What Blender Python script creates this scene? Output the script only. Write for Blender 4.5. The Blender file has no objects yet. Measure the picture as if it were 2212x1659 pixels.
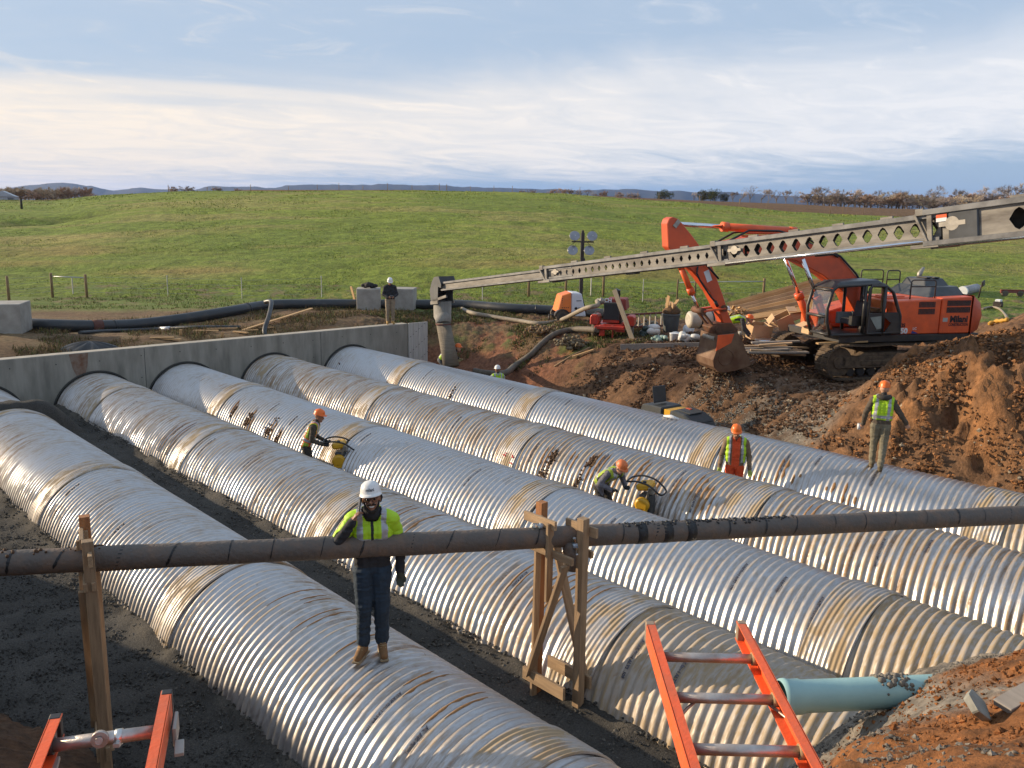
import bpy, bmesh, math, random
import numpy as np
from mathutils import Vector, Matrix, Euler, noise as mnoise
random.seed(7); np.random.seed(7)
SC = bpy.context.scene; COL = SC.collection
PI = math.pi; rad = math.radians
# ------------------------------------------------------------------ camera
# world axes: X runs across the five pipes, Y runs along them (away from the camera), Z = 0 is the gravel between them
FPX, CAMZ, PITCH, ROLL, HEAD = 865.0, 6.0, rad(11.1926), math.atan(.018), rad(43.137)
FW = Vector((math.sin(HEAD), math.cos(HEAD), 0)); RT = Vector((math.cos(HEAD), -math.sin(HEAD), 0)); UP = Vector((0, 0, 1))
vf = FW*math.cos(PITCH) - UP*math.sin(PITCH); vd = -UP*math.cos(PITCH) - FW*math.sin(PITCH)
cu = -(RT*math.sin(ROLL) + vd*math.cos(ROLL)); cx = vf.cross(cu); cx.normalize(); cu = cx.cross(vf)
cd = bpy.data.cameras.new('camera'); cam = bpy.data.objects.new('camera', cd); COL.objects.link(cam)
cam.matrix_world = Matrix(((cx.x, cu.x, -vf.x, 0), (cx.y, cu.y, -vf.y, 0), (cx.z, cu.z, -vf.z, CAMZ), (0, 0, 0, 1)))
cd.sensor_width = 36; cd.lens = 36*FPX/1024; cd.clip_start = .05; cd.clip_end = 60000
SC.camera = cam
# ------------------------------------------------------------------ sun, sky, exposure
SUN_AZ, SUN_EL = rad(60), rad(15.5)          # azimuth from -X towards +Y
SUN = Vector((-math.cos(SUN_AZ)*math.cos(SUN_EL), math.sin(SUN_AZ)*math.cos(SUN_EL), math.sin(SUN_EL)))
sl = bpy.data.lights.new('sun', 'SUN'); sl.energy = 4.5; sl.angle = rad(.55); sl.color = (1.0, .80, .56)
so = bpy.data.objects.new('sun', sl); COL.objects.link(so); so.rotation_euler = SUN.to_track_quat('Z', 'Y').to_euler()
SC.view_settings.view_transform = 'Standard'; SC.view_settings.look = 'None'; SC.view_settings.gamma = 1
SC.view_settings.use_curve_mapping = False; SC.view_settings.exposure = .56
W = bpy.data.worlds.new('World'); SC.world = W; W.use_nodes = True
def build_world():
    nt = W.node_tree; N = nt.nodes; L = nt.links; N.clear()
    def nd(t, **k):
        n = N.new(t)
        for a, b in k.items(): setattr(n, a, b)
        return n
    def mth(op, a, b=None, c=None, clamp=False):
        n = nd('ShaderNodeMath', operation=op); n.use_clamp = clamp
        for i, v in enumerate((a, b, c)):
            if v is None: continue
            if isinstance(v, (int, float)): n.inputs[i].default_value = v
            else: L.new(v, n.inputs[i])
        return n.outputs[0]
    def sstep(x, lo, hi):
        n = nd('ShaderNodeMapRange', interpolation_type='SMOOTHSTEP'); L.new(x, n.inputs[0])
        for i, v in ((1, lo), (2, hi), (3, 0), (4, 1)): n.inputs[i].default_value = v
        return n.outputs[0]
    out = nd('ShaderNodeOutputWorld'); bg = nd('ShaderNodeBackground'); bg.inputs[1].default_value = .10
    sky = nd('ShaderNodeTexSky', sky_type='NISHITA'); sky.sun_disc = False; sky.sun_elevation = SUN_EL
    sky.sun_rotation = math.atan2(SUN.x, SUN.y); sky.air_density = 1.0; sky.dust_density = 1.6; sky.ozone_density = 2.0; sky.altitude = 150
    tc = nd('ShaderNodeTexCoord'); sep = nd('ShaderNodeSeparateXYZ'); L.new(tc.outputs['Generated'], sep.inputs[0])
    X, Y, Z = sep.outputs
    # direction turned so that a points across the view (right) and b into it
    def dotv(v):
        n = nd('ShaderNodeVectorMath', operation='DOT_PRODUCT'); L.new(tc.outputs['Generated'], n.inputs[0]); n.inputs[1].default_value = v
        return n.outputs['Value']
    a = dotv(RT); b = dotv(FW)
    zc = mth('MAXIMUM', Z, 0.0)
    den = mth('ADD', zc, .10)
    pa = mth('DIVIDE', a, den); pb = mth('DIVIDE', b, den)
    comb = nd('ShaderNodeCombineXYZ'); L.new(mth('ADD', mth('MULTIPLY', pa, .62), mth('MULTIPLY', pb, .22)), comb.inputs[0]); L.new(mth('ADD', mth('MULTIPLY', pb, .80), mth('MULTIPLY', pa, -.34)), comb.inputs[1])
    n1 = nd('ShaderNodeTexNoise'); n1.inputs['Scale'].default_value = .62; n1.inputs['Detail'].default_value = 9; n1.inputs['Roughness'].default_value = .55; n1.inputs['Distortion'].default_value = .9
    L.new(comb.outputs[0], n1.inputs['Vector'])
    n2 = nd('ShaderNodeTexNoise'); n2.inputs['Scale'].default_value = 2.6; n2.inputs['Detail'].default_value = 10; n2.inputs['Roughness'].default_value = .62; n2.inputs['Distortion'].default_value = 1.6
    L.new(comb.outputs[0], n2.inputs['Vector'])
    f1 = n1.outputs['Fac']; f2 = n2.outputs['Fac']
    # a broad bank of high cloud over the fields, thin veils above and a grey-blue layer under it
    nz = mth('SUBTRACT', f1, .5); nz2 = mth('SUBTRACT', f2, .5)
    el = mth('ADD', mth('SUBTRACT', Z, mth('MULTIPLY', a, .055)), mth('ADD', mth('MULTIPLY', nz, .075), mth('MULTIPLY', nz2, .03)))
    eu = mth('ADD', mth('SUBTRACT', Z, mth('MULTIPLY', a, .045)), mth('ADD', mth('MULTIPLY', nz, .17), mth('MULTIPLY', nz2, .05)))
    up_ = mth('SUBTRACT', 1.0, mth('MULTIPLY', sstep(eu, .095, .175), .86))
    band = mth('MULTIPLY', sstep(el, .022, .066), up_)
    left = sstep(mth('MULTIPLY', a, -1.0), .02, .52)
    leftlow = mth('MULTIPLY', left, mth('SUBTRACT', 1.0, sstep(Z, .05, .13)))
    cov = mth('MULTIPLY', mth('MAXIMUM', band, mth('MULTIPLY', leftlow, .95)), mth('ADD', .38, mth('MULTIPLY', f2, 1.05)))
    high = mth('MULTIPLY', mth('MULTIPLY', sstep(f1, .45, .70), sstep(Z, .16, .30)), .55)
    cov = mth('MAXIMUM', cov, high)
    cov = mth('ADD', cov, mth('MULTIPLY', mth('MULTIPLY', sstep(f2, .52, .75), .28), sstep(Z, .05, .12)))
    cov = mth('MULTIPLY', mth('MINIMUM', cov, 1.0), .90, clamp=True)
    sd = dotv(Vector((SUN.x, SUN.y, 0)).normalized())
    warm = sstep(sd, -.2, .95)
    cm = nd('ShaderNodeMix', data_type='RGBA'); L.new(warm, cm.inputs[0]); cm.inputs[6].default_value = (6.6, 6.55, 6.6, 1); cm.inputs[7].default_value = (8.2, 6.9, 5.3, 1)
    hs = nd('ShaderNodeMix', data_type='RGBA'); hs.inputs[0].default_value = .84
    L.new(sky.outputs[0], hs.inputs[6]); hs.inputs[7].default_value = (2.9, 3.85, 5.15, 1)
    mx = nd('ShaderNodeMix', data_type='RGBA'); L.new(cov, mx.inputs[0]); L.new(hs.outputs[2], mx.inputs[6]); L.new(cm.outputs[2], mx.inputs[7])
    L.new(mx.outputs[2], bg.inputs[0]); L.new(bg.outputs[0], out.inputs[0])
build_world()
# ------------------------------------------------------------------ helpers: rays, tags, meshes, materials
S22 = 1024/2212.
def ray22(x, y):
    q = cx*((x*S22) - 512) - cu*((y*S22) - 384) + vf*FPX
    return q
def at_d(x, y, D):
    q = ray22(x, y); return Vector((0, 0, CAMZ)) + q*(D/q.dot(FW))
def at_z(x, y, z):
    q = ray22(x, y); return Vector((0, 0, CAMZ)) + q*((z-CAMZ)/q.z)
def cw(x, y):            # camera-aligned ground coordinates -> world
    v = RT*x + FW*y; return v.x, v.y
def tag(o, label=None, cat=None, group=None, kind=None):
    if label: o['label'] = label
    if cat: o['category'] = cat
    if group: o['group'] = group
    if kind: o['kind'] = kind
    return o
def thing(name, label, cat, loc=(0, 0, 0), rotz=0, group=None):
    o = bpy.data.objects.new(name, None); COL.objects.link(o); o.location = loc; o.rotation_euler = (0, 0, rotz)
    o.empty_display_size = .2
    return tag(o, label, cat, group)
def link(name, me, parent=None, loc=None, rot=None, scale=None):
    o = bpy.data.objects.new(name, me); COL.objects.link(o)
    if parent: o.parent = parent
    if loc is not None: o.location = loc
    if rot is not None: o.rotation_euler = rot
    if scale is not None: o.scale = scale
    return o
def copy_tree(o, parent=None):
    c = o.copy(); COL.objects.link(c); c.parent = parent
    for ch in list(o.children): copy_tree(ch, c)
    return c
class MB:
    "collects shapes for ONE mesh object"
    def __init__(s): s.v = []; s.f = []; s.m = []; s.sm = []; s.mi = 0; s.T = None
    def add(s, vs, fs, smooth=False):
        b = len(s.v)
        s.v += [tuple(s.T @ Vector(v)) if s.T else tuple(v) for v in vs]
        for f in fs: s.f.append(tuple(b+i for i in f)); s.m.append(s.mi); s.sm.append(smooth)
        return s
    def box(s, c, d, rot=None, taper=None):
        hx, hy, hz = d[0]/2, d[1]/2, d[2]/2
        R = Euler(rot).to_matrix() if rot is not None and not isinstance(rot, Matrix) else rot
        vs = []
        for z in (-1, 1):
            for x, y in ((-1, -1), (1, -1), (1, 1), (-1, 1)):
                k = taper if (taper and z > 0) else 1
                p = Vector((x*hx*k, y*hy*k, z*hz)); p = R @ p if R else p
                vs.append(p + Vector(c))
        return s.add(vs, [(3, 2, 1, 0), (4, 5, 6, 7), (0, 1, 5, 4), (1, 2, 6, 5), (2, 3, 7, 6), (3, 0, 4, 7)])
    def bar(s, a, b, w, h, up=(0, 0, 1)):
        a = Vector(a); b = Vector(b); d = b-a; L = d.length; d.normalize(); u = Vector(up)
        x = d.cross(u)
        if x.length < 1e-4: x = d.cross(Vector((1, 0, 0)))
        x.normalize(); u = x.cross(d)
        vs = [q + x*(i*w/2) + u*(j*h/2) for q in (a, b) for i, j in ((-1, -1), (1, -1), (1, 1), (-1, 1))]
        return s.add(vs, [(0, 1, 2, 3), (7, 6, 5, 4), (0, 4, 5, 1), (1, 5, 6, 2), (2, 6, 7, 3), (3, 7, 4, 0)])
    def tube(s, pts, r, n=8, caps=True, smooth=True, closed=False):
        P = [Vector(p) for p in pts]; k = len(P); R = r if isinstance(r, (list, tuple)) else [r]*k
        vs = []; prev = None
        for i in range(k):
            if closed: t = P[(i+1) % k]-P[i-1]
            else: t = P[min(i+1, k-1)]-P[max(i-1, 0)]
            t.normalize()
            if prev is None:
                x = t.orthogonal(); x.normalize()
            else:
                x = prev - t*prev.dot(t)
                if x.length < 1e-5: x = t.orthogonal()
                x.normalize()
            prev = x; y = t.cross(x)
            for j in range(n):
                an = 2*PI*j/n; vs.append(P[i] + (x*math.cos(an)+y*math.sin(an))*R[i])
        fs = []
        for i in range(k if closed else k-1):
            i2 = (i+1) % k
            for j in range(n): fs.append((i*n+j, i*n+(j+1) % n, i2*n+(j+1) % n, i2*n+j))
        s.add(vs, fs, smooth)
        if caps and not closed:
            b = len(s.v)-len(vs)
            s.f.append(tuple(b+j for j in range(n-1, -1, -1))); s.m.append(s.mi); s.sm.append(False)
            s.f.append(tuple(b+(k-1)*n+j for j in range(n))); s.m.append(s.mi); s.sm.append(False)
        return s
    def cyl(s, a, b, r, n=12, r2=None, smooth=True): return s.tube([a, b], [r, r if r2 is None else r2], n, True, smooth)
    def lathe(s, prof, n=24, T=None, smooth=True, sx=1, sy=1):
        vs = []; k = len(prof)
        for r, z in prof:
            for j in range(n):
                an = 2*PI*j/n; p = Vector((r*math.cos(an)*sx, r*math.sin(an)*sy, z)); vs.append(T @ p if T else p)
        fs = [(i*n+j, i*n+(j+1) % n, (i+1)*n+(j+1) % n, (i+1)*n+j) for i in range(k-1) for j in range(n)]
        if prof[-1][0] > 1e-4: fs.append(tuple((k-1)*n+j for j in range(n)))
        if prof[0][0] > 1e-4: fs.append(tuple(n-1-j for j in range(n)))
        return s.add(vs, fs, smooth)
    def prism(s, poly, y0, y1, T=None):
        "polygon in x,z extruded along y"
        n = len(poly); vs = [(x, y0, z) for x, z in poly] + [(x, y1, z) for x, z in poly]
        if T: vs = [T @ Vector(v) for v in vs]
        fs = [tuple(range(n)), tuple(range(2*n-1, n-1, -1))] + [(i, i+n, (i+1) % n+n, (i+1) % n) for i in range(n)]
        return s.add(vs, fs)
    def ball(s, c, r, n=10, sc=(1, 1, 1)):
        pr = [(max(1e-5, math.sin(PI*i/(n//2+2)))*1.0, -math.cos(PI*i/(n//2+2))) for i in range(n//2+3)]
        T = Matrix.Translation(Vector(c)) @ Matrix.Diagonal((r*sc[0], r*sc[1], r*sc[2], 1))
        return s.lathe(pr, n, T)
    def mesh(s, name, mats):
        me = bpy.data.meshes.new(name); me.from_pydata(s.v, [], s.f)
        for m in (mats if isinstance(mats, (list, tuple)) else [mats]): me.materials.append(m)
        me.polygons.foreach_set('material_index', s.m); me.polygons.foreach_set('use_smooth', s.sm); me.update()
        return me
    def build(s, name, mats, parent=None, bevel=0, fix=True, **k):
        me = s.mesh(name, mats)
        if fix:
            bm = bmesh.new(); bm.from_mesh(me); bmesh.ops.recalc_face_normals(bm, faces=bm.faces)
            if bevel:
                bmesh.ops.bevel(bm, geom=[e for e in bm.edges if len(e.link_faces) == 2 and e.calc_face_angle(0) > .6], offset=bevel, segments=1, affect='EDGES', clamp_overlap=True)
            bm.to_mesh(me); bm.free()
        return link(name, me, parent, **k)
MATS = {}
def mat(name, col, rough=.6, metal=0., var=.25, scale=3., bump=0., bscale=25., col2=None, lo=.35, hi=.65, stretch=None, spec=.5, detail=6, rnd=0.):
    if name in MATS: return MATS[name]
    m = bpy.data.materials.new(name); m.use_nodes = True; nt = m.node_tree; N = nt.nodes; L = nt.links
    b = N['Principled BSDF']; b.inputs['Roughness'].default_value = rough; b.inputs['Metallic'].default_value = metal; b.inputs['Specular IOR Level'].default_value = spec
    tc = N.new('ShaderNodeTexCoord'); src = tc.outputs['Object']
    if stretch:
        mp = N.new('ShaderNodeMapping'); mp.inputs['Scale'].default_value = stretch; L.new(src, mp.inputs[0]); src = mp.outputs[0]
    n = N.new('ShaderNodeTexNoise'); n.inputs['Scale'].default_value = scale; n.inputs['Detail'].default_value = detail; n.inputs['Roughness'].default_value = .6; L.new(src, n.inputs['Vector'])
    mr = N.new('ShaderNodeMapRange'); L.new(n.outputs['Fac'], mr.inputs[0]); mr.inputs[1].default_value = lo; mr.inputs[2].default_value = hi
    mx = N.new('ShaderNodeMix'); mx.data_type = 'RGBA'; L.new(mr.outputs[0], mx.inputs[0])
    c2 = col2 if col2 else tuple(c*(1-var) for c in col)
    mx.inputs[6].default_value = (*col, 1); mx.inputs[7].default_value = (*c2, 1)
    o = mx.outputs[2]
    if rnd:
        oi = N.new('ShaderNodeObjectInfo'); r = N.new('ShaderNodeMapRange'); L.new(oi.outputs['Random'], r.inputs[0]); r.inputs[3].default_value = 1-rnd; r.inputs[4].default_value = 1+rnd*.6
        h = N.new('ShaderNodeVectorMath'); h.operation = 'SCALE'; L.new(o, h.inputs[0]); L.new(r.outputs[0], h.inputs['Scale']); o = h.outputs[0]
    L.new(o, b.inputs['Base Color'])
    if bump:
        nb = N.new('ShaderNodeTexNoise'); nb.inputs['Scale'].default_value = bscale; nb.inputs['Detail'].default_value = 5; L.new(src, nb.inputs['Vector'])
        bp = N.new('ShaderNodeBump'); bp.inputs['Strength'].default_value = bump; bp.inputs['Distance'].default_value = .02; L.new(nb.outputs['Fac'], bp.inputs['Height']); L.new(bp.outputs[0], b.inputs['Normal'])
    MATS[name] = m; return m
def glassy(name, col=(.8, .85, .85), rough=.05, alpha=.25):
    if name in MATS: return MATS[name]
    m = bpy.data.materials.new(name); m.use_nodes = True; N = m.node_tree.nodes; L = m.node_tree.links
    t = N.new('ShaderNodeBsdfTransparent'); t.inputs[0].default_value = (.86, .9, .88, 1); g = N.new('ShaderNodeBsdfGlossy'); g.inputs[0].default_value = (*col, 1); g.inputs[1].default_value = rough
    fr = N.new('ShaderNodeFresnel'); fr.inputs[0].default_value = 1.5; ad = N.new('ShaderNodeMath'); ad.operation = 'ADD'; ad.inputs[1].default_value = alpha; L.new(fr.outputs[0], ad.inputs[0])
    mx = N.new('ShaderNodeMixShader'); L.new(ad.outputs[0], mx.inputs[0]); L.new(t.outputs[0], mx.inputs[1]); L.new(g.outputs[0], mx.inputs[2]); L.new(mx.outputs[0], N['Material Output'].inputs[0])
    MATS[name] = m; return m
def text_mesh(txt, size, mname, m, bold=0., extrude=0.):
    cu_ = bpy.data.curves.new('txt', 'FONT'); cu_.body = txt; cu_.size = size; cu_.offset = bold; cu_.extrude = extrude; cu_.align_x = 'CENTER'; cu_.align_y = 'CENTER'; cu_.resolution_u = 3
    o = bpy.data.objects.new('txt', cu_); COL.objects.link(o); dg = bpy.context.evaluated_depsgraph_get()
    me = bpy.data.meshes.new_from_object(o.evaluated_get(dg)); bpy.data.objects.remove(o); bpy.data.curves.remove(cu_)
    me.name = mname; me.materials.clear(); me.materials.append(m); return me
# numpy value noise
def _h(ix, iy, s):
    n = (ix.astype(np.int64)*374761393 + iy.astype(np.int64)*668265263 + s*1442695041) & 0x7fffffff
    n = ((n ^ (n >> 13))*1274126177) & 0x7fffffff
    return ((n ^ (n >> 16)) & 0xffff)/65535.
def vn(x, y, s=0):
    x = np.asarray(x, float); y = np.asarray(y, float)
    ix = np.floor(x); iy = np.floor(y); fx = x-ix; fy = y-iy; fx = fx*fx*(3-2*fx); fy = fy*fy*(3-2*fy)
    a = _h(ix, iy, s); b = _h(ix+1, iy, s); c = _h(ix, iy+1, s); d = _h(ix+1, iy+1, s)
    return (a*(1-fx)+b*fx)*(1-fy)+(c*(1-fx)+d*fx)*fy
def fbm(x, y, o=4, s=0, g=.5):
    t = 0; a = 1; n = 0
    for i in range(o): t = t+a*vn(x*2**i+17.3*i, y*2**i-9.1*i, s+i); n += a; a *= g
    return t/n*2-1
def sst(x, a, b):
    t = np.clip((np.asarray(x, float)-a)/(b-a), 0, 1); return t*t*(3-2*t)
class RBF:
    def __init__(s, pts, k=1e-3):
        P = np.array(pts, float); s.c = P[:, :2]; n = len(P)
        r = np.linalg.norm(s.c[:, None]-s.c[None], axis=2); A = np.zeros((n+3, n+3)); A[:n, :n] = r + np.eye(n)*-k
        A[:n, n] = 1; A[:n, n+1:] = s.c; A[n, :n] = 1; A[n+1:, :n] = s.c.T
        s.w = np.linalg.solve(A, np.concatenate([P[:, 2], [0, 0, 0]])); s.n = n
    def __call__(s, x, y):
        x = np.asarray(x, float); y = np.asarray(y, float); o = s.w[s.n]+s.w[s.n+1]*x+s.w[s.n+2]*y
        for i in range(s.n): o = o + s.w[i]*np.hypot(x-s.c[i, 0], y-s.c[i, 1])
        return o
def grid_mesh(name, X, Y, Z, m, mask=None, cols=None, smooth=True):
    ny, nx = X.shape; V = np.stack([X.ravel(), Y.ravel(), Z.ravel()], 1)
    i = np.arange(ny*nx).reshape(ny, nx); F = np.stack([i[:-1, :-1], i[:-1, 1:], i[1:, 1:], i[1:, :-1]], -1).reshape(-1, 4)
    if mask is not None: F = F[mask.reshape(-1)]
    return np_mesh(name, V, F, m, smooth, cols)
def np_mesh(name, V, F, m, smooth=False, cols=None):
    me = bpy.data.meshes.new(name); k = F.shape[1]
    me.vertices.add(len(V)); me.vertices.foreach_set('co', np.asarray(V, np.float32).ravel())
    me.loops.add(F.size); me.loops.foreach_set('vertex_index', F.astype(np.int32).ravel())
    me.polygons.add(len(F)); me.polygons.foreach_set('loop_start', np.arange(0, F.size, k, dtype=np.int32)); me.polygons.foreach_set('loop_total', np.full(len(F), k, np.int32))
    me.polygons.foreach_set('use_smooth', np.full(len(F), smooth)); me.update(calc_edges=True)
    if cols is not None:
        a = me.color_attributes.new('tint', 'FLOAT_COLOR', 'POINT'); a.data.foreach_set('color', np.asarray(cols, np.float32).ravel())
    for mm in (m if isinstance(m, list) else [m]): me.materials.append(mm)
    return me
def tint_mat(name, rough=.9, bump=.5, bscale=30., vscale=8., var=.5, dist=.03):
    "ground: the colour of each patch comes from the mesh, grain and clods from noise"
    m = bpy.data.materials.new(name); m.use_nodes = True; N = m.node_tree.nodes; L = m.node_tree.links; b = N['Principled BSDF']
    b.inputs['Roughness'].default_value = rough; b.inputs['Specular IOR Level'].default_value = .25
    at = N.new('ShaderNodeAttribute'); at.attribute_name = 'tint'; tc = N.new('ShaderNodeTexCoord')
    n = N.new('ShaderNodeTexNoise'); n.inputs['Scale'].default_value = vscale; n.inputs['Detail'].default_value = 8; n.inputs['Roughness'].default_value = .7; L.new(tc.outputs['Object'], n.inputs['Vector'])
    mr = N.new('ShaderNodeMapRange'); L.new(n.outputs['Fac'], mr.inputs[0]); mr.inputs[1].default_value = .3; mr.inputs[2].default_value = .7; mr.inputs[3].default_value = 1-var; mr.inputs[4].default_value = 1+var
    sc = N.new('ShaderNodeVectorMath'); sc.operation = 'SCALE'; L.new(at.outputs['Color'], sc.inputs[0]); L.new(mr.outputs[0], sc.inputs['Scale']); L.new(sc.outputs[0], b.inputs['Base Color'])
    nb = N.new('ShaderNodeTexNoise'); nb.inputs['Scale'].default_value = bscale; nb.inputs['Detail'].default_value = 8; nb.inputs['Roughness'].default_value = .65; L.new(tc.outputs['Object'], nb.inputs['Vector'])
    bp = N.new('ShaderNodeBump'); bp.inputs['Strength'].default_value = bump; bp.inputs['Distance'].default_value = dist; L.new(nb.outputs['Fac'], bp.inputs['Height']); L.new(bp.outputs[0], b.inputs['Normal'])
    MATS[name] = m; return m
def scatter(name, pts, sizes, m, kind='rock', cols=None, flat=.7):
    "many little stones or clods as one mesh"
    n = len(pts); base = np.array([[1, 0, 0], [-1, 0, 0], [0, 1, 0], [0, -1, 0], [0, 0, 1], [0, 0, -1]], float)
    fb = np.array([[0, 2, 4], [2, 1, 4], [1, 3, 4], [3, 0, 4], [2, 0, 5], [1, 2, 5], [3, 1, 5], [0, 3, 5]])
    an = np.random.rand(n)*2*PI; ca, sa = np.cos(an), np.sin(an)
    B = base[None]*(.6+.8*np.random.rand(n, 6, 1)); B = B*np.array([1, 1, flat])
    t = np.random.rand(n)*.9; ct, st_ = np.cos(t), np.sin(t)
    y = B[..., 1]*ct[:, None]-B[..., 2]*st_[:, None]; z = B[..., 1]*st_[:, None]+B[..., 2]*ct[:, None]; x = B[..., 0]
    x2 = x*ca[:, None]-y*sa[:, None]; y2 = x*sa[:, None]+y*ca[:, None]
    V = np.stack([x2, y2, z], -1)*np.asarray(sizes)[:, None, None] + np.asarray(pts)[:, None]
    F = (fb[None]+6*np.arange(n)[:, None, None]).reshape(-1, 3)
    c = None if cols is None else np.repeat(np.concatenate([cols, np.ones((n, 1))], 1), 6, 0)
    return link(name, np_mesh(name, V.reshape(-1, 3), F, m, False, c))
def blades(name, pts, h, w, m, cols, lean=.5, wind=(0, 0)):
    n = len(pts); P = np.asarray(pts); an = np.random.rand(n)*2*PI; d = np.stack([np.cos(an), np.sin(an)], 1)
    an2 = np.random.rand(n)*2*PI; le = lean*np.random.rand(n)
    tip = P+np.stack([np.cos(an2)*le*h+wind[0]*h, np.sin(an2)*le*h+wind[1]*h, h*(1-.3*le)], 1)
    w2 = np.asarray(w)[:, None]*d; a = P.copy(); a[:, :2] -= w2; b = P.copy(); b[:, :2] += w2
    mid = P*.45+tip*.55; mid[:, 2] += .12*h; m1 = mid.copy(); m1[:, :2] -= w2*.7; m2 = mid.copy(); m2[:, :2] += w2*.7
    V = np.stack([a, b, m2, m1, tip], 1).reshape(-1, 3)
    o = 5*np.arange(n)[:, None]; F = np.concatenate([o+np.array([0, 1, 2]), o+np.array([0, 2, 3]), o+np.array([3, 2, 4])], 0)
    return link(name, np_mesh(name, V, F, m, False, np.repeat(np.concatenate([cols, np.ones((n, 1))], 1), 5, 0)))
# ------------------------------------------------------------------ the land
PIPES = [5.2, 8.4, 11.15, 14.25, 17.45]; PR = 1.22; AXZ = 1.0-PR; WALL_Y = 27.5; WALL_Z = 1.65
HORZ = lambda px: (203.6 + .018*px*S22)/S22
_fx = np.array([-600, 0, 120, 230, 400, 900, 1200, 1313, 1500, 1693, 1870, 2212, 3000.])
_fy = np.array([436, 433, 434, 424, 417, 416, 422, 431, 442, 459, 467, 480, 500.])
_gx = np.array([-600, 0, 400, 540, 900, 1000, 1300, 1500, 1693, 1826, 1990, 2212, 3000.])
_gy = np.array([438, 437, 420, 412.5, 413, 418, 426, 435.5, 442, 449, 454, 460, 470.])
def px_of(t): return (t*FPX/math.cos(PITCH)*.985+512)/S22
def z_at(px, py, D): return CAMZ - (py-HORZ(px))*S22/FPX*D*1.02
def meadow_z(x, y):          # camera-aligned coordinates
    D = np.maximum(y, 1e-3); t = np.clip(x/D, -2.2, 2.2); px = px_of(t)
    zc = z_at(px, np.interp(px, _fx, _fy), 140.); z2 = z_at(px, np.interp(px, _gx, _gy), 260.)
    zf = np.interp(px, [-500, 100, 1200, 1540, 2300], [1.1, .95, 1.3, 1.2, 1.3])
    s = np.clip((D-48)/92., 0, 1); z = zf+(zc-zf)*np.sin(s*PI/2)**.95
    s2 = np.clip((D-140)/120., 0, 1); z = np.where(D > 140, zc+(z2-zc)*s2, z)
    z = np.where(D > 260, z2-(np.minimum(D, 900)-260)*.012, z)
    # a shallow drainage fold on the left of the field
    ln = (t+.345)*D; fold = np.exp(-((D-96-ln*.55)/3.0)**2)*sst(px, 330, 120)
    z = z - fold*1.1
    return z
P_ = [(6, 28.3, 1.1), (10, 28.3, 1.2), (14, 28.3, 1.3), (18, 28.3, 1.35), (20.3, 28.6, 1.3), (0, 28.3, 1.1), (-6, 28.3, 1.3), (3, 31, 1.5), (-3, 33, 1.6),
 (7, 32, 1.62), (12, 33.6, 1.25), (18, 35.1, 1.62), (21.5, 32.0, 1.62), (24.5, 29.8, 1.6), (27.9, 27.3, 1.55), (11, 30, 1.55), (15.5, 30.5, 1.5), (9.2, 30.2, 1.35),
 (4, 40, 1.35), (11.3, 49.7, 1.05), (14, 52, .95), (35, 36, 1.3), (38, 33, 1.35), (42.6, 28.6, 1.2), (20, 42, 1.15), (-10, 40, 1.3), (28, 36, 1.25),
 (26.5, 12.7, 1.25), (24.2, 12.5, 1.25), (22.6, 14.8, 1.4), (29.7, 9.9, 1.25), (25.7, 16.4, 1.5), (26.1, 19.4, 1.55), (25.3, 21.5, 1.42), (27, 25.4, 1.5), (28.3, 15.9, 1.45), (33, 14.5, 1.35), (36, 20, 1.3), (34, 28, 1.3), (42, 11, 1.4), (45, 0, 1.4), (23.6, 17.5, 1.35), (23.6, 20, 1.3), (24.4, 24.0, 1.45),
 (23.2, 27.6, 1.2), (22.4, 24.2, .5), (21.8, 27, .3), (21.2, 22, -.3), (20.7, 24.5, -.55), (20.6, 27, -.6), (21.4, 19, -.2), (21.2, 16, .0), (21.0, 13, .0), (20.4, 20, -.6), (20.3, 17, -.7), (20.1, 14, -.6), (22.5, 21, .75), (22.4, 18, .75), (22.3, 16, .8), (22.2, 12.5, .75),
 (18.7, 26, -.7), (18.7, 20, -.8), (18.7, 14, -.7), (18.6, 10.5, -.2), (19.6, 11.5, -.1), (20.8, 11.3, .55),
 (18.8, 9.2, .15), (20, 10.2, .6), (21.6, 10.7, .95), (23.6, 10.2, 1.3), (20, 8, 1.6), (21, 7.2, 2.8), (22.3, 6.5, 3.6), (22.4, 8.4, 3.0), (22.6, 9.6, 2.25), (21.6, 9.4, 1.75), (18.9, 7, .35), (19.3, 6.4, 1.0), (18.8, 4, .4), (20, 4, 2.1), (22, 3, 3.8), (18.8, 0, .5), (22, 0, 3.8), (25, 5, 3.3), (27, 6.2, 2.2), (29.6, 7.2, 2.2), (28, 2, 3.0), (31.3, 8.0, 2.75), (33, 7, 3.2), (34.6, 9.5, 3.1), (37, 8, 2.9), (31.5, 5, 3.1), (35.5, 12.4, 2.0), (30.6, 11.7, 1.35), (32.6, 10.9, 1.8), (24.6, 8.3, 2.0), (27, 9, 1.3),
 (-1.2, 14, 3.5), (-1.2, 18, 3.4), (-1.2, 22, 2.9), (-1.2, 10, 3.3), (-1.5, 27, 2.4), (1.4, 18, -.2), (1.2, 22, -.1), (1.4, 14, -.3), (1.6, 10, -.4), (3, 25, -.5), (1.6, 26.5, -.3), (-5, 20, 3.0), (-6, 10, 3.2), (2, 6.5, -.3), (-1, 6, 2.0), (-3, 4, 3.6)]
for yy in (0, 3, 6, 9, 13, 17, 21, 25):
    for xx in (5.2, 9.6, 14.2): P_.append((xx, yy, -1.6))
for yy in (6, 12, 18, 24): P_ += [(3.2, yy, -.9), (16.8, yy, -1.6)]
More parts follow.
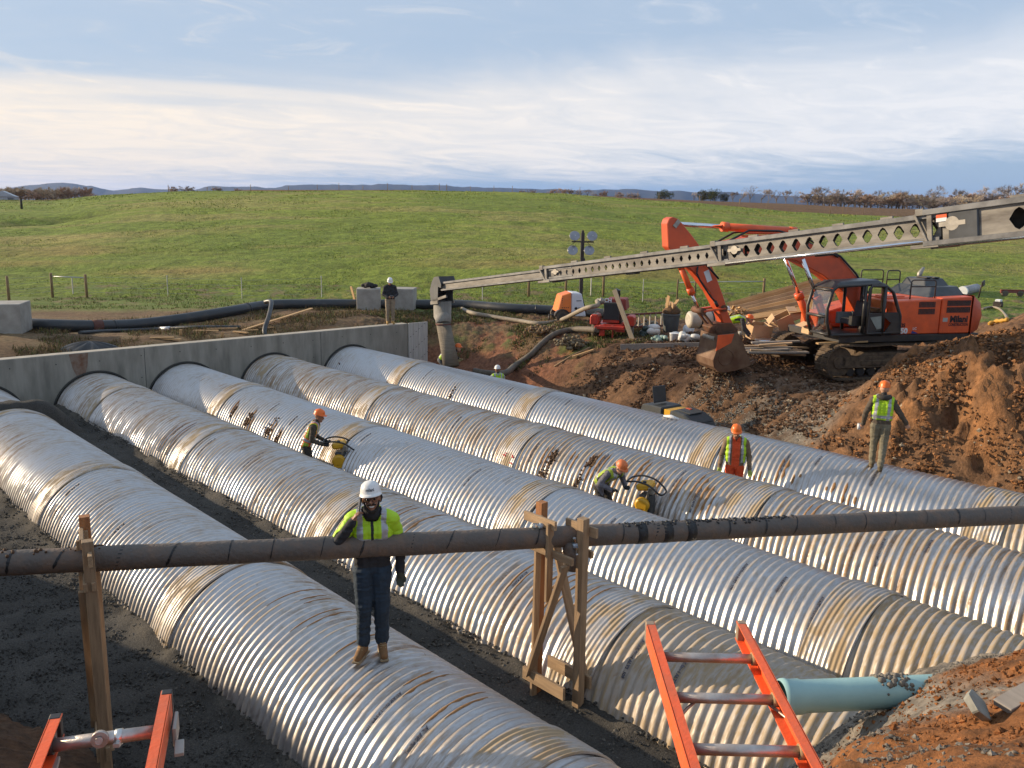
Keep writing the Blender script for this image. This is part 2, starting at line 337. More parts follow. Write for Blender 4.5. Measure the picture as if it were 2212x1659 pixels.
P_ += [(55, 16, 1.4), (60, 5, 1.6), (50, 26, 1.3), (3.4, 1, -1.2), (17, 0, -1.5), (12, -4, -1.6), (5, -6, 0), (14, -9, 0), (24, -9, 3), (-8, -6, 4)]
SITE = RBF(P_)
def ground_z(px, py):
    "smooth height of the ground at world x, y"
    px = np.asarray(px, float); py = np.asarray(py, float)
    x = px*RT.x+py*RT.y; y = px*FW.x+py*FW.y
    w = sst(y, 38, 50); zs = SITE(px, py); zm = meadow_z(x, y)
    back = (py > WALL_Y+.45) & (px < 21)
    return zs*(1-w)+zm*w
def gz(x, y): return float(ground_z(np.array([x]), np.array([y]))[0])
def at_g(x, y, d0=3., dz=0.):
    "where the ray through an image point meets the ground"
    q = ray22(x, y); q = q/q.dot(FW); d = d0
    D = np.arange(d0, 160, .1); X = q.x*D; Y = q.y*D; Z = CAMZ+q.z*D
    g = ground_z(X, Y)+dz; i = np.argmax(Z < g)
    return Vector((X[i], Y[i], g[i]-dz))
MEADOWC = dict(green=(.172, .222, .034), dry=(.30, .255, .085), brown=(.165, .095, .045))
def lerp(a, b, t): t = np.asarray(t)[..., None]; return a*(1-t)+b*t
C = lambda *a: np.array(a, float)
def build_land():
    # --- bare, dug-up ground of the site
    xs = np.concatenate([np.arange(-12, 18.4, .30), np.arange(18.4, 35, .085), np.arange(35, 64, .3)]); ys = np.concatenate([np.arange(-8, 4, .3), np.arange(4, 30, .095), np.arange(30, 56, .28)])
    X, Y = np.meshgrid(xs, ys); Z = ground_z(X, Y)
    cyy = X*FW.x+Y*FW.y; cxx = X*RT.x+Y*RT.y
    rough = sst(X, 18.6, 20.0)*(1-sst(Y, 30, 34)); site = 1-sst(cyy, 40, 47)
    n1 = fbm(X*.55, Y*.55, 5, 3); n2 = fbm(X*2.1, Y*2.1, 4, 11); n3 = np.abs(fbm(X*5, Y*5, 3, 23)); n4 = fbm(X*1.1+3, Y*1.1, 4, 31)
    mound = sst(X, 18.5, 20)*(1-sst(Y, 8.6, 11))*(1-sst(X, 28, 31))
    tracks = np.sin((Y*1.9+X*.7+n1*1.2)*5.2)*sst(X, 20.5, 21.5)*(1-sst(X, 24.5, 26))*sst(Y, 10.5, 12)*(1-sst(Y, 16.5, 18.5))
    Z = Z + rough*(n1*.14+n2*.12+(n3-.25)*.22)*(.6+.7*mound) + (1-rough)*site*(n2*.05+n1*.06) + tracks*.028 + (1-site)*n2*.04
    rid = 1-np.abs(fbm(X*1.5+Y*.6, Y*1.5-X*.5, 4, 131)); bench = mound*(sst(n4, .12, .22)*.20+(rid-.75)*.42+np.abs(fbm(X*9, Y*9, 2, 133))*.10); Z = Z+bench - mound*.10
    lx, ly = X-20.5, Y-7.0; ta = (lx*-.53+ly*-.85); ts = lx*-.85+ly*.53+.12*fbm(X*2, Y*2, 2, 141)
    cut = sst(ts, .0, .10)*np.exp(-(np.clip(ts, 0, 9)/.75)**2)*sst(ta, -.15, .1)*(1-sst(ta, 1.5, 1.9)); Z = Z-cut*.55
    # the pit floor stays under the gravel
    pit = (X > 2.4) & (X < 18.6) & (Y < 27.7); Z = np.where(pit, np.minimum(Z, -.45), Z)
    Z = np.where((Y > 27.0) & (Y < 28.0) & (X < 20.6), np.minimum(Z, 1.15), Z)
    dark = C(.070, .038, .021); brown = C(.160, .088, .046); orange = C(.310, .142, .055); grey = C(.235, .205, .165); straw = C(.200, .142, .072); green = C(.085, .115, .028); red = C(.190, .080, .043)
    c = np.broadcast_to(brown, X.shape+(3,)).copy()
    c = lerp(c, dark, sst(n1+.6*n4, -.05, .4)*rough)
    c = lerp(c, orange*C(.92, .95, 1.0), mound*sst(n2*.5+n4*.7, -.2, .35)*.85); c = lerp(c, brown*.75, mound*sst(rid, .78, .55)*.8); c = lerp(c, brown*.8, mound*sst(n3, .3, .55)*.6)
    wallbank = sst(Y, 19.5, 22)*sst(X, 20.3, 21)*(1-sst(X, 25.5, 27)); c = lerp(c, red, wallbank*.9)
    zg = ground_z(X, Y); veg = wallbank*sst(zg, .35, 1.0)*sst(n2+n1, -.35, .15); c = lerp(c, straw*.75, veg*.75); c = lerp(c, green, wallbank*sst(zg, .3, 1.0)*sst(n2*.8-n1, .12, .5)*.8)
    gp = np.exp(-((X-20.4-(Y-11)*.15)/1.1)**2)*sst(Y, 9.6, 10.4)*(1-sst(Y, 14.2, 16.2)); gp = np.maximum(gp, np.exp(-((X-22.3)/1.6)**2-((Y-12.0)/1.6)**2)*.8)
    c = lerp(c, grey*.85, np.clip(gp*1.0*sst(n2+n4, -.4, .35), 0, 1))
    behind = sst(Y, 27.6, 28.2)*(1-sst(X, 21.5, 24)); c = lerp(c, straw*.85, behind*(.35+.5*sst(n2, -.3, .3))); c = lerp(c, brown*.75, behind*sst(n4, -.1, .35)*.75)
    gz_ = sst(cyy, 36.5, 41.5)*sst(n2*.5+n1*.5+(cyy-39.5)*.12, -.3, .2); lawn = C(.125, .165, .03)*1.0+0*X[..., None]
    lawn = lerp(lawn, straw, sst(n4*.7+n2*.5, .02, .42)*.8); c = lerp(c, lawn, gz_)
    bank = 1-sst(X, 2.2, 3.2); c = lerp(c, brown*.6, bank)
    keep = np.ones((X.shape[0]-1, X.shape[1]-1), bool)
    near = (X*FW.x+Y*FW.y)[:-1, :-1] < -4
    # nothing of the site sheet in the lap of the near bank
    nb = (np.abs(cxx[:-1, :-1]) < 12) & (cyy[:-1, :-1] < 3.0); keep &= ~nb
    keep &= ~(cyy[:-1, :-1] > 51)
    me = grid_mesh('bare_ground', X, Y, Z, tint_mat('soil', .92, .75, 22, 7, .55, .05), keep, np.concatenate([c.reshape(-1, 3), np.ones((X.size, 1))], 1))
    tag(link('bare_ground', me), kind='structure')
    # --- meadow: polar sheet from the edge of the site to the far farmland
    th = np.linspace(rad(-62), rad(62), 720); d = np.concatenate([np.linspace(46, 150, 400), np.linspace(151, 275, 120), np.geomspace(280, 9000, 50)])
    T, Dd = np.meshgrid(th, d); xx = np.tan(T)*Dd; yy = Dd
    Zm = meadow_z(xx, yy); wx = xx*RT.x+yy*FW.x; wy = xx*RT.y+yy*FW.y
    Zb = ground_z(wx, wy); Zm = np.where(yy < 51.5, Zb-.10*(yy < 48), Zm)
    n1 = fbm(wx*.045, wy*.045, 5, 5); n2 = fbm(xx*.10, yy*.35, 4, 8); n3 = fbm(wx*.6, wy*.6, 3, 15); n4 = fbm(xx*.03, yy*.12, 3, 44)
    Zm = Zm + (n3*.07+fbm(wx*.22, wy*.22, 2, 9)*.12)*sst(yy, 50, 56)*(1-sst(yy, 150, 300))
    g, dr, br = (C(*MEADOWC[k]) for k in ('green', 'dry', 'brown'))
    c = np.broadcast_to(g, xx.shape+(3,)).copy()
    c = lerp(c, g*1.15+C(.03, .015, 0), sst(n1, -.2, .4)*.6)
    mid = np.exp(-((yy-82)/26)**2)
    c = lerp(c, dr, np.clip(sst(n2*.8+n1*.4+mid*.25, .15, .6)*.62, 0, 1))
    px = px_of(xx/yy); c = lerp(c, dr*1.15, sst(n4+.9*np.exp(-((yy-112)/16)**2)*sst(px, 1150, 1700)*.6, .38, .6)*.62)
    c = lerp(c, dr*C(1.05, .8, .8), sst(n4+.25*np.exp(-((yy-58)/7)**2), .3, .5)*.5*sst(yy, 49, 52)*(1-sst(yy, 64, 74)))
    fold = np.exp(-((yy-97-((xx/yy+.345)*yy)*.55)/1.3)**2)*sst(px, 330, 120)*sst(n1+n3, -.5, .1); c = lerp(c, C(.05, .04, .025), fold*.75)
    far = sst(yy, 141, 143); c = lerp(c, br*(1+.25*n2[..., None]), far); c = lerp(c, C(.12, .14, .05), sst(yy, 300, 500)); c = lerp(c, C(.16, .15, .04), sst(px, 230, 60)*sst(yy, 118, 128)*(1-sst(yy, 140, 142))*.8)
    m = tint_mat('turf', .95, 1.0, 3.2, 1.1, .5, .35)
    keep = np.ones((len(d)-1, len(th)-1), bool)
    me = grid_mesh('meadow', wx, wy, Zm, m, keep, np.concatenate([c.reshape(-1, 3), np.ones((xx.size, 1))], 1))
    tag(link('meadow', me), kind='structure')
    # grass tussocks that stand out of the meadow
    n = 110000; y = 47+98*np.random.rand(n)**1.35; t = np.tan(np.random.uniform(rad(-33), rad(33), n)); x = t*y
    wx_, wy_ = x*RT.x+y*FW.x, x*RT.y+y*FW.y; k = fbm(wx_*.25, wy_*.25, 3, 77)+.5*fbm(x*.1, y*.35, 2, 8); sel = k > -.1
    x, y, wx_, wy_, k = (q[sel] for q in (x, y, wx_, wy_, k)); z = ground_z(wx_, wy_)-.02
    h = (.02+.055*np.random.rand(len(x)))*(1+(y-47)/70); w = h*(.22+.3*np.random.rand(len(x)))
    dryk = (np.random.rand(len(x)) < .28)[:, None]; cc = np.where(dryk, C(.30, .27, .085), C(.172, .222, .034))*(.75+.5*np.random.rand(len(x), 1))
    blade_m = tint_mat('grass_blades', .9, 0, 10, 3, .2)
    tag(blades('meadow_grass', np.stack([wx_, wy_, z], 1), h, w, blade_m, cc, .9), kind='stuff')
    # dry weeds on the bank behind the headwall and on the slope beside it
    def weeds(name, n, fx, h0, cols, wid=.012):
        x, y = fx(n); z = ground_z(x, y)-.03; h = h0*(.4+.9*np.random.rand(len(x)))
        cc = np.array(cols)[np.random.randint(0, len(cols), len(x))]*(.6+.7*np.random.rand(len(x), 1))
        tag(blades(name, np.stack([x, y, z], 1), h, np.full(len(x), wid)*(1+np.random.rand(len(x))*1.2), blade_m, cc, 1.5), kind='stuff')
    def f1(n):
        x = np.random.uniform(-1, 23, n); y = np.random.uniform(28.2, 37, n); k = fbm(x*.8, y*.8, 3, 51); s = k > -.12; return x[s], y[s]
    weeds('dry_weeds', 70000, f1, .20, [(.24, .165, .08), (.17, .11, .055), (.11, .075, .04), (.09, .12, .03)], .006)
    def f2(n):
        x = np.random.uniform(20.8, 27, n); y = np.random.uniform(19.5, 31, n); z = ground_z(x, y); k = fbm(x*.9, y*.9, 3, 61); s = (k+.25*(z-.9) > -.02) & (z > .15); return x[s], y[s]
    weeds('bank_weeds', 36000, f2, .15, [(.15, .105, .05), (.10, .13, .035), (.075, .10, .025), (.20, .15, .075)], .009)
    def f3(n):
        x = np.random.uniform(-3, 46, n); y = np.random.uniform(22, 52, n); cyy = x*FW.x+y*FW.y; k = fbm(x*.5, y*.5, 3, 71); s = (cyy > 40.5) & (cyy < 52) & (k > -.2); return x[s], y[s]
    weeds('fence_line_grass', 70000, f3, .15, [(.12, .165, .03), (.10, .145, .025), (.24, .185, .075), (.17, .17, .05)], .010)
    # clods on mound and bank
    n = 34000; x = np.random.uniform(18.7, 28, n); y = np.random.uniform(-1, 20, n); k = fbm(x*1.2, y*1.2, 3, 81)
    s = (k > -.25) & ~((y > 11) & (x < 20.6)); x, y = x[s], y[s]; z = ground_z(x, y)+.02
    mo = (y < 10.4); sz = .022+.05*np.random.rand(len(x))**4+.02*np.random.rand(len(x)); cols = np.where((mo & (np.random.rand(len(x)) < .7))[:, None], C(.27, .125, .05), C(.11, .062, .035))*(.6+.7*np.random.rand(len(x), 1))
    pale = np.random.rand(len(x)) < .05; cols[pale] = C(.30, .25, .18)
    tag(scatter('soil_clods', np.stack([x, y, z+fbm(x*.55, y*.55, 5, 3)*.14+fbm(x*2.1, y*2.1, 4, 11)*.12], 1), sz, MATS['soil'], cols=cols), kind='stuff')
    n = 16000; x = np.random.normal(21.0, 1.1, n); y = np.random.uniform(10.2, 15.5, n); s = (x > 19.2) & (fbm(x, y, 3, 5) > -.2); x, y = x[s], y[s]
    z = ground_z(x, y)+fbm(x*.55, y*.55, 5, 3)*.08+fbm(x*2.1, y*2.1, 4, 11)*.07-.02
    tag(scatter('spilled_gravel', np.stack([x, y, z], 1), .012+.022*np.random.rand(len(x)), MATS['soil'], cols=C(.30, .27, .22)*(.35+.9*np.random.rand(len(x), 1))), kind='stuff')
    # --- gravel bed between the pipes
    xs = np.arange(1.2, 18.9, .06); ys = np.concatenate([np.arange(-1.5, 14, .06), np.arange(14, 27.5, .10)]); X, Y = np.meshgrid(xs, ys)
    base = np.interp(X, [1, 4, 5.2, 6.9, 8.4, 9.8, 11.1, 12.7, 14.2, 15.9, 17.4, 18.6, 19], [.02, .03, .1, .14, 0, -.22, -.2, -.2, -.25, -.3, -.3, -.4, -.5])
    dist = np.min(np.abs(np.stack([X-p for p in PIPES])), 0)
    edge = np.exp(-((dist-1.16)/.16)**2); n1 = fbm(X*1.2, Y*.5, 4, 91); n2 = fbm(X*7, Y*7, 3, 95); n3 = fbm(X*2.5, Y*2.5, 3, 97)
    Z = base + edge*(.10+.07*n3) + n1*.045 + n2*.018 + n3*.012
    st = np.sin((np.hypot(X-1.2, Y-4.2))*9)*.008*(X < 4); Z = Z+st
    Z = np.where(X > 18.0, Z-(X-18.0)*.35, Z)
    stub = np.exp(-((Y-24.05)/.62)**4)*np.exp(-((X-5.2)/1.5)**4)*1.13; Z = np.maximum(Z, stub+n3*.06)
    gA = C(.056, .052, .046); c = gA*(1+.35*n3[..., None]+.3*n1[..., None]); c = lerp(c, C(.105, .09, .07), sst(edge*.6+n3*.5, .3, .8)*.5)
    keep = (X[:-1, :-1] > 1.35)
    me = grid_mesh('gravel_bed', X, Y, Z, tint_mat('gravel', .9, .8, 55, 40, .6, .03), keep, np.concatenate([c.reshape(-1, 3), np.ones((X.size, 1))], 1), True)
    tag(link('gravel_bed', me), kind='structure')
    n = 36000; x = np.empty(n); y = -1+27*np.random.rand(n)**1.5; pi = np.random.randint(0, 5, n); sd = np.where(np.random.rand(n) < .62, -1, 1)
    x = np.array(PIPES)[pi]+sd*(1.10+.55*np.random.rand(n)**1.6)
    z = np.interp(x, [1, 4, 5.2, 6.9, 8.4, 9.8, 11.1, 12.7, 14.2, 15.9, 17.4, 18.6, 19], [.02, .03, .1, .14, 0, -.22, -.2, -.2, -.25, -.3, -.3, -.4, -.5])
    dd = np.abs(x-np.array(PIPES)[pi]); z = z+np.exp(-((dd-1.16)/.16)**2)*.13+fbm(x*1.2, y*.5, 4, 91)*.045; s = (fbm(x*2, y*2, 3, 97) > -.25) & ((x < 18) | (y < 3))
    x, y, z = x[s], y[s], z[s]; sz = .011+.022*np.random.rand(len(x))**2
    tag(scatter('loose_stones', np.stack([x, y, z], 1), sz, MATS['gravel'], cols=C(.095, .088, .076)*(.45+1.0*np.random.rand(len(x), 1))), kind='stuff')
    n = 16000; x = np.random.uniform(1.5, 4.1, n); y = np.random.uniform(3, 18, n); z = .03+fbm(x*1.2, y*.5, 4, 91)*.045
    tag(scatter('pit_floor_stones', np.stack([x, y, z], 1), .009+.02*np.random.rand(n)**3, MATS['gravel'], cols=C(.07, .066, .06)*(.4+.9*np.random.rand(n, 1))), kind='stuff')
    # --- near bank the camera stands on (camera-aligned grid)
    B = [(x, y, 4.22) for x in (-7, -3, 0, 2, 5, 9) for y in (-3, 0, 1.3)] + [(-2.3, 4.0, 1.75), (-2.1, 3.2, 2.6), (-3, 6, .6), (-5, 5, 2.4), (-1.5, 4.6, .2), (-1.2, 3.0, 1.9), (-2.4, 5.2, .4), (0, 2.1, 3.2), (0, 3.4, .8), (0, 4.4, -.9), (1, 4.5, -.9), (1, 2.9, 1.9), (1.5, 4.0, 1.5), (2.1, 5, 2.48), (2.0, 4.0, 2.9), (2.9, 5, 2.56), (2.6, 5.9, 2.05), (3.5, 6.4, 2.05), (4.1, 7, 2.12), (5, 8, 1.7), (6, 7, 2.3), (1.7, 5.5, .9), (1.3, 5.4, -.6), (2.1, 6.2, .9), (2.5, 7.3, .55), (3.0, 7.0, 1.25), (3.9, 7.7, 1.55), (4.6, 8.5, 1.05), (3.4, 8.5, .5), (1.5, 7, -1), (-.5, 6, -1.2), (2.5, 9.5, -.8), (4.5, 10.5, .1), (6.5, 9.8, .85), (8, 9, 1.6), (9, 11, .3)]
    R2 = RBF(B); xs = np.arange(-7, 9, .045); ys = np.arange(-3, 11, .045); x, y = np.meshgrid(xs, ys); Z = R2(x, y)
    n1 = fbm(x*1.3, y*1.3, 5, 101); n2 = fbm(x*6, y*6, 4, 105); n3 = np.abs(fbm(x*14, y*14, 2, 107)); lump = np.clip(fbm(x*3, y*3, 3, 111), 0, 1)
    Z = Z+(n1*.10+n2*.04+n3*.03+lump*.10)*sst(y, 1.5, 2.4)
    c = np.broadcast_to(C(.245, .100, .034), x.shape+(3,)).copy(); c = lerp(c, C(.13, .06, .026), sst(n1+n2, .0, .5)*.8)
    greyk = sst(x+.35*n1, 2.6, 2.95)*(1-sst(x*.55+.4*n1, 2.1, 2.4))*sst(y, 5.7, 6.3)+sst(y+.4*n1, 7.3, 7.7)*sst(x, 2.2, 2.6); greyk = np.maximum(np.clip(greyk, 0, 1), (1-sst(x-.28*(y-5)+.2*n1, 1.75, 2.0))*sst(x, 1.2, 1.4)*.9)
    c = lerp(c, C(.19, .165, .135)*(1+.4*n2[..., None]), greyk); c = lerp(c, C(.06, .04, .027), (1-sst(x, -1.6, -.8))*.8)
    keep = (Z[:-1, :-1] > -.7)
    wx, wy = x*RT.x+y*FW.x, x*RT.y+y*FW.y
    me = grid_mesh('near_bank', wx, wy, Z, MATS['soil'], keep, np.concatenate([c.reshape(-1, 3), np.ones((x.size, 1))], 1)); tag(link('near_bank', me), kind='structure')
    n = 9000; x = np.random.uniform(1.6, 6, n); y = np.random.uniform(4.2, 8.6, n); z = R2(x, y)+fbm(x*1.3, y*1.3, 5, 101)*.10+np.clip(fbm(x*3, y*3, 3, 111), 0, 1)*.1+.01
    gk = (x < 2.9) | (y > 7.3); cols = np.where(gk[:, None], C(.20, .175, .145), C(.25, .10, .034))*(.5+.8*np.random.rand(n, 1)); s = z > .4
    tag(scatter('bank_stones', np.stack([x*RT.x+y*FW.x, x*RT.y+y*FW.y, z], 1)[s], (.008+.024*np.random.rand(n)**3)[s], MATS['soil'], cols=cols[s]), kind='stuff')
    # --- low mountains far away
    th = np.linspace(rad(-60), rad(60), 500); X_, Y_, Z_ = [], [], []
    pxs = px_of(np.tan(th)); ry = np.interp(pxs, [-700, 0, 30, 90, 150, 200, 250, 310, 345, 400, 480, 540, 580, 640, 690, 725, 780, 900, 1060, 1250, 1330, 1390, 1450, 1600, 1740, 1900, 2600], [402, 414, 408, 400, 399, 404, 412, 407, 411, 412, 405, 405.5, 408.5, 404, 402.5, 399.5, 402, 404, 407, 412, 411.5, 414.5, 415.5, 421, 431, 436, 445])
    Dm = 7000.
    zr = z_at(pxs, ry, Dm) + (fbm(th*60, th*0, 4, 3))*14
    rows = []
    for k, (dd, f) in enumerate([(5000, -.25), (5600, .15), (6300, .62), (6800, .93), (7000, 1.), (7600, .7), (8500, -.2)]):
        z = zr*f if f > 0 else np.full_like(zr, f*60); z = z+(fbm(th*90+k, th*0+k, 3, 7)*16*(0 < f < 1))
        rows.append(np.stack([np.tan(th)*dd*RT.x+dd*FW.x, np.tan(th)*dd*RT.y+dd*FW.y, z], 1))
    A = np.array(rows); hm = mat('hill_wood', (.040, .048, .045), .95, 0, .35, .004, detail=8, col2=(.065, .062, .055))
    tag(link('hills', grid_mesh('hills', A[..., 0], A[..., 1], A[..., 2], hm)), kind='structure')
    hz = bpy.data.materials.new('haze_air'); hz.use_nodes = True; N = hz.node_tree.nodes; N.remove(N['Principled BSDF'])
    v = N.new('ShaderNodeVolumePrincipled'); v.inputs['Color'].default_value = (.20, .42, 1, 1); v.inputs['Density'].default_value = 4.2e-5; v.inputs['Anisotropy'].default_value = .2
    hz.node_tree.links.new(v.outputs[0], N['Material Output'].inputs['Volume'])
    mb = MB(); top = float(A[..., 2].max())+25; mb.box((0, 0, (top-70)/2), (26000, 26000, top+70)); h = mb.build('haze', hz); tag(h, kind='stuff')
build_land()
# ------------------------------------------------------------------ five corrugated culvert pipes and the headwall
def pipe_material(name, dirt, seed, muddy=0.):
    m = bpy.data.materials.new(name); m.use_nodes = True; N = m.node_tree.nodes; L = m.node_tree.links; b = N['Principled BSDF']
    tc = N.new('ShaderNodeTexCoord'); oi = N.new('ShaderNodeObjectInfo')
    add = N.new('ShaderNodeVectorMath'); add.operation = 'ADD'; L.new(tc.outputs['Object'], add.inputs[0])
    sc = N.new('ShaderNodeVectorMath'); sc.operation = 'SCALE'; sc.inputs[0].default_value = (7, 31, 13); L.new(oi.outputs['Random'], sc.inputs['Scale']); L.new(sc.outputs[0], add.inputs[1])
    def ns(stretch, scale, detail=7, rough=.6, dist=0.):
        mp = N.new('ShaderNodeMapping'); mp.inputs['Scale'].default_value = stretch; L.new(add.outputs[0], mp.inputs[0])
        n = N.new('ShaderNodeTexNoise'); n.inputs['Scale'].default_value = scale; n.inputs['Detail'].default_value = detail; n.inputs['Roughness'].default_value = rough; n.inputs['Distortion'].default_value = dist; L.new(mp.outputs[0], n.inputs['Vector']); return n.outputs['Fac']
    def rng(x, a, c, lo=0., hi=1.):
        r = N.new('ShaderNodeMapRange'); L.new(x, r.inputs[0]); r.inputs[1].default_value = a; r.inputs[2].default_value = c; r.inputs[3].default_value = lo; r.inputs[4].default_value = hi; return r.outputs[0]
    def mul(a, c, op='MULTIPLY'):
        n = N.new('ShaderNodeMath'); n.operation = op; n.use_clamp = True
        for i, v in enumerate((a, c)):
            if isinstance(v, float): n.inputs[i].default_value = v
            else: L.new(v, n.inputs[i])
        return n.outputs[0]
    streak = ns((.55, 8.5, .55), 1.5, 8, .6); patch = ns((.9, .45, .9), 1.1, 4); fine = ns((1, 1, 1), 26, 5, .7); drip = ns((2.2, 9, 2.2), 3.2, 6, .6)
    # clay smears run round the barrel along the corrugations
    mud = mul(rng(streak, .56-dirt*.07, .74-dirt*.07), rng(patch, .55-dirt*.15, .72-dirt*.15))
    mud = mul(mul(mud, rng(fine, .25, .5)), .9)
    film = mul(rng(drip, .40, .72), rng(patch, .34, .62), 'MULTIPLY')
    film = mul(film, .52+.34*dirt+muddy)
    sx = N.new('ShaderNodeVectorMath'); sx.operation = 'MULTIPLY'; L.new(tc.outputs['Object'], sx.inputs[0]); sx.inputs[1].default_value = (1, 0, 1)
    ln = N.new('ShaderNodeVectorMath'); ln.operation = 'LENGTH'; L.new(sx.outputs[0], ln.inputs[0])
    ridge = mul(rng(ln.outputs['Value'], PR-.013, PR-.001), rng(ns((1.3, 3.5, 1.3), 1.3, 6, .65), .56-.10*dirt, .68-.10*dirt))
    film = mul(film, mul(ridge, .5+.5*dirt), 'MAXIMUM')
    if muddy: film = mul(film, muddy*.8, 'ADD')
    speck = rng(ns((1, 1, 1), 9, 3), .70, .74); mud = mul(mud, mul(speck, .5), 'MAXIMUM')
    col = N.new('ShaderNodeMix'); col.data_type = 'RGBA'; L.new(fine, col.inputs[0]); col.inputs[6].default_value = (.43, .425, .43, 1); col.inputs[7].default_value = (.60, .59, .585, 1)
    mc = N.new('ShaderNodeMix'); mc.data_type = 'RGBA'; L.new(rng(streak, .5, .75), mc.inputs[0]); mc.inputs[6].default_value = (.30, .20, .11, 1); mc.inputs[7].default_value = (.24, .12, .045, 1)
    fc = N.new('ShaderNodeMix'); fc.data_type = 'RGBA'; L.new(film, fc.inputs[0]); L.new(col.outputs[2], fc.inputs[6]); fc.inputs[7].default_value = (.36, .27, .165, 1)
    c2 = N.new('ShaderNodeMix'); c2.data_type = 'RGBA'; L.new(mud, c2.inputs[0]); L.new(fc.outputs[2], c2.inputs[6]); L.new(mc.outputs[2], c2.inputs[7]); L.new(c2.outputs[2], b.inputs['Base Color'])
    mt = mul(mul(mud, film, 'MAXIMUM'), 1.0, 'MULTIPLY'); inv = N.new('ShaderNodeMath'); inv.operation = 'SUBTRACT'; inv.inputs[0].default_value = .93; inv.use_clamp = True; L.new(mt, inv.inputs[1]); L.new(inv.outputs[0], b.inputs['Metallic'])
    rr = mul(rng(fine, .3, .7, .29, .43), mul(mt, .5), 'ADD'); L.new(rr, b.inputs['Roughness'])
    nb = N.new('ShaderNodeBump'); nb.inputs['Strength'].default_value = .12; nb.inputs['Distance'].default_value = .006; L.new(ns((1, 1, 1), 4, 3), nb.inputs['Height']); L.new(nb.outputs[0], b.inputs['Normal'])
    return m
PITCHC = .127; SECT = 6.1; ARC = rad(112)
def pipe_r(u, th): 
    k = (u - 5*PITCHC*th/(2*PI))
    r = PR-.016+.016*np.cos(2*PI*k/PITCHC)
    f = (k/(5*PITCHC)) % 1.0; return r - .006*np.exp(-((f-.5)/.012)**2) + .005*np.exp(-((f-.47)/.012)**2)
def barrel_mesh(name, length, rf, step, m, na=104, lip=0.):
    u = np.arange(0, length+1e-6, step); th = np.linspace(-ARC, ARC, na); U, T = np.meshgrid(u, th, indexing='ij'); Rr = rf(U, T)
    X = np.sin(T)*Rr; Z = np.cos(T)*Rr; Y = U
    if lip:      # rolled edge: close the end with a short inward ring
        for e in (0, -1):
            pass
        X = np.concatenate([(np.sin(th)*(Rr[0]-lip))[None], X, (np.sin(th)*(Rr[-1]-lip))[None]]); Z = np.concatenate([(np.cos(th)*(Rr[0]-lip))[None], Z, (np.cos(th)*(Rr[-1]-lip))[None]]); Y = np.concatenate([Y[:1], Y, Y[-1:]])
    return grid_mesh(name, X, Y, Z, m, smooth=True)
def curved_print(txt, size, r_off=.0045):
    me = text_mesh(txt, size, 'ink_print', mat('black_ink', (.02, .02, .03), .6, 0, .4, 40, col2=(.10, .10, .13)), bold=.003)
    xs = [v.co.x for v in me.vertices]; x0 = min(xs)
    for v in me.vertices:
        th = -.42-(v.co.x-x0)/PR; u = -v.co.y; r = float(pipe_r(np.array(.0635*0+u+5*PITCHC*th/(2*PI)), np.array(th)))
        u2 = u+5*PITCHC*th/(2*PI)
        v.co = (math.sin(th)*(r+r_off), u2, math.cos(th)*(r+r_off))
    return me
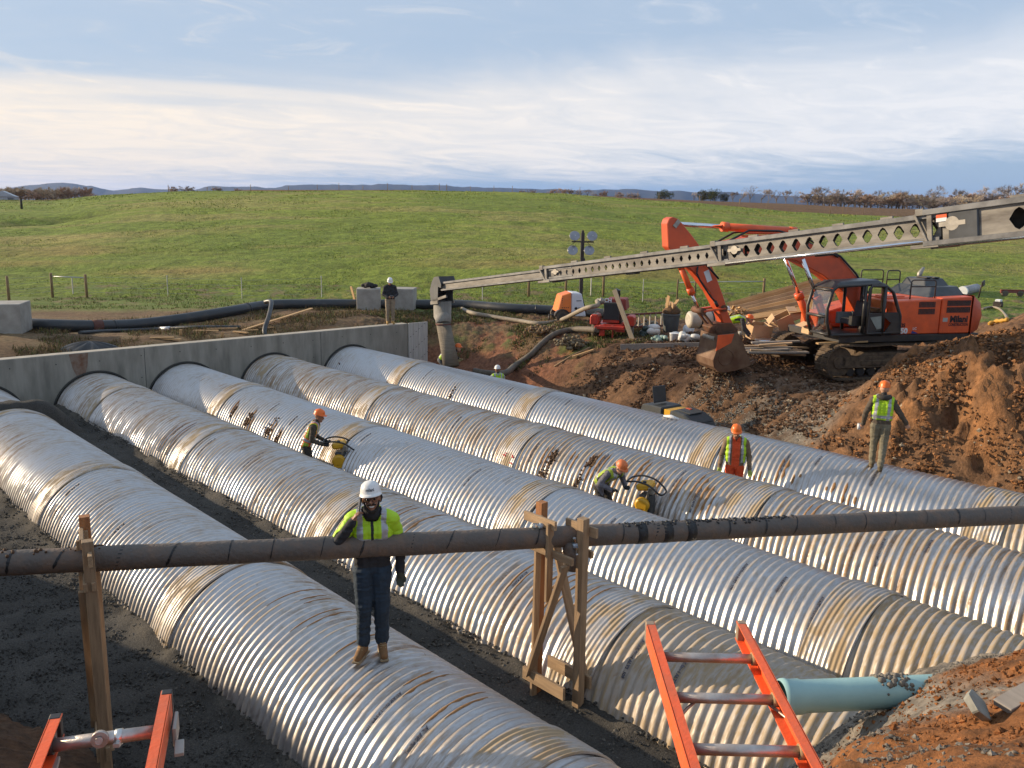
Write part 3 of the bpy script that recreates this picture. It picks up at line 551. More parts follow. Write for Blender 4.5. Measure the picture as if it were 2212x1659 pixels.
def build_pipes():
    pm = {1: pipe_material('aluminised_steel_dusty', .75, 1), 2: pipe_material('aluminised_steel_clayey', 1.1, 2), 3: pipe_material('aluminised_steel_clean', .45, 3), 4: pipe_material('aluminised_steel_rusty', 1.45, 4), 5: pipe_material('aluminised_steel_bright', .45, 5)}
    tan = pipe_material('aluminised_steel_muddy', .7, 9, .62)
    bandm = pipe_material('coupling_band_steel', .9, 8, .22)
    sec = {k: barrel_mesh('pipe_section', SECT, pipe_r, PITCHC/8, pm[k]) for k in pm}
    secm = barrel_mesh('pipe_section', SECT, pipe_r, PITCHC/8, tan)
    bandr = lambda u, t: PR+.016+.0065*np.cos(2*PI*u/.0678)+.006*np.exp(-((u-.31)/.012)**2)
    band = barrel_mesh('coupling_band', .62, bandr, .0678/8, bandm, 104, .03)
    pr1 = curved_print('AL AK Steel ALT2 .109', .058); pr2 = curved_print('AL AK Steel', .066)
    j0 = {1: 4.95, 2: 6.35, 3: 4.45, 4: 7.85, 5: 4.70}
    lab = {1: 'nearest silver corrugated pipe, the one the man with the phone stands on', 2: 'silver corrugated pipe second from the phone man, passing behind the timber trestle',
           3: 'middle of the five corrugated pipes, marked with dark clay near the headwall', 4: 'rust streaked corrugated pipe behind the stooping rammer worker', 5: 'farthest silver corrugated pipe, with a worker in an orange hat walking on top'}
    rnd = random.Random(3)
    for i in range(1, 6):
        t = thing('culvert_pipe', lab[i], 'pipe', (PIPES[i-1], 0, AXZ), 0, 'corrugated culvert pipes laid side by side')
        y = j0[i]-SECT*3
        while y < WALL_Y:
            if y+SECT > -2:
                me = sec[i]
                if i == 2 and y < 1: me = secm
                if i == 3 and y < -1: me = secm
                if i == 5 and y < 0: me = secm
                link('pipe_section', me, t, (0, y, 0))
                link('coupling_band', band, t, (0, y, 0))
                for q in range(9):
                    u = y+.75+q*.635-.06
                    if rnd.random() < .34 and 1.5 < u < 24: link('ink_print', pr1 if rnd.random() < .5 else pr2, t, (0, u+.032, 0), (0, rnd.uniform(-.15, .25), 0))
            y += SECT
        if i in (4,):
            for (u, th) in ((10.45, -.5), (10.3, -.95)):
                pass
    # clods of clay lying on the barrels
    cl = mat('wet_clay', (.10, .05, .022), .85, 0, .4, 9, .6, 30)
    for (pi, u, th, n, r) in ((3, 22.0, -.87, 30, .10), (3, 21.07, -1.0, 60, .16), (3, 19.92, -1.0, 60, .18), (3, 19.35, -1.2, 46, .16), (4, 12.96, -.76, 60, .14), (4, 13.0, -1.22, 60, .14), (4, 11.93, -.62, 46, .12), (4, 11.98, -1.05, 30, .12), (5, 20.3, -1.0, 24, .12)):
        mb = MB(); rr = random.Random(int(u*100))
        for k in range(n):
            uu = u+rr.gauss(0, r*.32); tt = th+rr.gauss(0, r*.75); ra = rr.uniform(.012, .035)
            mb.ball((PIPES[pi-1]+math.sin(tt)*(PR+.004), uu, AXZ+math.cos(tt)*(PR+.004)), ra, 5, (1, 1, .8))
        nm = {3: 'dark clay smeared down the left side of the middle pipe', 4: 'clay clods stuck on the rusty fourth pipe', 5: 'mud clod on the flank of the farthest pipe'}[pi]
        o = mb.build('clay_clods', cl, fix=False); tag(o, kind='stuff')
    # red paint mark
    rp = mat('red_paint', (.55, .03, .03), .6)
    mb = MB(); r2 = random.Random(4)
    for k in range(10): u = 13.95+r2.uniform(0, .42); th = -1.02+r2.gauss(0, .05); mb.ball((math.sin(th)*(PR+.026), u, math.cos(th)*(PR+.026)), .022, 6, (.3, 1.3, .9))
    mb.build('red_paint_mark', rp, [o for o in bpy.data.objects if o.name.startswith('culvert_pipe')][3], fix=False).pop('kind', None)
    for (pi, u, th, w, hgt) in ((4, 12.0-.02, -.98, .10, .10),):
        pass
    # wet clay smeared along the corrugations
    SM = [(4, 13.0, -.54, -.98, 3), (4, 11.6, -.33, -1.17, 3), (4, 11.9, -.48, -1.03, 2), (4, 11.1, -.37, -1.21, 3), (4, 10.12, -.51, -1.04, 2), (4, 9.66, -.36, -.97, 2), (4, 8.85, -.44, -1.05, 3), (4, 8.2, -.47, -.93, 2), (4, 12.4, -.51, -1.05, 2), (4, 10.6, -.2, -.8, 2), (4, 9.2, -.15, -.7, 2), (4, 7.0, -.2, -.6, 2),
      (5, 9.1, -.61, -.95, 2), (5, 8.7, -.73, -.97, 2), (5, 9.4, -.97, -1.11, 3), (5, 7.9, -.82, -1.06, 2), (5, 7.7, -.73, -1.09, 1), (5, 7.4, -.94, -1.07, 2), (2, 7.84, .19, -.71, 2), (2, 7.5, .19, -.64, 3), (2, 7.2, .19, -.52, 2), (2, 8.3, .06, -.63, 2), (2, 6.85, .21, -.51, 2), (2, 10.9, .26, -.41, 2), (2, 11.5, .14, -.46, 2),
      (1, 9.4, .41, -.15, 2), (1, 8.95, .35, -.23, 2), (1, 9.9, .52, -.18, 1), (1, 8.15, .24, -.25, 1), (1, 6.9, .31, -.3, 2), (1, 6.3, .31, -.27, 2), (1, 11.4, .08, -.7, 1), (2, 19.9, -.35, -1.05, 2), (2, 19.5, -.28, -.91, 2), (3, 22.0, -.6, -1.1, 2), (3, 20.9, -.7, -1.3, 2), (3, 19.8, -.8, -1.3, 2), (3, 19.3, -.9, -1.35, 1)]
    sm1 = mat('clay_smear', (.31, .165, .062), .8, 0, .4, 14, .5, 40, col2=(.20, .10, .04)); r3 = random.Random(8); roots = [o for o in bpy.data.objects if o.name.startswith('culvert_pipe')]; roots.sort(key=lambda o: o.location.x)
    for i in range(1, 6):
        mb = MB()
        for (pi, u, a0, a1, nr) in SM:
            if pi != i: continue
            for k in range(nr):
                b0 = a0+r3.uniform(-.12, .12); b1 = a1+r3.uniform(-.15, .15); n = 20; vs = []; w0 = r3.uniform(.03, .055) if pi in (3, 4, 5) else r3.uniform(.018, .034); sd = r3.uniform(0, 50)
                th_ = b0; base = round((u+k*PITCHC+r3.uniform(-.02, .02)-5*PITCHC*b0/(2*PI)-j0[i])/PITCHC)*PITCHC+j0[i]
                for q in range(n+1):
                    th = b0+(b1-b0)*q/n; c = base+5*PITCHC*th/(2*PI); e = min(1, q/3, (n-q)/4)
                    for s_ in (-1, -.4, .4, 1):
                        w = w0*e*(.65+.7*mnoise.noise(Vector((th*9+sd, s_, 0)))) if True else 0
                        y = c+s_*max(.004, w); r = float(pipe_r(np.array(y-j0[i]), np.array(th)))+(.004 if abs(s_) < 1 else .001); vs.append((math.sin(th)*r, y, math.cos(th)*r))
                mb.add(vs, [(4*q+j, 4*q+j+1, 4*q+j+5, 4*q+j+4) for q in range(n) for j in range(3)], True)
        if mb.v: tag(mb.build('clay_smear', sm1, roots[i-1], fix=False), kind='stuff')
    # headwall
    t = thing('concrete_headwall', 'long grey concrete headwall that the corrugated pipes run into', 'wall', (8, WALL_Y, 0))
    cm = mat('cast_concrete', (.32, .30, .255), .85, 0, .3, 2.2, .4, 14, col2=(.165, .156, .13), lo=.38, hi=.72, stretch=(1.3, 1, .28), detail=9)
    mb = MB(); mb.box((0.05, .2, (WALL_Z-1.5)/2), (24.1, .4, WALL_Z+1.5)); w = mb.build('wall_body', cm, t, .012)
    top = mat('concrete_top', (.46, .41, .33), .8, 0, .25, 2.5, .2, 20)
    mb = MB(); mb.box((0.05, .2, WALL_Z+.004), (24.06, .37, .008)); mb.build('wall_top', top, t)
    mb = MB(); dk = mat('gap_shade', (.05, .05, .045), .95)  # dark tube stands in for the shaded recess round each pipe
    for p in PIPES:
        pts = [(p-8+math.sin(a)*(PR+.04), -.012, AXZ+math.cos(a)*(PR+.04)) for a in np.linspace(-1.9, 1.9, 40)]
        m2 = MB(); m2.tube(pts, .035, 6); m2.build('gap_ring', dk, t)
    hm_ = MB(); hm_.cyl((0, -.004, 0), (0, .01, 0), .018, 10); hme = hm_.mesh('tie_hole', mat('tie_hole', (.06, .058, .05), .95))
    for x in np.arange(-4.3, 12, 1.22):
        for z in (1.38, .72):
            if all(abs(8+x-q) > 1.35 or z > 1.1 for q in PIPES): link('tie_hole', hme, t, (x+random.uniform(-.03, .03), 0, z+random.uniform(-.03, .03)))
    jm = mat('joint_dark', (.09, .088, .08), .9)  # thin dark strips mark the joints of the wall face
    for x in (1.9, 8.2):
        mb = MB(); mb.box((x, -.003, .9 if x > 0 else .8), (.012, .012, 1.45)); mb.build('wall_joint', jm, t)
    pass
    rm = mat('rust_stain', (.17, .085, .05), .9, 0, .5, 5, col2=(.24, .19, .15))
    mb = MB(); mb.add([(-.28, -.004, WALL_Z-.01), (.26, -.004, WALL_Z-.01), (.22, -.004, 1.25), (.14, -.004, .98), (-.06, -.004, .80), (-.12, -.004, 1.0), (-.2, -.004, 1.2)], [(0, 1, 2, 3, 4, 5, 6)]); mb.build('rust_stain', rm, t, loc=(-.02, 0, 0))
    ch = mat('chalk', (.62, .62, .6), .9)
    mb = MB(); mb.box((-1.35, -.004, .33), (.52, .006, .025)); mb.box((-1.25, -.004, .12), (.42, .006, .02)); mb.build('chalk_mark', ch, t)
    # pale form panel still fixed to the end of the wall
    fm = mat('pale_form_panel', (.50, .48, .44), .85, 0, .2, 3, .15, 20, stretch=(5, 1, .5)); tie = mat('tie_mark', (.05, .05, .05), .9)
    for k in range(4):
        mb = MB(); mb.box((12.22+k*.235, -.02, .5), (.228, .05, WALL_Z*1.02-(-.66))); mb.build('form_board', fm, t, .004)
    mb = MB()
    for c in range(3):
        for k in range(7):
            mb.box((12.17+.14*k*1.0+.02, -.047, 1.55-.62*c-.42+k*.095*1.0), (.055, .006, .018), (0, -.3, 0))
    tag(mb.build('tie_mark', tie, t), kind='stuff')
build_pipes()
# ------------------------------------------------------------------ things close to the camera
WOOD = mat('weathered_lumber', (.40, .27, .155), .8, 0, .35, 2.2, .25, 30, col2=(.25, .165, .095), stretch=(9, 9, 1), rnd=.25)
WOODX = mat('lumber_long', (.43, .29, .16), .8, 0, .35, 2.2, .2, 30, col2=(.28, .18, .10), stretch=(1, 9, 9), rnd=.25)
WOODR = mat('reddish_lumber', (.40, .17, .06), .75, 0, .3, 2, .2, 30, col2=(.27, .11, .04), stretch=(9, 9, 1))
WOODG = mat('grey_board', (.27, .24, .21), .85, 0, .3, 2, .25, 30, stretch=(1, 8, 8))
ORANGE_FRP = mat('orange_fibreglass', (.82, .115, .024), .5, 0, .18, 4, .15, 60, col2=(.46, .12, .05), lo=.42, hi=.78)
ALU = mat('dull_aluminium', (.52, .49, .46), .42, .75, .3, 8, .1, 60, col2=(.33, .24, .19))
BLACKP = mat('black_plastic', (.022, .022, .024), .5, 0, .3, 8)
STEELW = mat('tar_coated_steel', (.105, .088, .075), .66, 0, .4, 5, .6, 22, col2=(.18, .115, .075), lo=.45, hi=.75)
TAR = mat('black_tar', (.012, .012, .013), .45, 0, .3, 10, .6, 40)
def board(parent, a, b, w, h, m=WOOD, up=(0, 0, 1), name='board'):
    "a sawn board whose grain runs along its own length"
    a = Vector(a); b = Vector(b); d = b-a; L = d.length; z = d.normalized(); x = z.cross(Vector(up))
    if x.length < 1e-3: x = Vector((1, 0, 0))
    x.normalize(); y = z.cross(x)
    mb = MB(); mb.box((0, 0, 0), (w, h, L)); o = mb.build(name, m, parent, .004)
    M = Matrix((x, y, z)).transposed().to_4x4(); M.translation = (a+b)/2; o.matrix_local = M
    return o
SP_A = Vector((1.85, 9.37, 2.48)); SP_D = Vector((11.16, -5.8, -.49)); sp = lambda t: SP_A+SP_D*t
def build_fore():
    A = sp(-.42); B = sp(1.55); d = (B-A).normalized()
    t = thing('steel_pipe', 'long tar coated steel pipe carried across the view on two timber trestles', 'pipe', tuple(A))
    mb = MB(); n = 90; pts = [sp(-.42+1.97*k/n)-A for k in range(n+1)]
    mb.tube(pts, [.128+.0025*math.sin(k*1.7)+.002*math.sin(k*.61) for k in range(n+1)], 20); mb.build('pipe_barrel', STEELW, t)
    x = d.cross(UP).normalized(); y = x.cross(d)       # x towards the camera side (sign below), y up
    if x.dot(-FW) < 0: x = -x
    rr = random.Random(5); s = .3
    while s < 21:
        mb = MB(); st = []; sl_ = rr.uniform(.03, .09); a0 = rr.uniform(-.5, .1); a1 = rr.uniform(1.9, 2.7); w = rr.uniform(.008, .03)
        for k in range(9):
            f = k/8; an = PI/2-(a0+(a1-a0)*f)+.3; c = pts[0]+d*(s-sl_*f*1.6); r = .1315
            st.append(c+(x*math.cos(an)+y*math.sin(an))*r)
        vs = []; 
        for k, p in enumerate(st): ww = w*(.4+rr.random())*(1 if 0 < k < 8 else .3); vs += [p-d*ww*.5, p+d*ww*.5]
        mb.add(vs, [(2*k, 2*k+1, 2*k+3, 2*k+2) for k in range(8)]); mb.build('wrap_seam', TAR, t, fix=False); s += rr.uniform(.42, .56)
    # lumps of tar along the top, right of the middle trestle
    mb = MB()
    for k in range(200):
        f = rr.uniform(.525, .72); p = sp(f)-A; an = PI/2+rr.gauss(.0, .28); mb.ball(p+(x*math.cos(an)+y*math.sin(an))*.126, rr.uniform(.008, .022), 5, (1.2, 1.2, 1))
    tag(mb.build('tar_lumps', TAR, t, fix=False), kind='stuff')
    mb = MB()
    for k in range(46):
        f = rr.choice([rr.uniform(-.05, .04), rr.uniform(.045, .075)]); p = sp(f)-A; an = PI/2+rr.gauss(0, .3); mb.ball(p+(x*math.cos(an)+y*math.sin(an))*.130, rr.uniform(.008, .022), 5)
    tag(mb.build('soil_crumbs', MATS['wet_clay'], t, fix=False), kind='stuff')
    for f in (.548, .60, .575):
        mb = MB(); mb.tube([sp(f)-A-d*.06, sp(f)-A+d*.06], .1325, 18); mb.build('tar_band', TAR, t)
    # trestles
    def trestle(label, f, us, ztop, leans, extra=0, xs=1.):
        c = sp(f); base = Vector((c.x, c.y, .08)); t = thing('timber_trestle', label, 'trestle', tuple(base), extra, 'timber trestles under the steel pipe')
        h = c.z-base.z; du = .30
        L = lambda a, b, w, hh, m=WOOD, nm='board': board(t, (a[0]*xs, a[1], a[2]), (b[0]*xs, b[1], b[2]), w, hh, m, (1, 0, 0), nm)
        L((-.05, du, -.1), (-.02, du+leans, h+.36), .105, .105, WOODR, 'post'); L((.08, -du, -.1), (.06, -du+leans, h+.30), .105, .105, WOOD, 'post')
        L((-.14, du-.05, .0), (-.115, du-.05+leans, h+.22), .04, .09, WOOD, 'post'); L((.16, -du+.04, -.05), (.14, -du+.04+leans, h-.25), .04, .09, WOOD, 'post')
        for (x0, z0, z1, a, b) in ((-.19, .28, .40, du+.08, -du-.02), (.21, .30, .42, du+.04, -du-.08)):
            L((x0, a, z0+.06), (x0, b, z0+.06), .16, .04, WOOD, 'lower_board')
        L((-.20, -du+.02, h-.22), (-.20, du-.02, .34), .04, .12, WOOD, 'brace'); L((.22, du-.02, h-.22), (.22, -du+.02, .34), .04, .12, WOOD, 'brace')
        L((-.185, du+.12, h+.20), (-.185, -.10, h+.20), .11, .04, WOOD, 'upper_board'); L((.13, .03, h+.14), (.13, -du-.16, h+.14), .12, .04, WOOD, 'upper_board')
        L((-.2, -.02, h+.22), (-.2, -.02, h-.75), .04, .10, WOOD, 'hanger')
        L((-.16, du+.06, h-.165), (-.16, -du-.06, h-.165), .09, .04, WOOD, 'saddle'); L((.18, du+.06, h-.165), (.18, -du-.06, h-.165), .09, .04, WOOD, 'saddle')
        return t
    trestle('tall timber trestle standing in the gravel gap right of the man with the phone', .4675, .3, 2.6, .0)
    t1 = trestle('dark timber trestle standing in the shaded pit left of the nearest corrugated pipe', .062, .3, 2.6, .02, -.29, .22)
    # sagging tarred sleeve under the pipe at the middle trestle
    c = sp(.468); mb = MB(); mb.lathe([(.001, -.30), (.10, -.28), (.135, -.15), (.13, 0), (.11, .06), (.001, .07)], 16, Matrix.Translation(c+Vector((.06, -.14, -.10))), sx=.8)
    tag(mb.build('tarred_sleeve', STEELW), 'dark tarred sleeve hanging under the steel pipe at the middle trestle', 'sleeve')
    # two empty bottles
    gl = glassy('clear_bottle_plastic', (.9, .93, .95), .08, .18); capm = mat('white_cap', (.75, .75, .75), .4)
    def bottle(lab, T):
        t = thing('plastic_bottle', lab, 'bottle', group='empty plastic bottles on the trestle'); t.matrix_world = T
        mb = MB(); mb.lathe([(.001, 0), (.030, .004), (.033, .02), (.031, .05), (.033, .07), (.031, .10), (.033, .13), (.030, .155), (.016, .185), (.0125, .20)], 18); mb.build('bottle_body', gl, t, fix=False)
        mb = MB(); mb.lathe([(.001, .215), (.015, .214), (.015, .197), (.001, .196)], 12); mb.build('cap', capm, t)
        mb = MB(); mb.lathe([(.0336, .075), (.0336, .125)], 18); mb.build('bottle_label', mat('bottle_label', (.45, .55, .65), .5, 0, .5, 30), t, fix=False)
    c = sp(.444); bottle('clear plastic bottle lying on the steel pipe behind the trestle board', Matrix.Translation(c+Vector((-.05, .02, .155))) @ Euler((0, rad(95), rad(-28))).to_matrix().to_4x4())
    c = sp(.47); bottle('clear plastic bottle hanging cap down at the front of the trestle', Matrix.Translation(c+Vector((-.02, -.20, .06))) @ Euler((rad(165), 0, 0)).to_matrix().to_4x4())
    # ladders that stick out over the edge of the bank
    def ladder(lab, eL, eR, back, zz, rungs, rad_=.019, pulley=False):
        eL = Vector((*eL, zz)); eR = Vector((*eR, zz)); mid = (eL+eR)/2; dr = Vector((*back, 0)).normalized(); w = (eR-eL); 
        t = thing('ladder', lab, 'ladder', tuple(mid), 0, 'orange fibreglass ladders in the foreground')
        side = (w - dr*w.dot(dr)); side.normalize()
        for s_, e in ((-1, eL), (1, eR)):
            a = e-mid; b = a+dr*2.4; n = side*(-s_)
            mb = MB(); H_ = .082; F_ = .034
            mb.bar(a, b, .005, H_); 
            for zf in (-1, 1): mb.bar(a+n*F_/2+Vector((0, 0, zf*(H_/2-.003))), b+n*F_/2+Vector((0, 0, zf*(H_/2-.003))), F_, .006)
            r = mb.build('rail', ORANGE_FRP, t)
            mb = MB(); mb.bar(a-dr*.004+n*.014, a+dr*.03+n*.014, .036, H_+.004); mb.build('end_cap', BLACKP if pulley else mat('rail_end_plate', (.34, .25, .17), .6), t, .003)
        for q in rungs:
            a = eL-mid+dr*q; L_ = w.dot(side); a = -side*(L_/2) + dr*(q+ (dr.dot(eL-mid)+dr.dot(eR-mid))/2); b = a+side*L_
            mb = MB(); mb.tube([a+side*.004, b-side*.004], rad_, 14); ru = mb.build('rung', ALU, t)
            for e, k in ((a, 1), (b, -1)):
                mb = MB(); mb.tube([e+side*k*.006, e+side*k*.03], rad_*1.35, 14); mb.build('rung_collar', BLACKP if pulley else mat('rung_collar', (.40, .27, .14), .5), ru)
        return t, mid, side, dr
    dist = lambda px, py: None
    eL, eR = Vector((2.74, 2.07)), Vector((3.06, 1.80))
    m0 = (eL+eR)/2; back = Vector((-.69, -.72)); bn = back.normalized()
    rg = []
    for (px, py) in ((1520, 1411), (1556, 1498), (1602, 1609)):
        q = at_z(px, py, 4.3); rg.append((Vector((q.x, q.y))-m0).dot(bn))
    rg.append(rg[-1]*2-rg[-2]); rg.append(rg[-1]*2-rg[-2])
    t, mid, side, dr = ladder('orange ladder at lower right beside the turquoise pipe, three grey rungs showing', tuple(eL), tuple(eR), tuple(back), 4.28, rg)
    mb = MB(); a = side*.165+dr*rg[1]; mb.tube([a+Vector((0, 0, -.015)), a+side*.06+dr*.09+Vector((0, 0, -.03)), a+side*.062+dr*.12+Vector((0, 0, -.05))], .006, 6); mb.build('brace_rod', ALU, t)
    mb = MB(); a = -side*.10+dr*rg[1]; mb.tube([a+Vector((0, 0, -.015)), a-side*.03+dr*.02+Vector((0, 0, -.03)), a-side*.075+dr*.07+Vector((0, 0, -.045))], .006, 6); mb.build('brace_rod', ALU, t)
    eL = at_z(112, 1556, 4.3); eR = at_z(371, 1501, 4.3); q = at_z(205, 1598, 4.28)
    bk = ((at_z(350, 1652, 4.3)-eR)+(at_z(66, 1652, 4.3)-eL)); m0 = (eL+eR)/2; bn = Vector((bk.x, bk.y, 0)).normalized()
    t, mid, side, dr = ladder('orange ladder end at lower left with a rope pulley on its rung', (eL.x, eL.y), (eR.x, eR.y), (bk.x, bk.y), 4.28, [(q-m0).dot(bn)], .022, True)
    qq = (q-m0).dot(bn); c0 = dr*qq
    mb = MB(); k = c0-side*.015-Vector((0, 0, .0)); ax = (dr*.8+Vector((0, 0, -.45))).normalized(); mb.tube([k+dr*.012+Vector((0, 0, .012)), k+dr*.030+Vector((0, 0, .014))], .027, 20); pu = mb.build('pulley', ALU, t)
    mb = MB(); mb.tube([k+dr*.034+Vector((0, 0, .016)), k+dr*.042+Vector((0, 0, .018))], .012, 12); mb.build('pulley_hub', ALU, pu)
    mb = MB(); mb.tube([c0+side*.028, c0+side*.05], .0255, 14); mb.bar(c0+side*.039+dr*.02+Vector((0, 0, -.01)), c0+side*.036+dr*.045+Vector((0, 0, -.005)), .02, .012); mb.build('rope_clamp', mat('bright_clamp', (.7, .7, .68), .3, .9), t)
    for s_ in (-1, 1):
        a = side*(s_*.19+.018)+dr*.05; mb = MB(); mb.bar(a+Vector((0, 0, -.03)), a+dr*.10+Vector((0, 0, -.035)), .012, .07); mb.bar(a+side*.015+dr*.10+Vector((0, 0, -.05)), a+side*.02+dr*.18+Vector((0, 0, -.05)), .03, .014); mb.build('fly_lock', mat('lock_grey', (.42, .40, .36), .5, .4), t, .002)
    # turquoise sewer pipe
    tq = mat('turquoise_pvc', (.27, .45, .45), .42, 0, .2, 3, .05, 20, col2=(.33, .52, .50), lo=.4, hi=.75)
    a = at_d(1690, 1506, 7.25); b = at_d(2010, 1492, 7.45); dd = (b-a).normalized()
    t = thing('drain_pipe', 'turquoise plastic drain pipe sticking out of the gravel behind the right ladder', 'pipe', tuple(a))
    mb = MB(); L_ = (b-a).length+.9; R_ = .148
    prof = [(-.02, R_*1.0), (.0, R_*1.13), (.035, R_*1.14), (.05, R_*1.07), (.16, R_*1.08), (.19, R_), (.6, R_), (L_, R_)]
    mb.tube([dd*s for s, r in prof], [r for s, r in prof], 28, False); mb.build('pipe_barrel', tq, t, fix=False)
    mb = MB(); mb.tube([dd*-.018, dd*.2], R_*.93, 28, False); mb.build('pipe_bore', mat('pipe_bore', (.06, .14, .14), .6), t, fix=False)
    mb = MB(); rr = random.Random(9)
    for k in range(70):
        s = rr.uniform(.93, 1.25); an = rr.gauss(PI/2, .55); xx = dd.cross(UP).normalized(); mb.ball(dd*s+(xx*math.cos(an)+UP*math.sin(an))*(R_), rr.uniform(.012, .035), 5)
    tag(mb.build('gravel_on_pipe', MATS['gravel'] if False else mat('pale_gravel', (.20, .18, .15), .9, 0, .4, 20), t, fix=False), kind='stuff')
    # rock slab and board on the orange soil
    p = at_d(2112, 1522, 5.55); rs = mat('grey_rock', (.27, .27, .235), .75, 0, .3, 6, .3, 20)
    mb = MB(); mb.add([(-.10, -.06, .05), (.11, -.08, .03), (.13, .03, .02), (-.05, .12, .06), (-.14, .05, .05), (.0, -.15, -.03), (-.09, -.05, -.07), (.10, -.07, -.08), (.12, .03, -.08), (-.05, .11, -.06), (-.13, .05, -.06)],
        [(0, 1, 2, 3, 4), (0, 5, 1), (0, 6, 5), (5, 7, 1), (5, 6, 7), (1, 7, 8, 2), (2, 8, 9, 3), (3, 9, 10, 4), (4, 10, 6, 0), (6, 10, 9, 8, 7)])
    o = mb.build('rock', rs, None, .008, loc=p, rot=(.75, -.1, .5)); o.scale = (1.1, 1.1, .5); tag(o, 'flat grey rock on the orange soil next to the short board', 'rock')
    a = at_d(2165, 1528, 5.5); b = at_d(2300, 1452, 5.7); t = thing('board', 'short grey board end lying on the orange soil at the right edge', 'board'); board(t, a, b, .15, .05, WOODG, (0, 0, 1), 'plank')
build_fore()
# ------------------------------------------------------------------ machines
XO = mat('orange_machine_paint', (.82, .125, .028), .42, 0, .22, 2.2, .06, 20, col2=(.62, .095, .028))
XD = mat('sunfaded_orange_paint', (.66, .095, .025), .5, 0, .3, 1.6, .08, 20, col2=(.46, .075, .026))
XB = mat('black_machine_paint', (.022, .023, .025), .45, 0, .4, 3, .05, 30, col2=(.05, .042, .035))
XG = mat('grey_hood', (.065, .070, .075), .42, 0, .35, 2.5, col2=(.03, .033, .036))
CHROME = mat('chrome_rod', (.75, .77, .80), .12, 1.0, .05, 3)
MUDT = mat('muddy_track', (.150, .105, .065), .85, .1, .5, 6, .5, 30, col2=(.06, .04, .026))
BUCK = mat('worn_bucket_steel', (.20, .125, .075), .7, .3, .4, 2.5, .2, 20, col2=(.115, .055, .03))
PINM = mat('pin_grey', (.38, .35, .30), .5, .5, .3, 8)
RUBBER = mat('black_hose', (.02, .02, .021), .55, 0, .3, 8)
GLASS = glassy('cab_glass', (.8, .85, .88), .04, .10)
WHITEP = mat('white_paint', (.72, .73, .74), .4, 0, .1, 4)
def build_excavator():
    O = Vector((26.53, 12.66, 1.25))+RT*.36; ang = rad(151.9)
    t = thing('excavator', 'orange tracked excavator parked on the muddy bank with its bucket resting on the soil', 'excavator', tuple(O), ang)
    # --- running gear
    shoe = MB(); shoe.box((0, 0, 0), (.155, .62, .03)); shoe.box((-.05, 0, .025), (.02, .62, .03)); shoe.box((.01, 0, .022), (.02, .62, .024)); shoe.box((.06, 0, .022), (.02, .62, .024)); sme = shoe.mesh('track_shoe', MUDT)
    for y in (1.3, -1.3):
        tr = link('track', (lambda m: m.mesh('track', [MUDT, XB]))(MB()), t, (0, y, 0)); bpy.data.objects.remove(tr)
        mb = MB(); mb.T = Matrix.Translation((0, y, 0)); mb.box((0, 0, .52), (3.3, .34, .36)); mb.box((0, .0, .75), (2.2, .3, .12), taper=.8); mb.box((.5, .17 if y > 0 else -.17, .5), (1.0, .04, .16)); mb.box((-.9, .17 if y > 0 else -.17, .5), (.7, .04, .16)); fr = mb.build('track_frame', MUDT, t, .02)
        for x, r in ((1.72, .44), (-1.72, .46)):
            mb = MB(); mb.cyl((x, y-.13, .54), (x, y+.13, .54), r, 22); mb.cyl((x, y-.17, .54), (x, y+.17, .54), .2, 14); mb.build('idler_wheel', MUDT, fr)
        for k in range(8):
            mb = MB(); x = -1.3+k*.37; mb.cyl((x, y-.12, .22), (x, y+.12, .22), .13, 14); mb.build('roller', XB, fr)
        # shoes round the loop
        R_ = .51; Ls = 3.44; per = 2*Ls+2*PI*R_; n = 58
        for k in range(n):
            s = per*k/n
            if s < Ls: x, z, a = 1.72-s, .03, PI
            elif s < Ls+PI*R_: f = (s-Ls)/R_; x, z, a = -1.72-R_*math.sin(f), .54-R_*math.cos(f), PI+f*-1
            elif s < 2*Ls+PI*R_: x, z, a = -1.72+(s-Ls-PI*R_), 1.05-.03*math.sin((s-Ls-PI*R_)/Ls*PI*2)**2, 0
            else: f = (s-2*Ls-PI*R_)/R_; x, z, a = 1.72+R_*math.sin(f), .54+R_*math.cos(f), f
            if a == PI and s < Ls: rot = (0, PI, 0)
            elif a == 0: rot = (0, 0, 0)
            elif s < Ls+PI*R_: rot = (0, PI+f, 0)
            else: rot = (0, f, 0)
            link('track_shoe', sme, t, (x, y, z), rot)
    mb = MB(); mb.box((0, 0, .68), (1.9, 2.1, .34), taper=.75); mb.cyl((0, 0, .8), (0, 0, 1.08), .72, 28); mb.build('undercarriage', MUDT, t, .03)
    # --- upper structure
    mb = MB(); mb.box((-.75, 0, 1.21), (5.0, 2.75, .22)); mb.build('swing_deck', XB, t, .02)
    sp_ = [(-.05, 1.33), (-1.74, 1.33), (-1.74, 2.40), (-.05, 2.34)]
    mb = MB(); mb.prism(sp_, 1.38, .25); s1 = mb.build('engine_cover', XO, t, .03); 
    mb = MB(); mb.prism([(-1.765, 1.33), (-2.86, 1.33), (-2.86, 2.47), (-1.765, 2.42)], 1.40, -1.35); s2 = mb.build('engine_cover', XO, t, .03)
    mb = MB(); mb.prism([(-1.74, 1.33), (1.3, 1.33), (1.3, 1.75), (-.2, 2.15), (-1.74, 2.2)], -.45, -1.38); mb.build('fuel_tank_cover', XO, t, .03)
    # louvre bars
    lv = MB(); lv.box((0, 0, 0), (.028, .02, .17)); lme = lv.mesh('louvre', XB)
    for x0, n in ((-.95, 13), (-1.95, 19)):
        for r in range(2):
            for k in range(n): link('louvre', lme, s1 if n == 13 else s2, (x0-k*.046, 1.383 if n == 13 else 1.405, 2.23+.04*(n > 13)-r*.21))
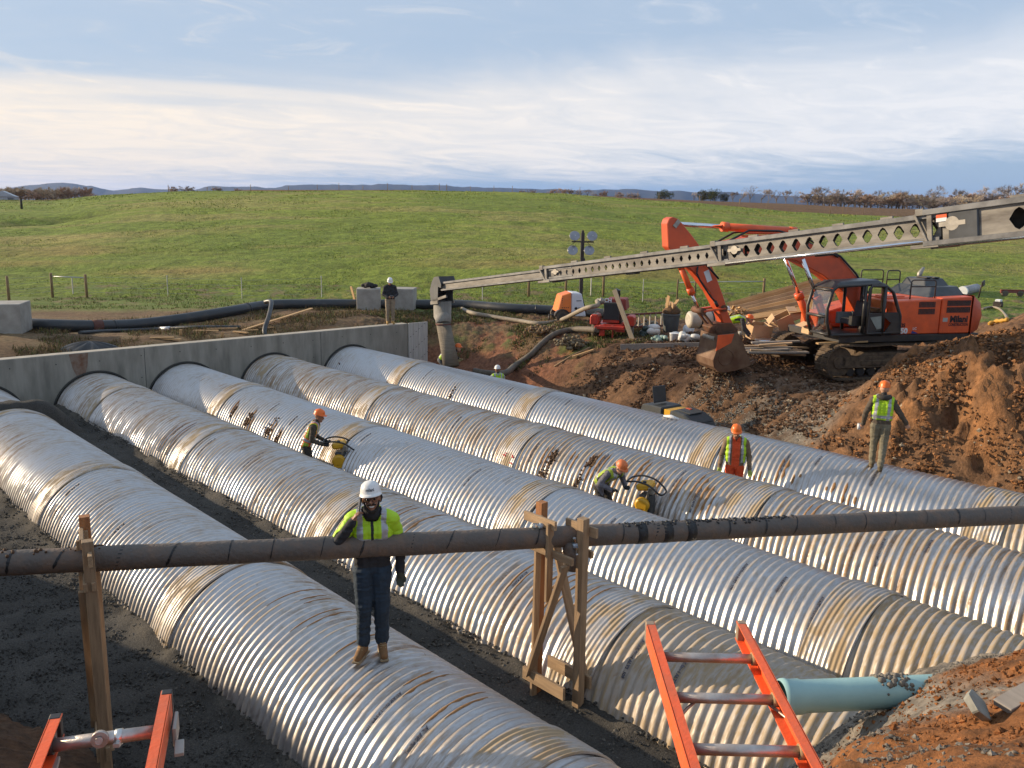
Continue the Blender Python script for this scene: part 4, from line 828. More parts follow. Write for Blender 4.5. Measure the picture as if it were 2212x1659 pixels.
    pr = [(-2.88, 1.26), (-3.35, 1.26), (-3.62, 1.42), (-3.72, 1.85), (-3.62, 2.25), (-3.35, 2.46), (-2.88, 2.50)]
    mb = MB(); n = 16
    for k in range(n):
        a0, a1 = -PI/2+PI*k/n, -PI/2+PI*(k+1)/n
    rows = []
    for k in range(n+1):
        y = -1.42+2.84*k/n; b = math.sqrt(max(0, 1-(abs(y)/1.42)**3.2)); sh = .75*(1-b)
        rows.append([(-2.88, y, z) if x > -2.9 else (min(-2.9, x+sh), y, z) for x, z in pr])
    vs = [v for r in rows for v in r]; m = len(pr); fs = [(k*m+j, k*m+j+1, (k+1)*m+j+1, (k+1)*m+j) for k in range(n) for j in range(m-1)] + [tuple(range(m)), tuple((n)*m+j for j in range(m-1, -1, -1))]
    mb.add(vs, fs, True); mb.build('counterweight', XD, t)
    mb = MB(); mb.box((-.95, .2, 2.37), (1.5, 1.3, .05)); mb.box((-.6, .45, 2.41), (.7, .5, .04)); mb.build('catwalk', XO, t, .01)
    mb = MB()
    mb.add([(-1.62, .95, 2.40), (-2.95, .95, 2.46), (-2.95, -1.1, 2.46), (-1.62, -1.1, 2.40), (-1.95, .62, 2.70), (-2.88, .70, 2.72), (-2.88, -.9, 2.72), (-1.95, -.9, 2.70)], [(0, 1, 5, 4), (1, 2, 6, 5), (2, 3, 7, 6), (3, 0, 4, 7), (4, 5, 6, 7)]); mb.add([(-2.0, .3, 2.69), (-2.86, .35, 2.71), (-2.86, -.85, 2.71), (-2.0, -.85, 2.69), (-2.12, .1, 2.92), (-2.8, .12, 2.93), (-2.8, -.75, 2.93), (-2.12, -.75, 2.92)], [(0, 1, 5, 4), (1, 2, 6, 5), (2, 3, 7, 6), (3, 0, 4, 7), (4, 5, 6, 7)])
    hd = mb.build('engine_hood', XG, t, .02)
    for x in (-2.25, -2.55): m2 = MB(); m2.box((x, -.1, 2.95), (.2, .5, .04)); m2.build('hood_vent', XB, hd, .01)
    mb = MB(); mb.tube([(-2.6, -.75, 2.85), (-2.62, -.75, 3.02), (-2.75, -.75, 3.22)], [.07, .08, .045], 12); mb.build('exhaust_stack', PINM, t)
    mb = MB(); mb.tube([(-3.2, 1.25, 2.4), (-3.22, 1.28, 2.75), (-3.22, 1.28, 2.82)], .022, 8); mi = mb.build('mirror_arm', XB, t)
    mb = MB(); mb.box((-3.27, 1.30, 2.86), (.2, .05, .17), (0, .3, .5)); mb.build('mirror', XB, mi, .02)
    # handrails
    def rail(pts, nm='handrail'):
        m2 = MB(); m2.tube(pts, .021, 7); m2.build(nm, XB, t)
    for (x0, x1, y, z0, z1) in ((.35, -.35, -1.1, 2.3, 3.05), (-.65, -1.5, -1.1, 2.3, 3.12), (-1.65, -2.15, -1.1, 2.3, 3.1), (-.85, -1.75, 1.05, 2.35, 2.95)):
        c = .08; rail([(x0, y, z0), (x0, y, z1-c), (x0-c*.3, y, z1-c*.3), (x0-c, y, z1), (x1+c, y, z1), (x1+c*.3, y, z1-c*.3), (x1, y, z1-c), (x1, y, z0)])
        rail([(x0, y, (z0+z1)/2+.1), (x1, y, (z0+z1)/2+.1)], 'handrail_bar')
    # --- cab, near (left) side, door swung open against the body
    mb = MB(); mb.box((1.18, .93, 1.36), (1.86, .98, .10)); mb.build('cab_floor', XB, t, .01)
    mb = MB(); y0, y1 = .44, 1.42
    out = [(2.12, 1.36), (2.26, 1.75), (2.28, 2.15), (2.14, 2.68), (1.98, 2.80), (.62, 2.86)]
    for y in (y0, y1): mb.tube([(x, y, z) for x, z in out], .05, 8); mb.tube([(.40, y, 1.36), (.40, y, 2.84)], .055, 8); mb.tube([(2.12, y, 1.36), (.4, y, 1.36)], .05, 8); mb.tube([(.62, y, 2.86), (.40, y, 2.84)], .05, 8); mb.tube([(1.02, y, 1.36), (1.02, y, 2.85)], .05, 8)
    for x, z in ((2.12, 1.36), (2.27, 1.9), (2.14, 2.68), (.62, 2.86), (.4, 1.36), (.4, 2.84)): mb.tube([(x, y0, z), (x, y1, z)], .045, 8)
    cf = mb.build('cab_frame', XB, t)
    mb = MB(); mb.add([(2.12, y0-.02, 2.74), (2.12, y1+.03, 2.74), (.44, y1+.03, 2.88), (.44, y0-.02, 2.88), (1.85, y0+.08, 2.93), (1.85, y1-.08, 2.93), (.55, y1-.08, 2.98), (.55, y0+.08, 2.98)], [(0, 1, 2, 3), (4, 5, 6, 7), (0, 1, 5, 4), (1, 2, 6, 5), (2, 3, 7, 6), (3, 0, 4, 7)]); mb.build('cab_roof', XG, t, .02)
    mb = MB(); mb.box((.42, .93, 1.75), (.05, .96, .75)); mb.build('cab_back', XB, t)
    mb = MB(); mb.add([(2.12, y0+.03, 1.42), (2.12, y1-.03, 1.42), (2.27, y1-.03, 1.95), (2.27, y0+.03, 1.95), (2.14, y1-.03, 2.66), (2.14, y0+.03, 2.66)], [(0, 1, 2, 3), (3, 2, 4, 5)]); mb.add([(1.04, y0, 1.42), (2.08, y0, 1.42), (2.2, y0, 2.0), (2.08, y0, 2.68), (1.04, y0, 2.80)], [(0, 1, 2, 3, 4)]); mb.build('window', GLASS, cf, fix=False)
    mb = MB(); mb.box((1.0, .9, 1.70), (.55, .5, .16)); mb.box((.74, .9, 2.0), (.16, .48, .62), (0, -.15, 0)); mb.box((.70, .9, 2.40), (.1, .26, .2)); st = mb.build('seat', mat('seat_cloth', (.10, .09, .105), .8), t, .04)
    mb = MB(); mb.box((1.05, .9, 1.79), (.42, .40, .03)); mb.build('seat_pad', mat('seat_pad_tan', (.48, .42, .32), .8), st, .01)
    mb = MB(); mb.box((1.05, .60, 1.78), (.6, .14, .35)); mb.build('armrest_console', mat('console_grey', (.20, .21, .22), .6), t, .02); mb = MB(); mb.box((1.05, 1.2, 1.74), (.5, .14, .3)); mb.tube([(1.2, 1.2, 1.85), (1.25, 1.2, 2.05)], .025, 8); mb.build('console_levers', MATS['black_machine_paint'], t); mb = MB(); mb.box((1.9, .62, 1.75), (.1, .2, .35)); mb.build('console', mat('console_grey', (.20, .21, .22), .6), t, .02)
    # open door leaf folded back along the engine cover
    yd = 1.50; dpts = [(.93, 1.40), (.93, 2.72), (.86, 2.82), (.38, 2.80), (.12, 2.62), (-.20, 1.90), (-.24, 1.40)]
    mb = MB(); mb.tube([(x, yd, z) for x, z in dpts], .05, 8, closed=True); mb.tube([(.40, yd, 1.40), (.40, yd, 2.78)], .055, 8)
    d_ = mb.build('door', XB, t)
    mb = MB(); mb.prism([(.93, 2.0), (.42, 2.0), (.42, 1.90), (.35, 1.46), (.93, 1.44)], yd-.02, yd+.02); mb.prism([(.38, 2.02), (-.12, 2.02), (-.2, 1.86), (-.22, 1.44), (.3, 1.42), (.1, 1.7), (.38, 1.9)], yd-.02, yd+.02); mb.build('door_panel', XB, d_)
    mb = MB(); mb.prism([(.86, 1.88), (.48, 1.92), (.44, 1.55), (.60, 1.52)], yd+.021, yd+.03); mb.build('door_lower_glass', mat('pale_glass', (.30, .33, .30), .15, 0, .3, 3), d_)
    mb = MB(); mb.add([(.88, yd, 2.05), (.45, yd, 2.05), (.45, yd, 2.74), (.88, yd, 2.74)], [(0, 1, 2, 3)]); mb.build('window', GLASS, d_, fix=False)
    # --- lettering
    bl = mat('black_lettering', (.012, .012, .014), .5); wl = mat('white_lettering', (.78, .78, .78), .5)
    def txt(s, size, x, z, m, y, b=.0, sx=1., parent=t):
        me = text_mesh(s, size, 'lettering', m, b); o = link('lettering', me, parent, (x, y, z), (PI/2, 0, PI)); o.scale = (sx, 1, 1)
    txt('Milani', .28, -2.42, 1.765, bl, 1.406, .012, 1.0, s2); txt('CONSTRUCTION', .115, -2.42, 1.60, bl, 1.406, .004, .8, s2)
    txt('AXIS', .16, -.33, 1.60, bl, 1.386, .006, 1.1, s1); txt('350', .22, -.42, 1.43, wl, 1.386, .012, 1.15, s1); txt('LC', .10, -.86, 1.50, wl, 1.386, .003, 1.2, s1)
    mb = MB(); mb.prism([(-.75, 1.35), (-1.0, 1.35), (-.78, 1.44)], 1.384, 1.388); mb.build('blue_decal', mat('blue_decal', (.03, .05, .25), .5), s1)
    mb = MB(); mb.box((-1.92, 1.404, 1.76), (.17, .008, .12)); mb.build('plate', mat('plate_grey', (.42, .44, .40), .4), s2)
    # --- boom, stick, bucket (drawn in the plane of the arm)
    bo = [(-.35, 1.55), (.15, 1.45), (.9, 2.5), (1.75, 3.05), (2.75, 3.50), (4.2, 3.62), (5.45, 3.42), (5.66, 3.52), (5.62, 3.74), (5.3, 3.95), (4.2, 4.22), (3.2, 4.24), (2.2, 3.98), (1.2, 3.62), (.35, 2.85), (-.3, 1.9)]
    mb = MB(); mb.prism(bo, -.28, .28); b_ = mb.build('boom', XD, t, .025)
    for x, z, r in ((5.50, 3.60, .17),):
        mb = MB(); mb.cyl((x, -.36, z), (x, .36, z), r, 18); mb.box((x-.12, .345, z+.03), (.42, .05, .19), (0, .3, 0)); mb.build('boom_pin', PINM, b_)
    for pts in ([(1.3, .33, 3.6), (2.4, .33, 4.14), (3.4, .33, 4.36), (4.4, .33, 4.36), (5.1, .34, 4.02), (5.5, .36, 3.92), (5.75, .37, 3.7), (5.72, .37, 3.35), (5.3, .36, 2.95)], [(1.5, -.2, 3.78), (2.6, -.2, 4.28), (3.6, -.2, 4.40), (4.6, -.2, 4.28), (5.2, -.1, 4.0)], [(.1, .31, 2.5), (.6, .31, 3.1), (1.2, .31, 3.62), (2.2, .31, 4.05)]):
        mb = MB(); mb.tube(pts, .032, 7); mb.build('hydraulic_hose', RUBBER, b_)
    mb = MB(); mb.tube([(2.6, .30, 4.22), (4.6, .30, 4.20)], .03, 7); mb.tube([(2.6, .2, 4.29), (4.4, .2, 4.28)], .03, 7); mb.build('hydraulic_line', XO, b_)
    def ram(a, b, f, r1, r2, nm):
        a = Vector(a); b = Vector(b); c = a+(b-a)*f
        mb = MB(); mb.cyl(a, c, r1, 16); mb.cyl(c-(b-a).normalized()*.16, c+(b-a).normalized()*.04, r1*1.25, 16); mb.cyl(a-(b-a).normalized()*.12, a+(b-a).normalized()*.1, r1*1.1, 12); o = mb.build(nm, XO, t)
        mb = MB(); mb.cyl(c, b, r2, 14); mb.build('piston_rod', CHROME, o)
    ram((2.75, 0, 4.36), (6.62, 0, 4.52), .60, .115, .065, 'stick_cylinder')
    ram((1.55, .48, 1.45), (2.62, .48, 3.55), .45, .115, .065, 'boom_cylinder'); ram((1.55, -.48, 1.45), (2.62, -.48, 3.55), .45, .115, .065, 'boom_cylinder')
    sk = [(6.97, 4.52), (6.92, 4.66), (6.80, 4.72), (6.62, 4.66), (6.15, 4.18), (5.62, 3.58), (5.35, 3.10), (5.03, 2.42), (4.80, 1.85), (4.52, 1.38), (4.72, 1.30), (4.92, 1.50), (5.12, 1.95), (5.50, 2.55), (6.05, 3.15), (6.42, 3.42), (6.90, 3.85)]
    mb = MB(); mb.prism(sk, -.22, .22); s_ = mb.build('stick', XD, t, .02)
    mb = MB(); mb.box((6.68, .24, 4.52), (.24, .05, .13), (0, .9, 0)); mb.box((5.58, .40, 3.60), (.46, .06, .17), (0, .25, 0)); mb.build('pin_keeper', PINM, s_, .01)
    mb = MB(); mb.box((5.58, .226, 3.02), (.17, .008, .34), (0, .42, 0)); mb.build('decal', WHITEP, s_)
    mb = MB(); mb.tube([(5.95, .27, 3.3), (5.98, .29, 3.1), (5.85, .26, 2.9), (5.45, .25, 2.4), (5.30, .26, 2.25)], .028, 7); mb.tube([(5.32, .26, 2.28), (5.22, .26, 2.12)], .05, 8); mb.build('hydraulic_hose', RUBBER, s_)
    ram((6.38, 0, 3.30), (5.72, 0, 2.02), .62, .085, .05, 'bucket_cylinder')
    BR = mat('rusty_linkage', (.17, .07, .035), .75, .2, .4, 5, .2, 25, col2=(.09, .05, .03))
    for y in (-.27, .27):
        mb = MB(); mb.bar((5.70, y, 1.98), (4.98, y, 2.06), .05, .17, (0, 1, 0)); mb.build('idler_link', XD, t, .01)
        mb = MB(); mb.bar((5.70, y*.7, 1.98), (5.22, y*.7, 1.45), .05, .15, (0, 1, 0)); mb.build('push_link', BR, t, .01)
    mb = MB(); mb.cyl((5.70, -.32, 1.98), (5.70, .32, 1.98), .10, 14); mb.cyl((5.0, -.3, 2.06), (5.0, .3, 2.06), .10, 14); mb.build('link_pin', BR, t)
    mb = MB(); mb.prism([(5.42, 1.50), (5.30, 1.28), (4.60, 1.16), (4.50, 1.42), (4.72, 1.62), (5.2, 1.62)], -.30, .30); cp = mb.build('quick_coupler', BR, t, .02)
    for x, z in ((5.20, 1.43), (4.62, 1.32), (5.26, 1.16), (4.72, 1.30)):
        mb = MB(); mb.cyl((x, -.36, z), (x, .36, z), .085, 14); mb.build('coupler_pin', PINM if x > 5.25 else BR, cp)
    bk = [(5.30, 1.30), (5.34, .80), (5.42, .55), (5.38, .34), (5.25, .21), (5.02, .16), (4.62, .22), (4.2, .34), (4.16, .40)]
    lip = [(4.16, .40), (4.52, 1.18), (4.62, 1.34)]
    side = bk+[(4.52, 1.18), (4.66, 1.36)]
    mb = MB()
    for y in (-.55, .52): mb.prism(side, y, y+.04)
    n = len(bk); vs = [(x, y, z) for y in (-.53, .53) for x, z in bk]; mb.add(vs, [(i, i+1, n+i+1, n+i) for i in range(n-1)])
    bu = mb.build('bucket', BUCK, t)
    mb = MB(); mb.prism([(5.31, 1.30), (5.345, .82), (4.86, 1.06), (4.78, 1.33)], .545, .57); mb.build('bucket_ear', XO, bu, .005)
    mb = MB(); mb.tube([(5.0+.24*math.cos(a), .565, .62+.24*math.sin(a)) for a in np.linspace(0, 6.1, 22)], .012, 5); mb.build('wear_ring', BUCK, bu)
    for k in range(5):
        y = -.45+k*.225; mb = MB(); mb.bar((4.20, y, .37), (3.98, y, .46), .09, .06, (0, 1, 0)); mb.bar((4.0, y, .45), (3.88, y, .50), .06, .03, (0, 1, 0)); mb.build('bucket_tooth', BUCK, bu)
build_excavator()
def build_conveyor():
    A = Vector((19.43, 24.4, 3.36)); B = Vector((17.63, 5.41, 6.07)); d = (B-A).normalized(); lat = Vector((d.y, -d.x, 0)).normalized()   # lateral, away from camera side?
    if lat.dot(-Vector((FW.x, FW.y, 0))) < 0: lat = -lat
    up = lat.cross(d); 
    if up.z < 0: up = -up
    M = Matrix((d, lat, up)).transposed().to_4x4(); M.translation = A
    t = thing('conveyor_boom', 'long grey telescopic conveyor boom with rows of hexagonal holes, reaching in from the right', 'conveyor'); t.matrix_world = M
    pa = mat('conveyor_paint', (.27, .25, .215), .65, .1, .45, 1.6, .1, 30, col2=(.115, .10, .085), stretch=(.8, 3, 3)); ra = mat('conveyor_rail', (.20, .20, .20), .5, .3, .5, 3, col2=(.10, .10, .10)); belt = mat('conveyor_belt', (.035, .033, .032), .8, 0, .4, 5); dk = mat('greasy_steel', (.06, .058, .055), .6, .2, .5, 5)
    def L(px, py):        # px in 2212 image -> distance along the boom (its near side face)
        q = ray22(px, py); n = Vector((q.x, q.y, q.z)).cross(UP); # vertical plane through ray
        o = Vector((0, 0, CAMZ)); return (o-A).dot(n)/d.dot(n)
    def plate(x0, x1, zc, h, y, ncell, hw, hh, m, th=.02, skew=0.):
        "web plate with a row of hexagonal holes"
        mb = MB(); c = (x1-x0)/ncell; vs = []; fs = []
        for k in range(ncell):
            a = x0+k*c; b = a+c; mx = (a+b)/2
            outp = [(a, zc-h/2), (mx, zc-h/2), (b, zc-h/2), (b, zc), (b, zc+h/2), (mx, zc+h/2), (a, zc+h/2), (a, zc)]
            inn = [(mx-hw*.42, zc-hh*.78), (mx, zc-hh), (mx+hw*.42, zc-hh*.78), (mx+hw, zc), (mx+hw*.42, zc+hh*.78), (mx, zc+hh), (mx-hw*.42, zc+hh*.78), (mx-hw, zc)]
            for s in (0, 1):
                yy = y-th*s; b0 = len(vs); vs += [(x, yy, z) for x, z in outp]+[(x, yy, z) for x, z in inn]
                for i in range(8):
                    f = (b0+i, b0+(i+1) % 8, b0+8+(i+1) % 8, b0+8+i); fs.append(f if s else f[::-1])
            b0 = len(vs)-32
            for i in range(8): fs.append((b0+8+i, b0+8+(i+1) % 8, b0+24+(i+1) % 8, b0+24+i))
        mb.add(vs, fs); return mb.build('side_plate', m, None, fix=True)
    secs = [(L(965, 610), L(1250, 575), .27, .42, 0, 0, 0), (L(1190, 580), L(1590, 545), .42, .5, 24, .058, .08), (L(1566, 545), L(2050, 485), .50, .6, 15, .115, .14), (L(2018, 485), L(2018, 485)+8.5, .66, .72, 9, .17, .20)]
    for k, (x0, x1, h, w, nc, hw, hh) in enumerate(secs):
        s = thing('boom_section', None, None); s.parent = t; s.matrix_parent_inverse = Matrix()
        zc = 0.0
        for y in (w/2, -w/2):
            if nc:
                st = .0 if k == 0 else .35
                o = plate(x0+st, x1, zc-.02, h*.80, y, nc, hw, hh, pa); o.parent = s
            else:
                mb = MB(); mb.box(((x0+x1)/2, y, zc-.03), (x1-x0, .02, h*.8)); mb.build('side_plate', pa, s)
            e = .03*(1 if y > 0 else -1)
            mb = MB(); mb.box(((x0+x1)/2, y+e*.4, zc+h*.45), (x1-x0, .075+.02*k, .075+.012*k)); mb.build('top_rail', ra, s, .008)
            mb = MB(); mb.box(((x0+x1)/2, y+e*.4, zc-h*.46), (x1-x0, .085+.02*k, .06+.012*k)); mb.build('bottom_rail', ra, s, .008)
            if k: 
                mb = MB(); g = .03*(1 if y > 0 else -1)
                mb.box((x0+.12, y+g, -.02), (.10, .05, h*1.02)); mb.bar((x0-.16, y+g, h*.42), (x0+.10, y+g, -h*.5), .05, .09, (0, 1, 0)); mb.box((x0+.02, y+g, -h*.53), (.55, .09, .07)); mb.box((x0-.06, y+g*.8, h*.47), (.16, .1, .13)); mb.build('collar_plate', pa, s, .006)
                mb = MB(); mb.cyl((x0+.55, y+g*.2, .03), (x0+.55, y+g*1.6, .03), h*.20, 18); mb.box((x0+.55, y+g*1.2, .03), (h*.75, .03, h*.13)); mb.build('guide_wheel', PINM, s)
                for q in range(int((x1-x0)/.42)):
                    pass
        mb = MB(); mb.box(((x0+x1)/2, 0, zc+h*.47+.03), (x1-x0, w-.1, .025)); mb.box(((x0+x1)/2, 0, zc-h*.30), (x1-x0, w-.14, .02)); mb.build('belt', belt, s)
        mb = MB(); mb.box(((x0+x1)/2, 0, zc-h*.52), (x1-x0, w*.8, .03)); mb.build('floor_pan', dk, s)
        nr = int((x1-x0)/.9); 
        for q in range(nr):
            x = x0+.5+q*.9; mb = MB(); mb.cyl((x, -w/2+.03, zc+h*.40), (x, w/2-.03, zc+h*.40), .05, 8); mb.build('idler_roller', dk, s)
        if k: 
            mb = MB(); xm = x0+(x1-x0)*.52; mb.box((xm, w*.3, -h*.56), (.35, .2, .09)); mb.build('cable_guide', dk, s, .01)
            for q in range(4): 
                mb = MB(); mb.box((x0+(q+1)*(x1-x0)/5, w/2, h*.47+.06), (.26, .05, .05)); mb.build('rail_bracket', pa, s, .005)
        if k >= 2:
            mb = MB(); mb.cyl((x0+.3, w/2+.05, -h*.56), (x1-.2, w/2+.05, -h*.50), .035, 10); mb.build('extend_ram', CHROME, s)
        if k == 3:
            mb = MB(); mb.box((x0+.75, w/2+.02, 0), (.55, .05, .62)); mb.build('junction_box', XG, s, .02); mb = MB(); mb.box((x0+.35, w/2+.03, .18), (.2, .02, .08)); mb.build('warning_label', XO, s)
            mb = MB(); mb.box((x0+.35, w/2+.032, .12), (.2, .02, .07)); mb.build('white_label', WHITEP, s)
    # discharge head and rubber hood
    mb = MB(); mb.cyl((-.08, -.26, -.02), (-.08, .26, -.02), .15, 18); mb.build('head_pulley', dk, t)
    hood = [(-.42, -.55), (-.45, -.1), (-.28, .18), (-.10, .36), (.20, .36), (.33, .06), (.30, -.05), (.12, .0), (.05, -.35), (.05, -.55)]
    for y in (-.33, .31):
        mb = MB(); mb.prism(hood, y, y+.02); mb.build('hood_side', mat('grey_rubber', (.14, .14, .135), .8, 0, .3, 3), t)
    vs = [(x, y, z) for y in (-.31, .31) for x, z in hood[:6]]; mb = MB(); mb.add(vs, [(i, i+1, 7+i, 6+i) for i in range(5)]); mb.build('hood_cover', XB, t)
    mb = MB(); mb.box((-.17, .34, -.55), (.5, .05, .12)); mb.box((.15, .3, -.42), (.9, .06, .1), (0, -.13, 0)); mb.box((-.17, -.34, -.55), (.5, .05, .12)); mb.build('chute_ring', pa, t, .01)
    # drop hose hanging from the head
    top = M @ Vector((-.17, 0, -.55)); foot = at_d(975, 793, 30.3)
    hs = thing('drop_hose', 'grey hanging drop hose at the end of the conveyor, guided by a crouching worker', 'hose', tuple(top))
    mid = at_d(958, 700, 30.75); P0 = [Vector((0, 0, .05)), Vector((0, 0, -.5)), (mid-top)*.75+Vector((0, 0, 0)), mid-top, (mid-top)*.45+(foot-top)*.55, foot-top]
    cu1 = mat('hose_canvas_pale', (.30, .285, .25), .85, 0, .25, 3, .3, 25, stretch=(6, 6, .6)); cu2 = mat('hose_canvas_brown', (.215, .18, .135), .85, 0, .3, 3, .3, 40, stretch=(1, 1, 9))
    mb = MB(); mb.tube(P0[:4], [.33, .32, .29, .275], 20); mb.build('upper_sleeve', cu1, hs); mb = MB(); mb.tube([P0[3]+Vector((0, 0, .05))]+P0[3:], [.25, .262, .27, .295], 20); mb.build('lower_sleeve', cu2, hs)
    mb = MB(); mb.tube([P0[3]+Vector((0, 0, .03)), P0[3]-Vector((0, 0, .03))], .282, 20); mb.build('strap', mat('strap_red', (.12, .04, .03), .8), hs)
build_conveyor()
def gpt(px, py, D, dz=0.):
    p = at_d(px, py, D); return Vector((p.x, p.y, gz(p.x, p.y)+dz))
def build_site_machines():
    # ---- light tower trailer
    b = at_g(1228, 693, 25); sc_ = b.xy.length; yaw = math.atan2(RT.y, RT.x)
    t = thing('light_tower', 'orange and white towable light tower with four round lamps on a black mast', 'light tower', tuple(b), yaw+.15)
    oo = mat('bright_orange_panel', (.78, .20, .035), .45, 0, .1, 4); wp = mat('white_panel', (.66, .67, .70), .4, 0, .08, 4)
    mb = MB(); mb.add([(-.62, -.6, .42), (-.02, -.6, .42), (-.02, .55, .42), (-.62, .55, .42), (-.44, -.5, 1.12), (-.02, -.52, 1.26), (-.02, .5, 1.26), (-.44, .5, 1.12)], [(0, 1, 2, 3), (4, 5, 6, 7), (0, 1, 5, 4), (1, 2, 6, 5), (2, 3, 7, 6), (3, 0, 4, 7)]); oc = mb.build('orange_cover', oo, t, .03)
    mb = MB(); mb.add([(-.01, -.62, .25), (.62, -.62, .25), (.62, .56, .25), (-.01, .56, .25), (-.01, -.54, 1.25), (.42, -.54, 1.22), (.42, .5, 1.22), (-.01, .5, 1.25)], [(0, 1, 2, 3), (4, 5, 6, 7), (0, 1, 5, 4), (1, 2, 6, 5), (2, 3, 7, 6), (3, 0, 4, 7)]); wc = mb.build('white_cover', wp, t, .04)
    for i in range(6):
        for j in range(4): mb = MB(); mb.box((-.40+j*.085, -.571+.012*i*.9, .62+i*.075), (.05, .02, .035)); mb.build('vent_slot', XB, oc)
    bl = MATS['black_lettering']
    mb = MB(); mb.lathe([(.035, 0), (.06, 0), (.06, .01), (.035, .01)], 16, Matrix.Translation((.18, -.605, .60)) @ Matrix.Rotation(PI/2, 4, 'X')); mb.build('logo_ring', bl, wc)
    mb = MB(); mb.box((.36, -.60, .62), (.2, .012, .035)); mb.box((.36, -.603, .57), (.2, .012, .025)); mb.box((.30, -.578, .92), (.22, .012, .03)); mb.box((.28, -.61, .49), (.24, .012, .02)); mb.build('printed_line', mat('grey_print', (.16, .16, .18), .6), wc)
    mb = MB(); mb.cyl((-.42, -.72, .26), (-.42, -.52, .26), .26, 20); ty = mb.build('tyre', mat('dusty_tyre', (.13, .105, .08), .85, 0, .4, 6), t); mb = MB(); mb.cyl((-.42, -.735, .26), (-.42, -.70, .26), .15, 16); mb.build('rim', XB, ty)
    mb = MB(); mb.cyl((-.42, .5, .26), (-.42, .68, .26), .26, 20); mb.build('tyre', MATS['dusty_tyre'], t)
    mb = MB(); pts = [(-.42+.34*math.cos(a), .26+.32*math.sin(a)) for a in np.linspace(-.2, PI*.98, 9)]+[(-.42+.26*math.cos(a), .26+.26*math.sin(a)) for a in np.linspace(PI*.98, -.2, 9)]; mb.prism(pts, -.74, -.50); mb.build('fender', XB, t)
    mb = MB(); mb.bar((-.75, 0, .3), (.8, 0, .3), .1, .08); mb.bar((.6, 0, .32), (1.75, -.25, .22), .07, .05); mb.tube([(-.95, -.5, .32), (-.55, -.5, .32)], .03, 8); mb.tube([(-.95, -.5, .35), (-.95, -.5, 0)], .03, 8); mb.tube([(1.5, -.2, .3), (1.5, -.2, 0)], .03, 8); mb.build('trailer_frame', XB, t)
    mb = MB(); mb.bar((.50, 0, .3), (.50, 0, 3.72), .14, .14, (1, 0, 0)); mb.bar((.50, 0, 3.5), (.50, 0, 3.83), .09, .09, (1, 0, 0)); mb.box((.58, 0, 2.6), (.1, .1, .12)); mb.box((.58, 0, 1.9), (.12, .12, .14)); ms = mb.build('mast', XB, t)
    mb = MB(); mb.add([(.45, -.3, .3), (.62, -.3, .3), (.62, -.3, .75), (.35, -.3, 1.05)], [(0, 1, 2, 3)]); mb.bar((.42, -.25, 1.0), (.62, -.25, .3), .2, .2); mb.build('mast_base', XB, t)
    mb = MB(); mb.box((.50, -.03, 3.35), (.95, .06, .06)); mb.box((.5, -.08, 3.35), (.12, .06, .16)); mb.build('lamp_bar', XB, ms)
    hm = mat('lamp_shell', (.30, .30, .32), .3, .6); rm = mat('lamp_reflector', (.62, .64, .68), .18, .85, .25, 6)
    for (x, z) in ((.12, 3.58), (.87, 3.58), (.05, 2.98), (.76, 2.98)):
        T = Matrix.Translation((x, -.16, z)) @ Matrix.Rotation(rad(64), 4, 'X') @ Matrix.Rotation(rad(-8), 4, 'Y')
        mb = MB(); mb.lathe([(.05, -.14), (.11, -.10), (.20, .03), (.22, .05), (.21, .055)], 24, T); lp = mb.build('lamp', hm, ms, fix=False)
        mb = MB(); mb.lathe([(.001, -.05), (.09, -.03), (.17, .015), (.208, .05)], 24, T); mb.build('reflector', rm, lp, fix=False)
        mb = MB(); mb.ball(T @ Vector((.03, .02, .0)), .06, 10); mb.build('bulb', mat('bulb_white', (.8, .8, .78), .25), lp)
        mb = MB(); mb.tube([(.5+(x-.5)*.7, -.03, 3.35), (x+(.1 if x > .5 else -.1), -.06, (3.35+z)/2), (x, -.08, z-.1)], .012, 6); mb.build('lamp_arm', XB, lp)
    # ---- red engine pump on wheels
    b = at_g(1322, 726, 24); R_ = mat('red_machine_paint', (.58, .045, .018), .45, 0, .3, 3, .05, 20, col2=(.32, .035, .02)); RD = mat('dark_red_paint', (.25, .035, .022), .6, 0, .3, 3)
    t = thing('engine_pump', 'red wheeled engine pump with a tall black radiator beside the light tower', 'pump', tuple(b), yaw-.25)
    mb = MB(); mb.box((0, -.30, .98), (.62, .16, .66)); mb.build('radiator', XB, t, .02); mb = MB(); mb.box((.0, -.385, .98), (.52, .01, .56)); mb.build('radiator_core', mat('radiator_core', (.03, .035, .037), .7, 0, .4, 40), t)
    mb = MB(); mb.box((.1, .4, 1.22), (.85, 1.0, .42), taper=.86); mb.build('engine_hood', RD, t, .03); mb = MB(); mb.box((.05, .25, .78), (.6, 1.1, .5)); mb.build('engine_block', mat('engine_dark', (.05, .035, .03), .6, .2, .5, 8), t, .02)
    mb = MB(); mb.box((-.02, -.12, .60), (.62, .5, .12)); mb.box((.0, 0, .42), (1.1, 1.9, .12)); mb.box((.1, -.62, .42), (.75, .1, .22)); mb.box((-.28, -.75, .30), (.2, .12, .42)); mb.box((.12, -.75, .26), (.06, .1, .5)); mb.box((.38, -.70, .30), (.36, .06, .1)); mb.box((.62, -.3, .5), (.3, .5, .22)); mb.build('chassis', R_, t, .015)
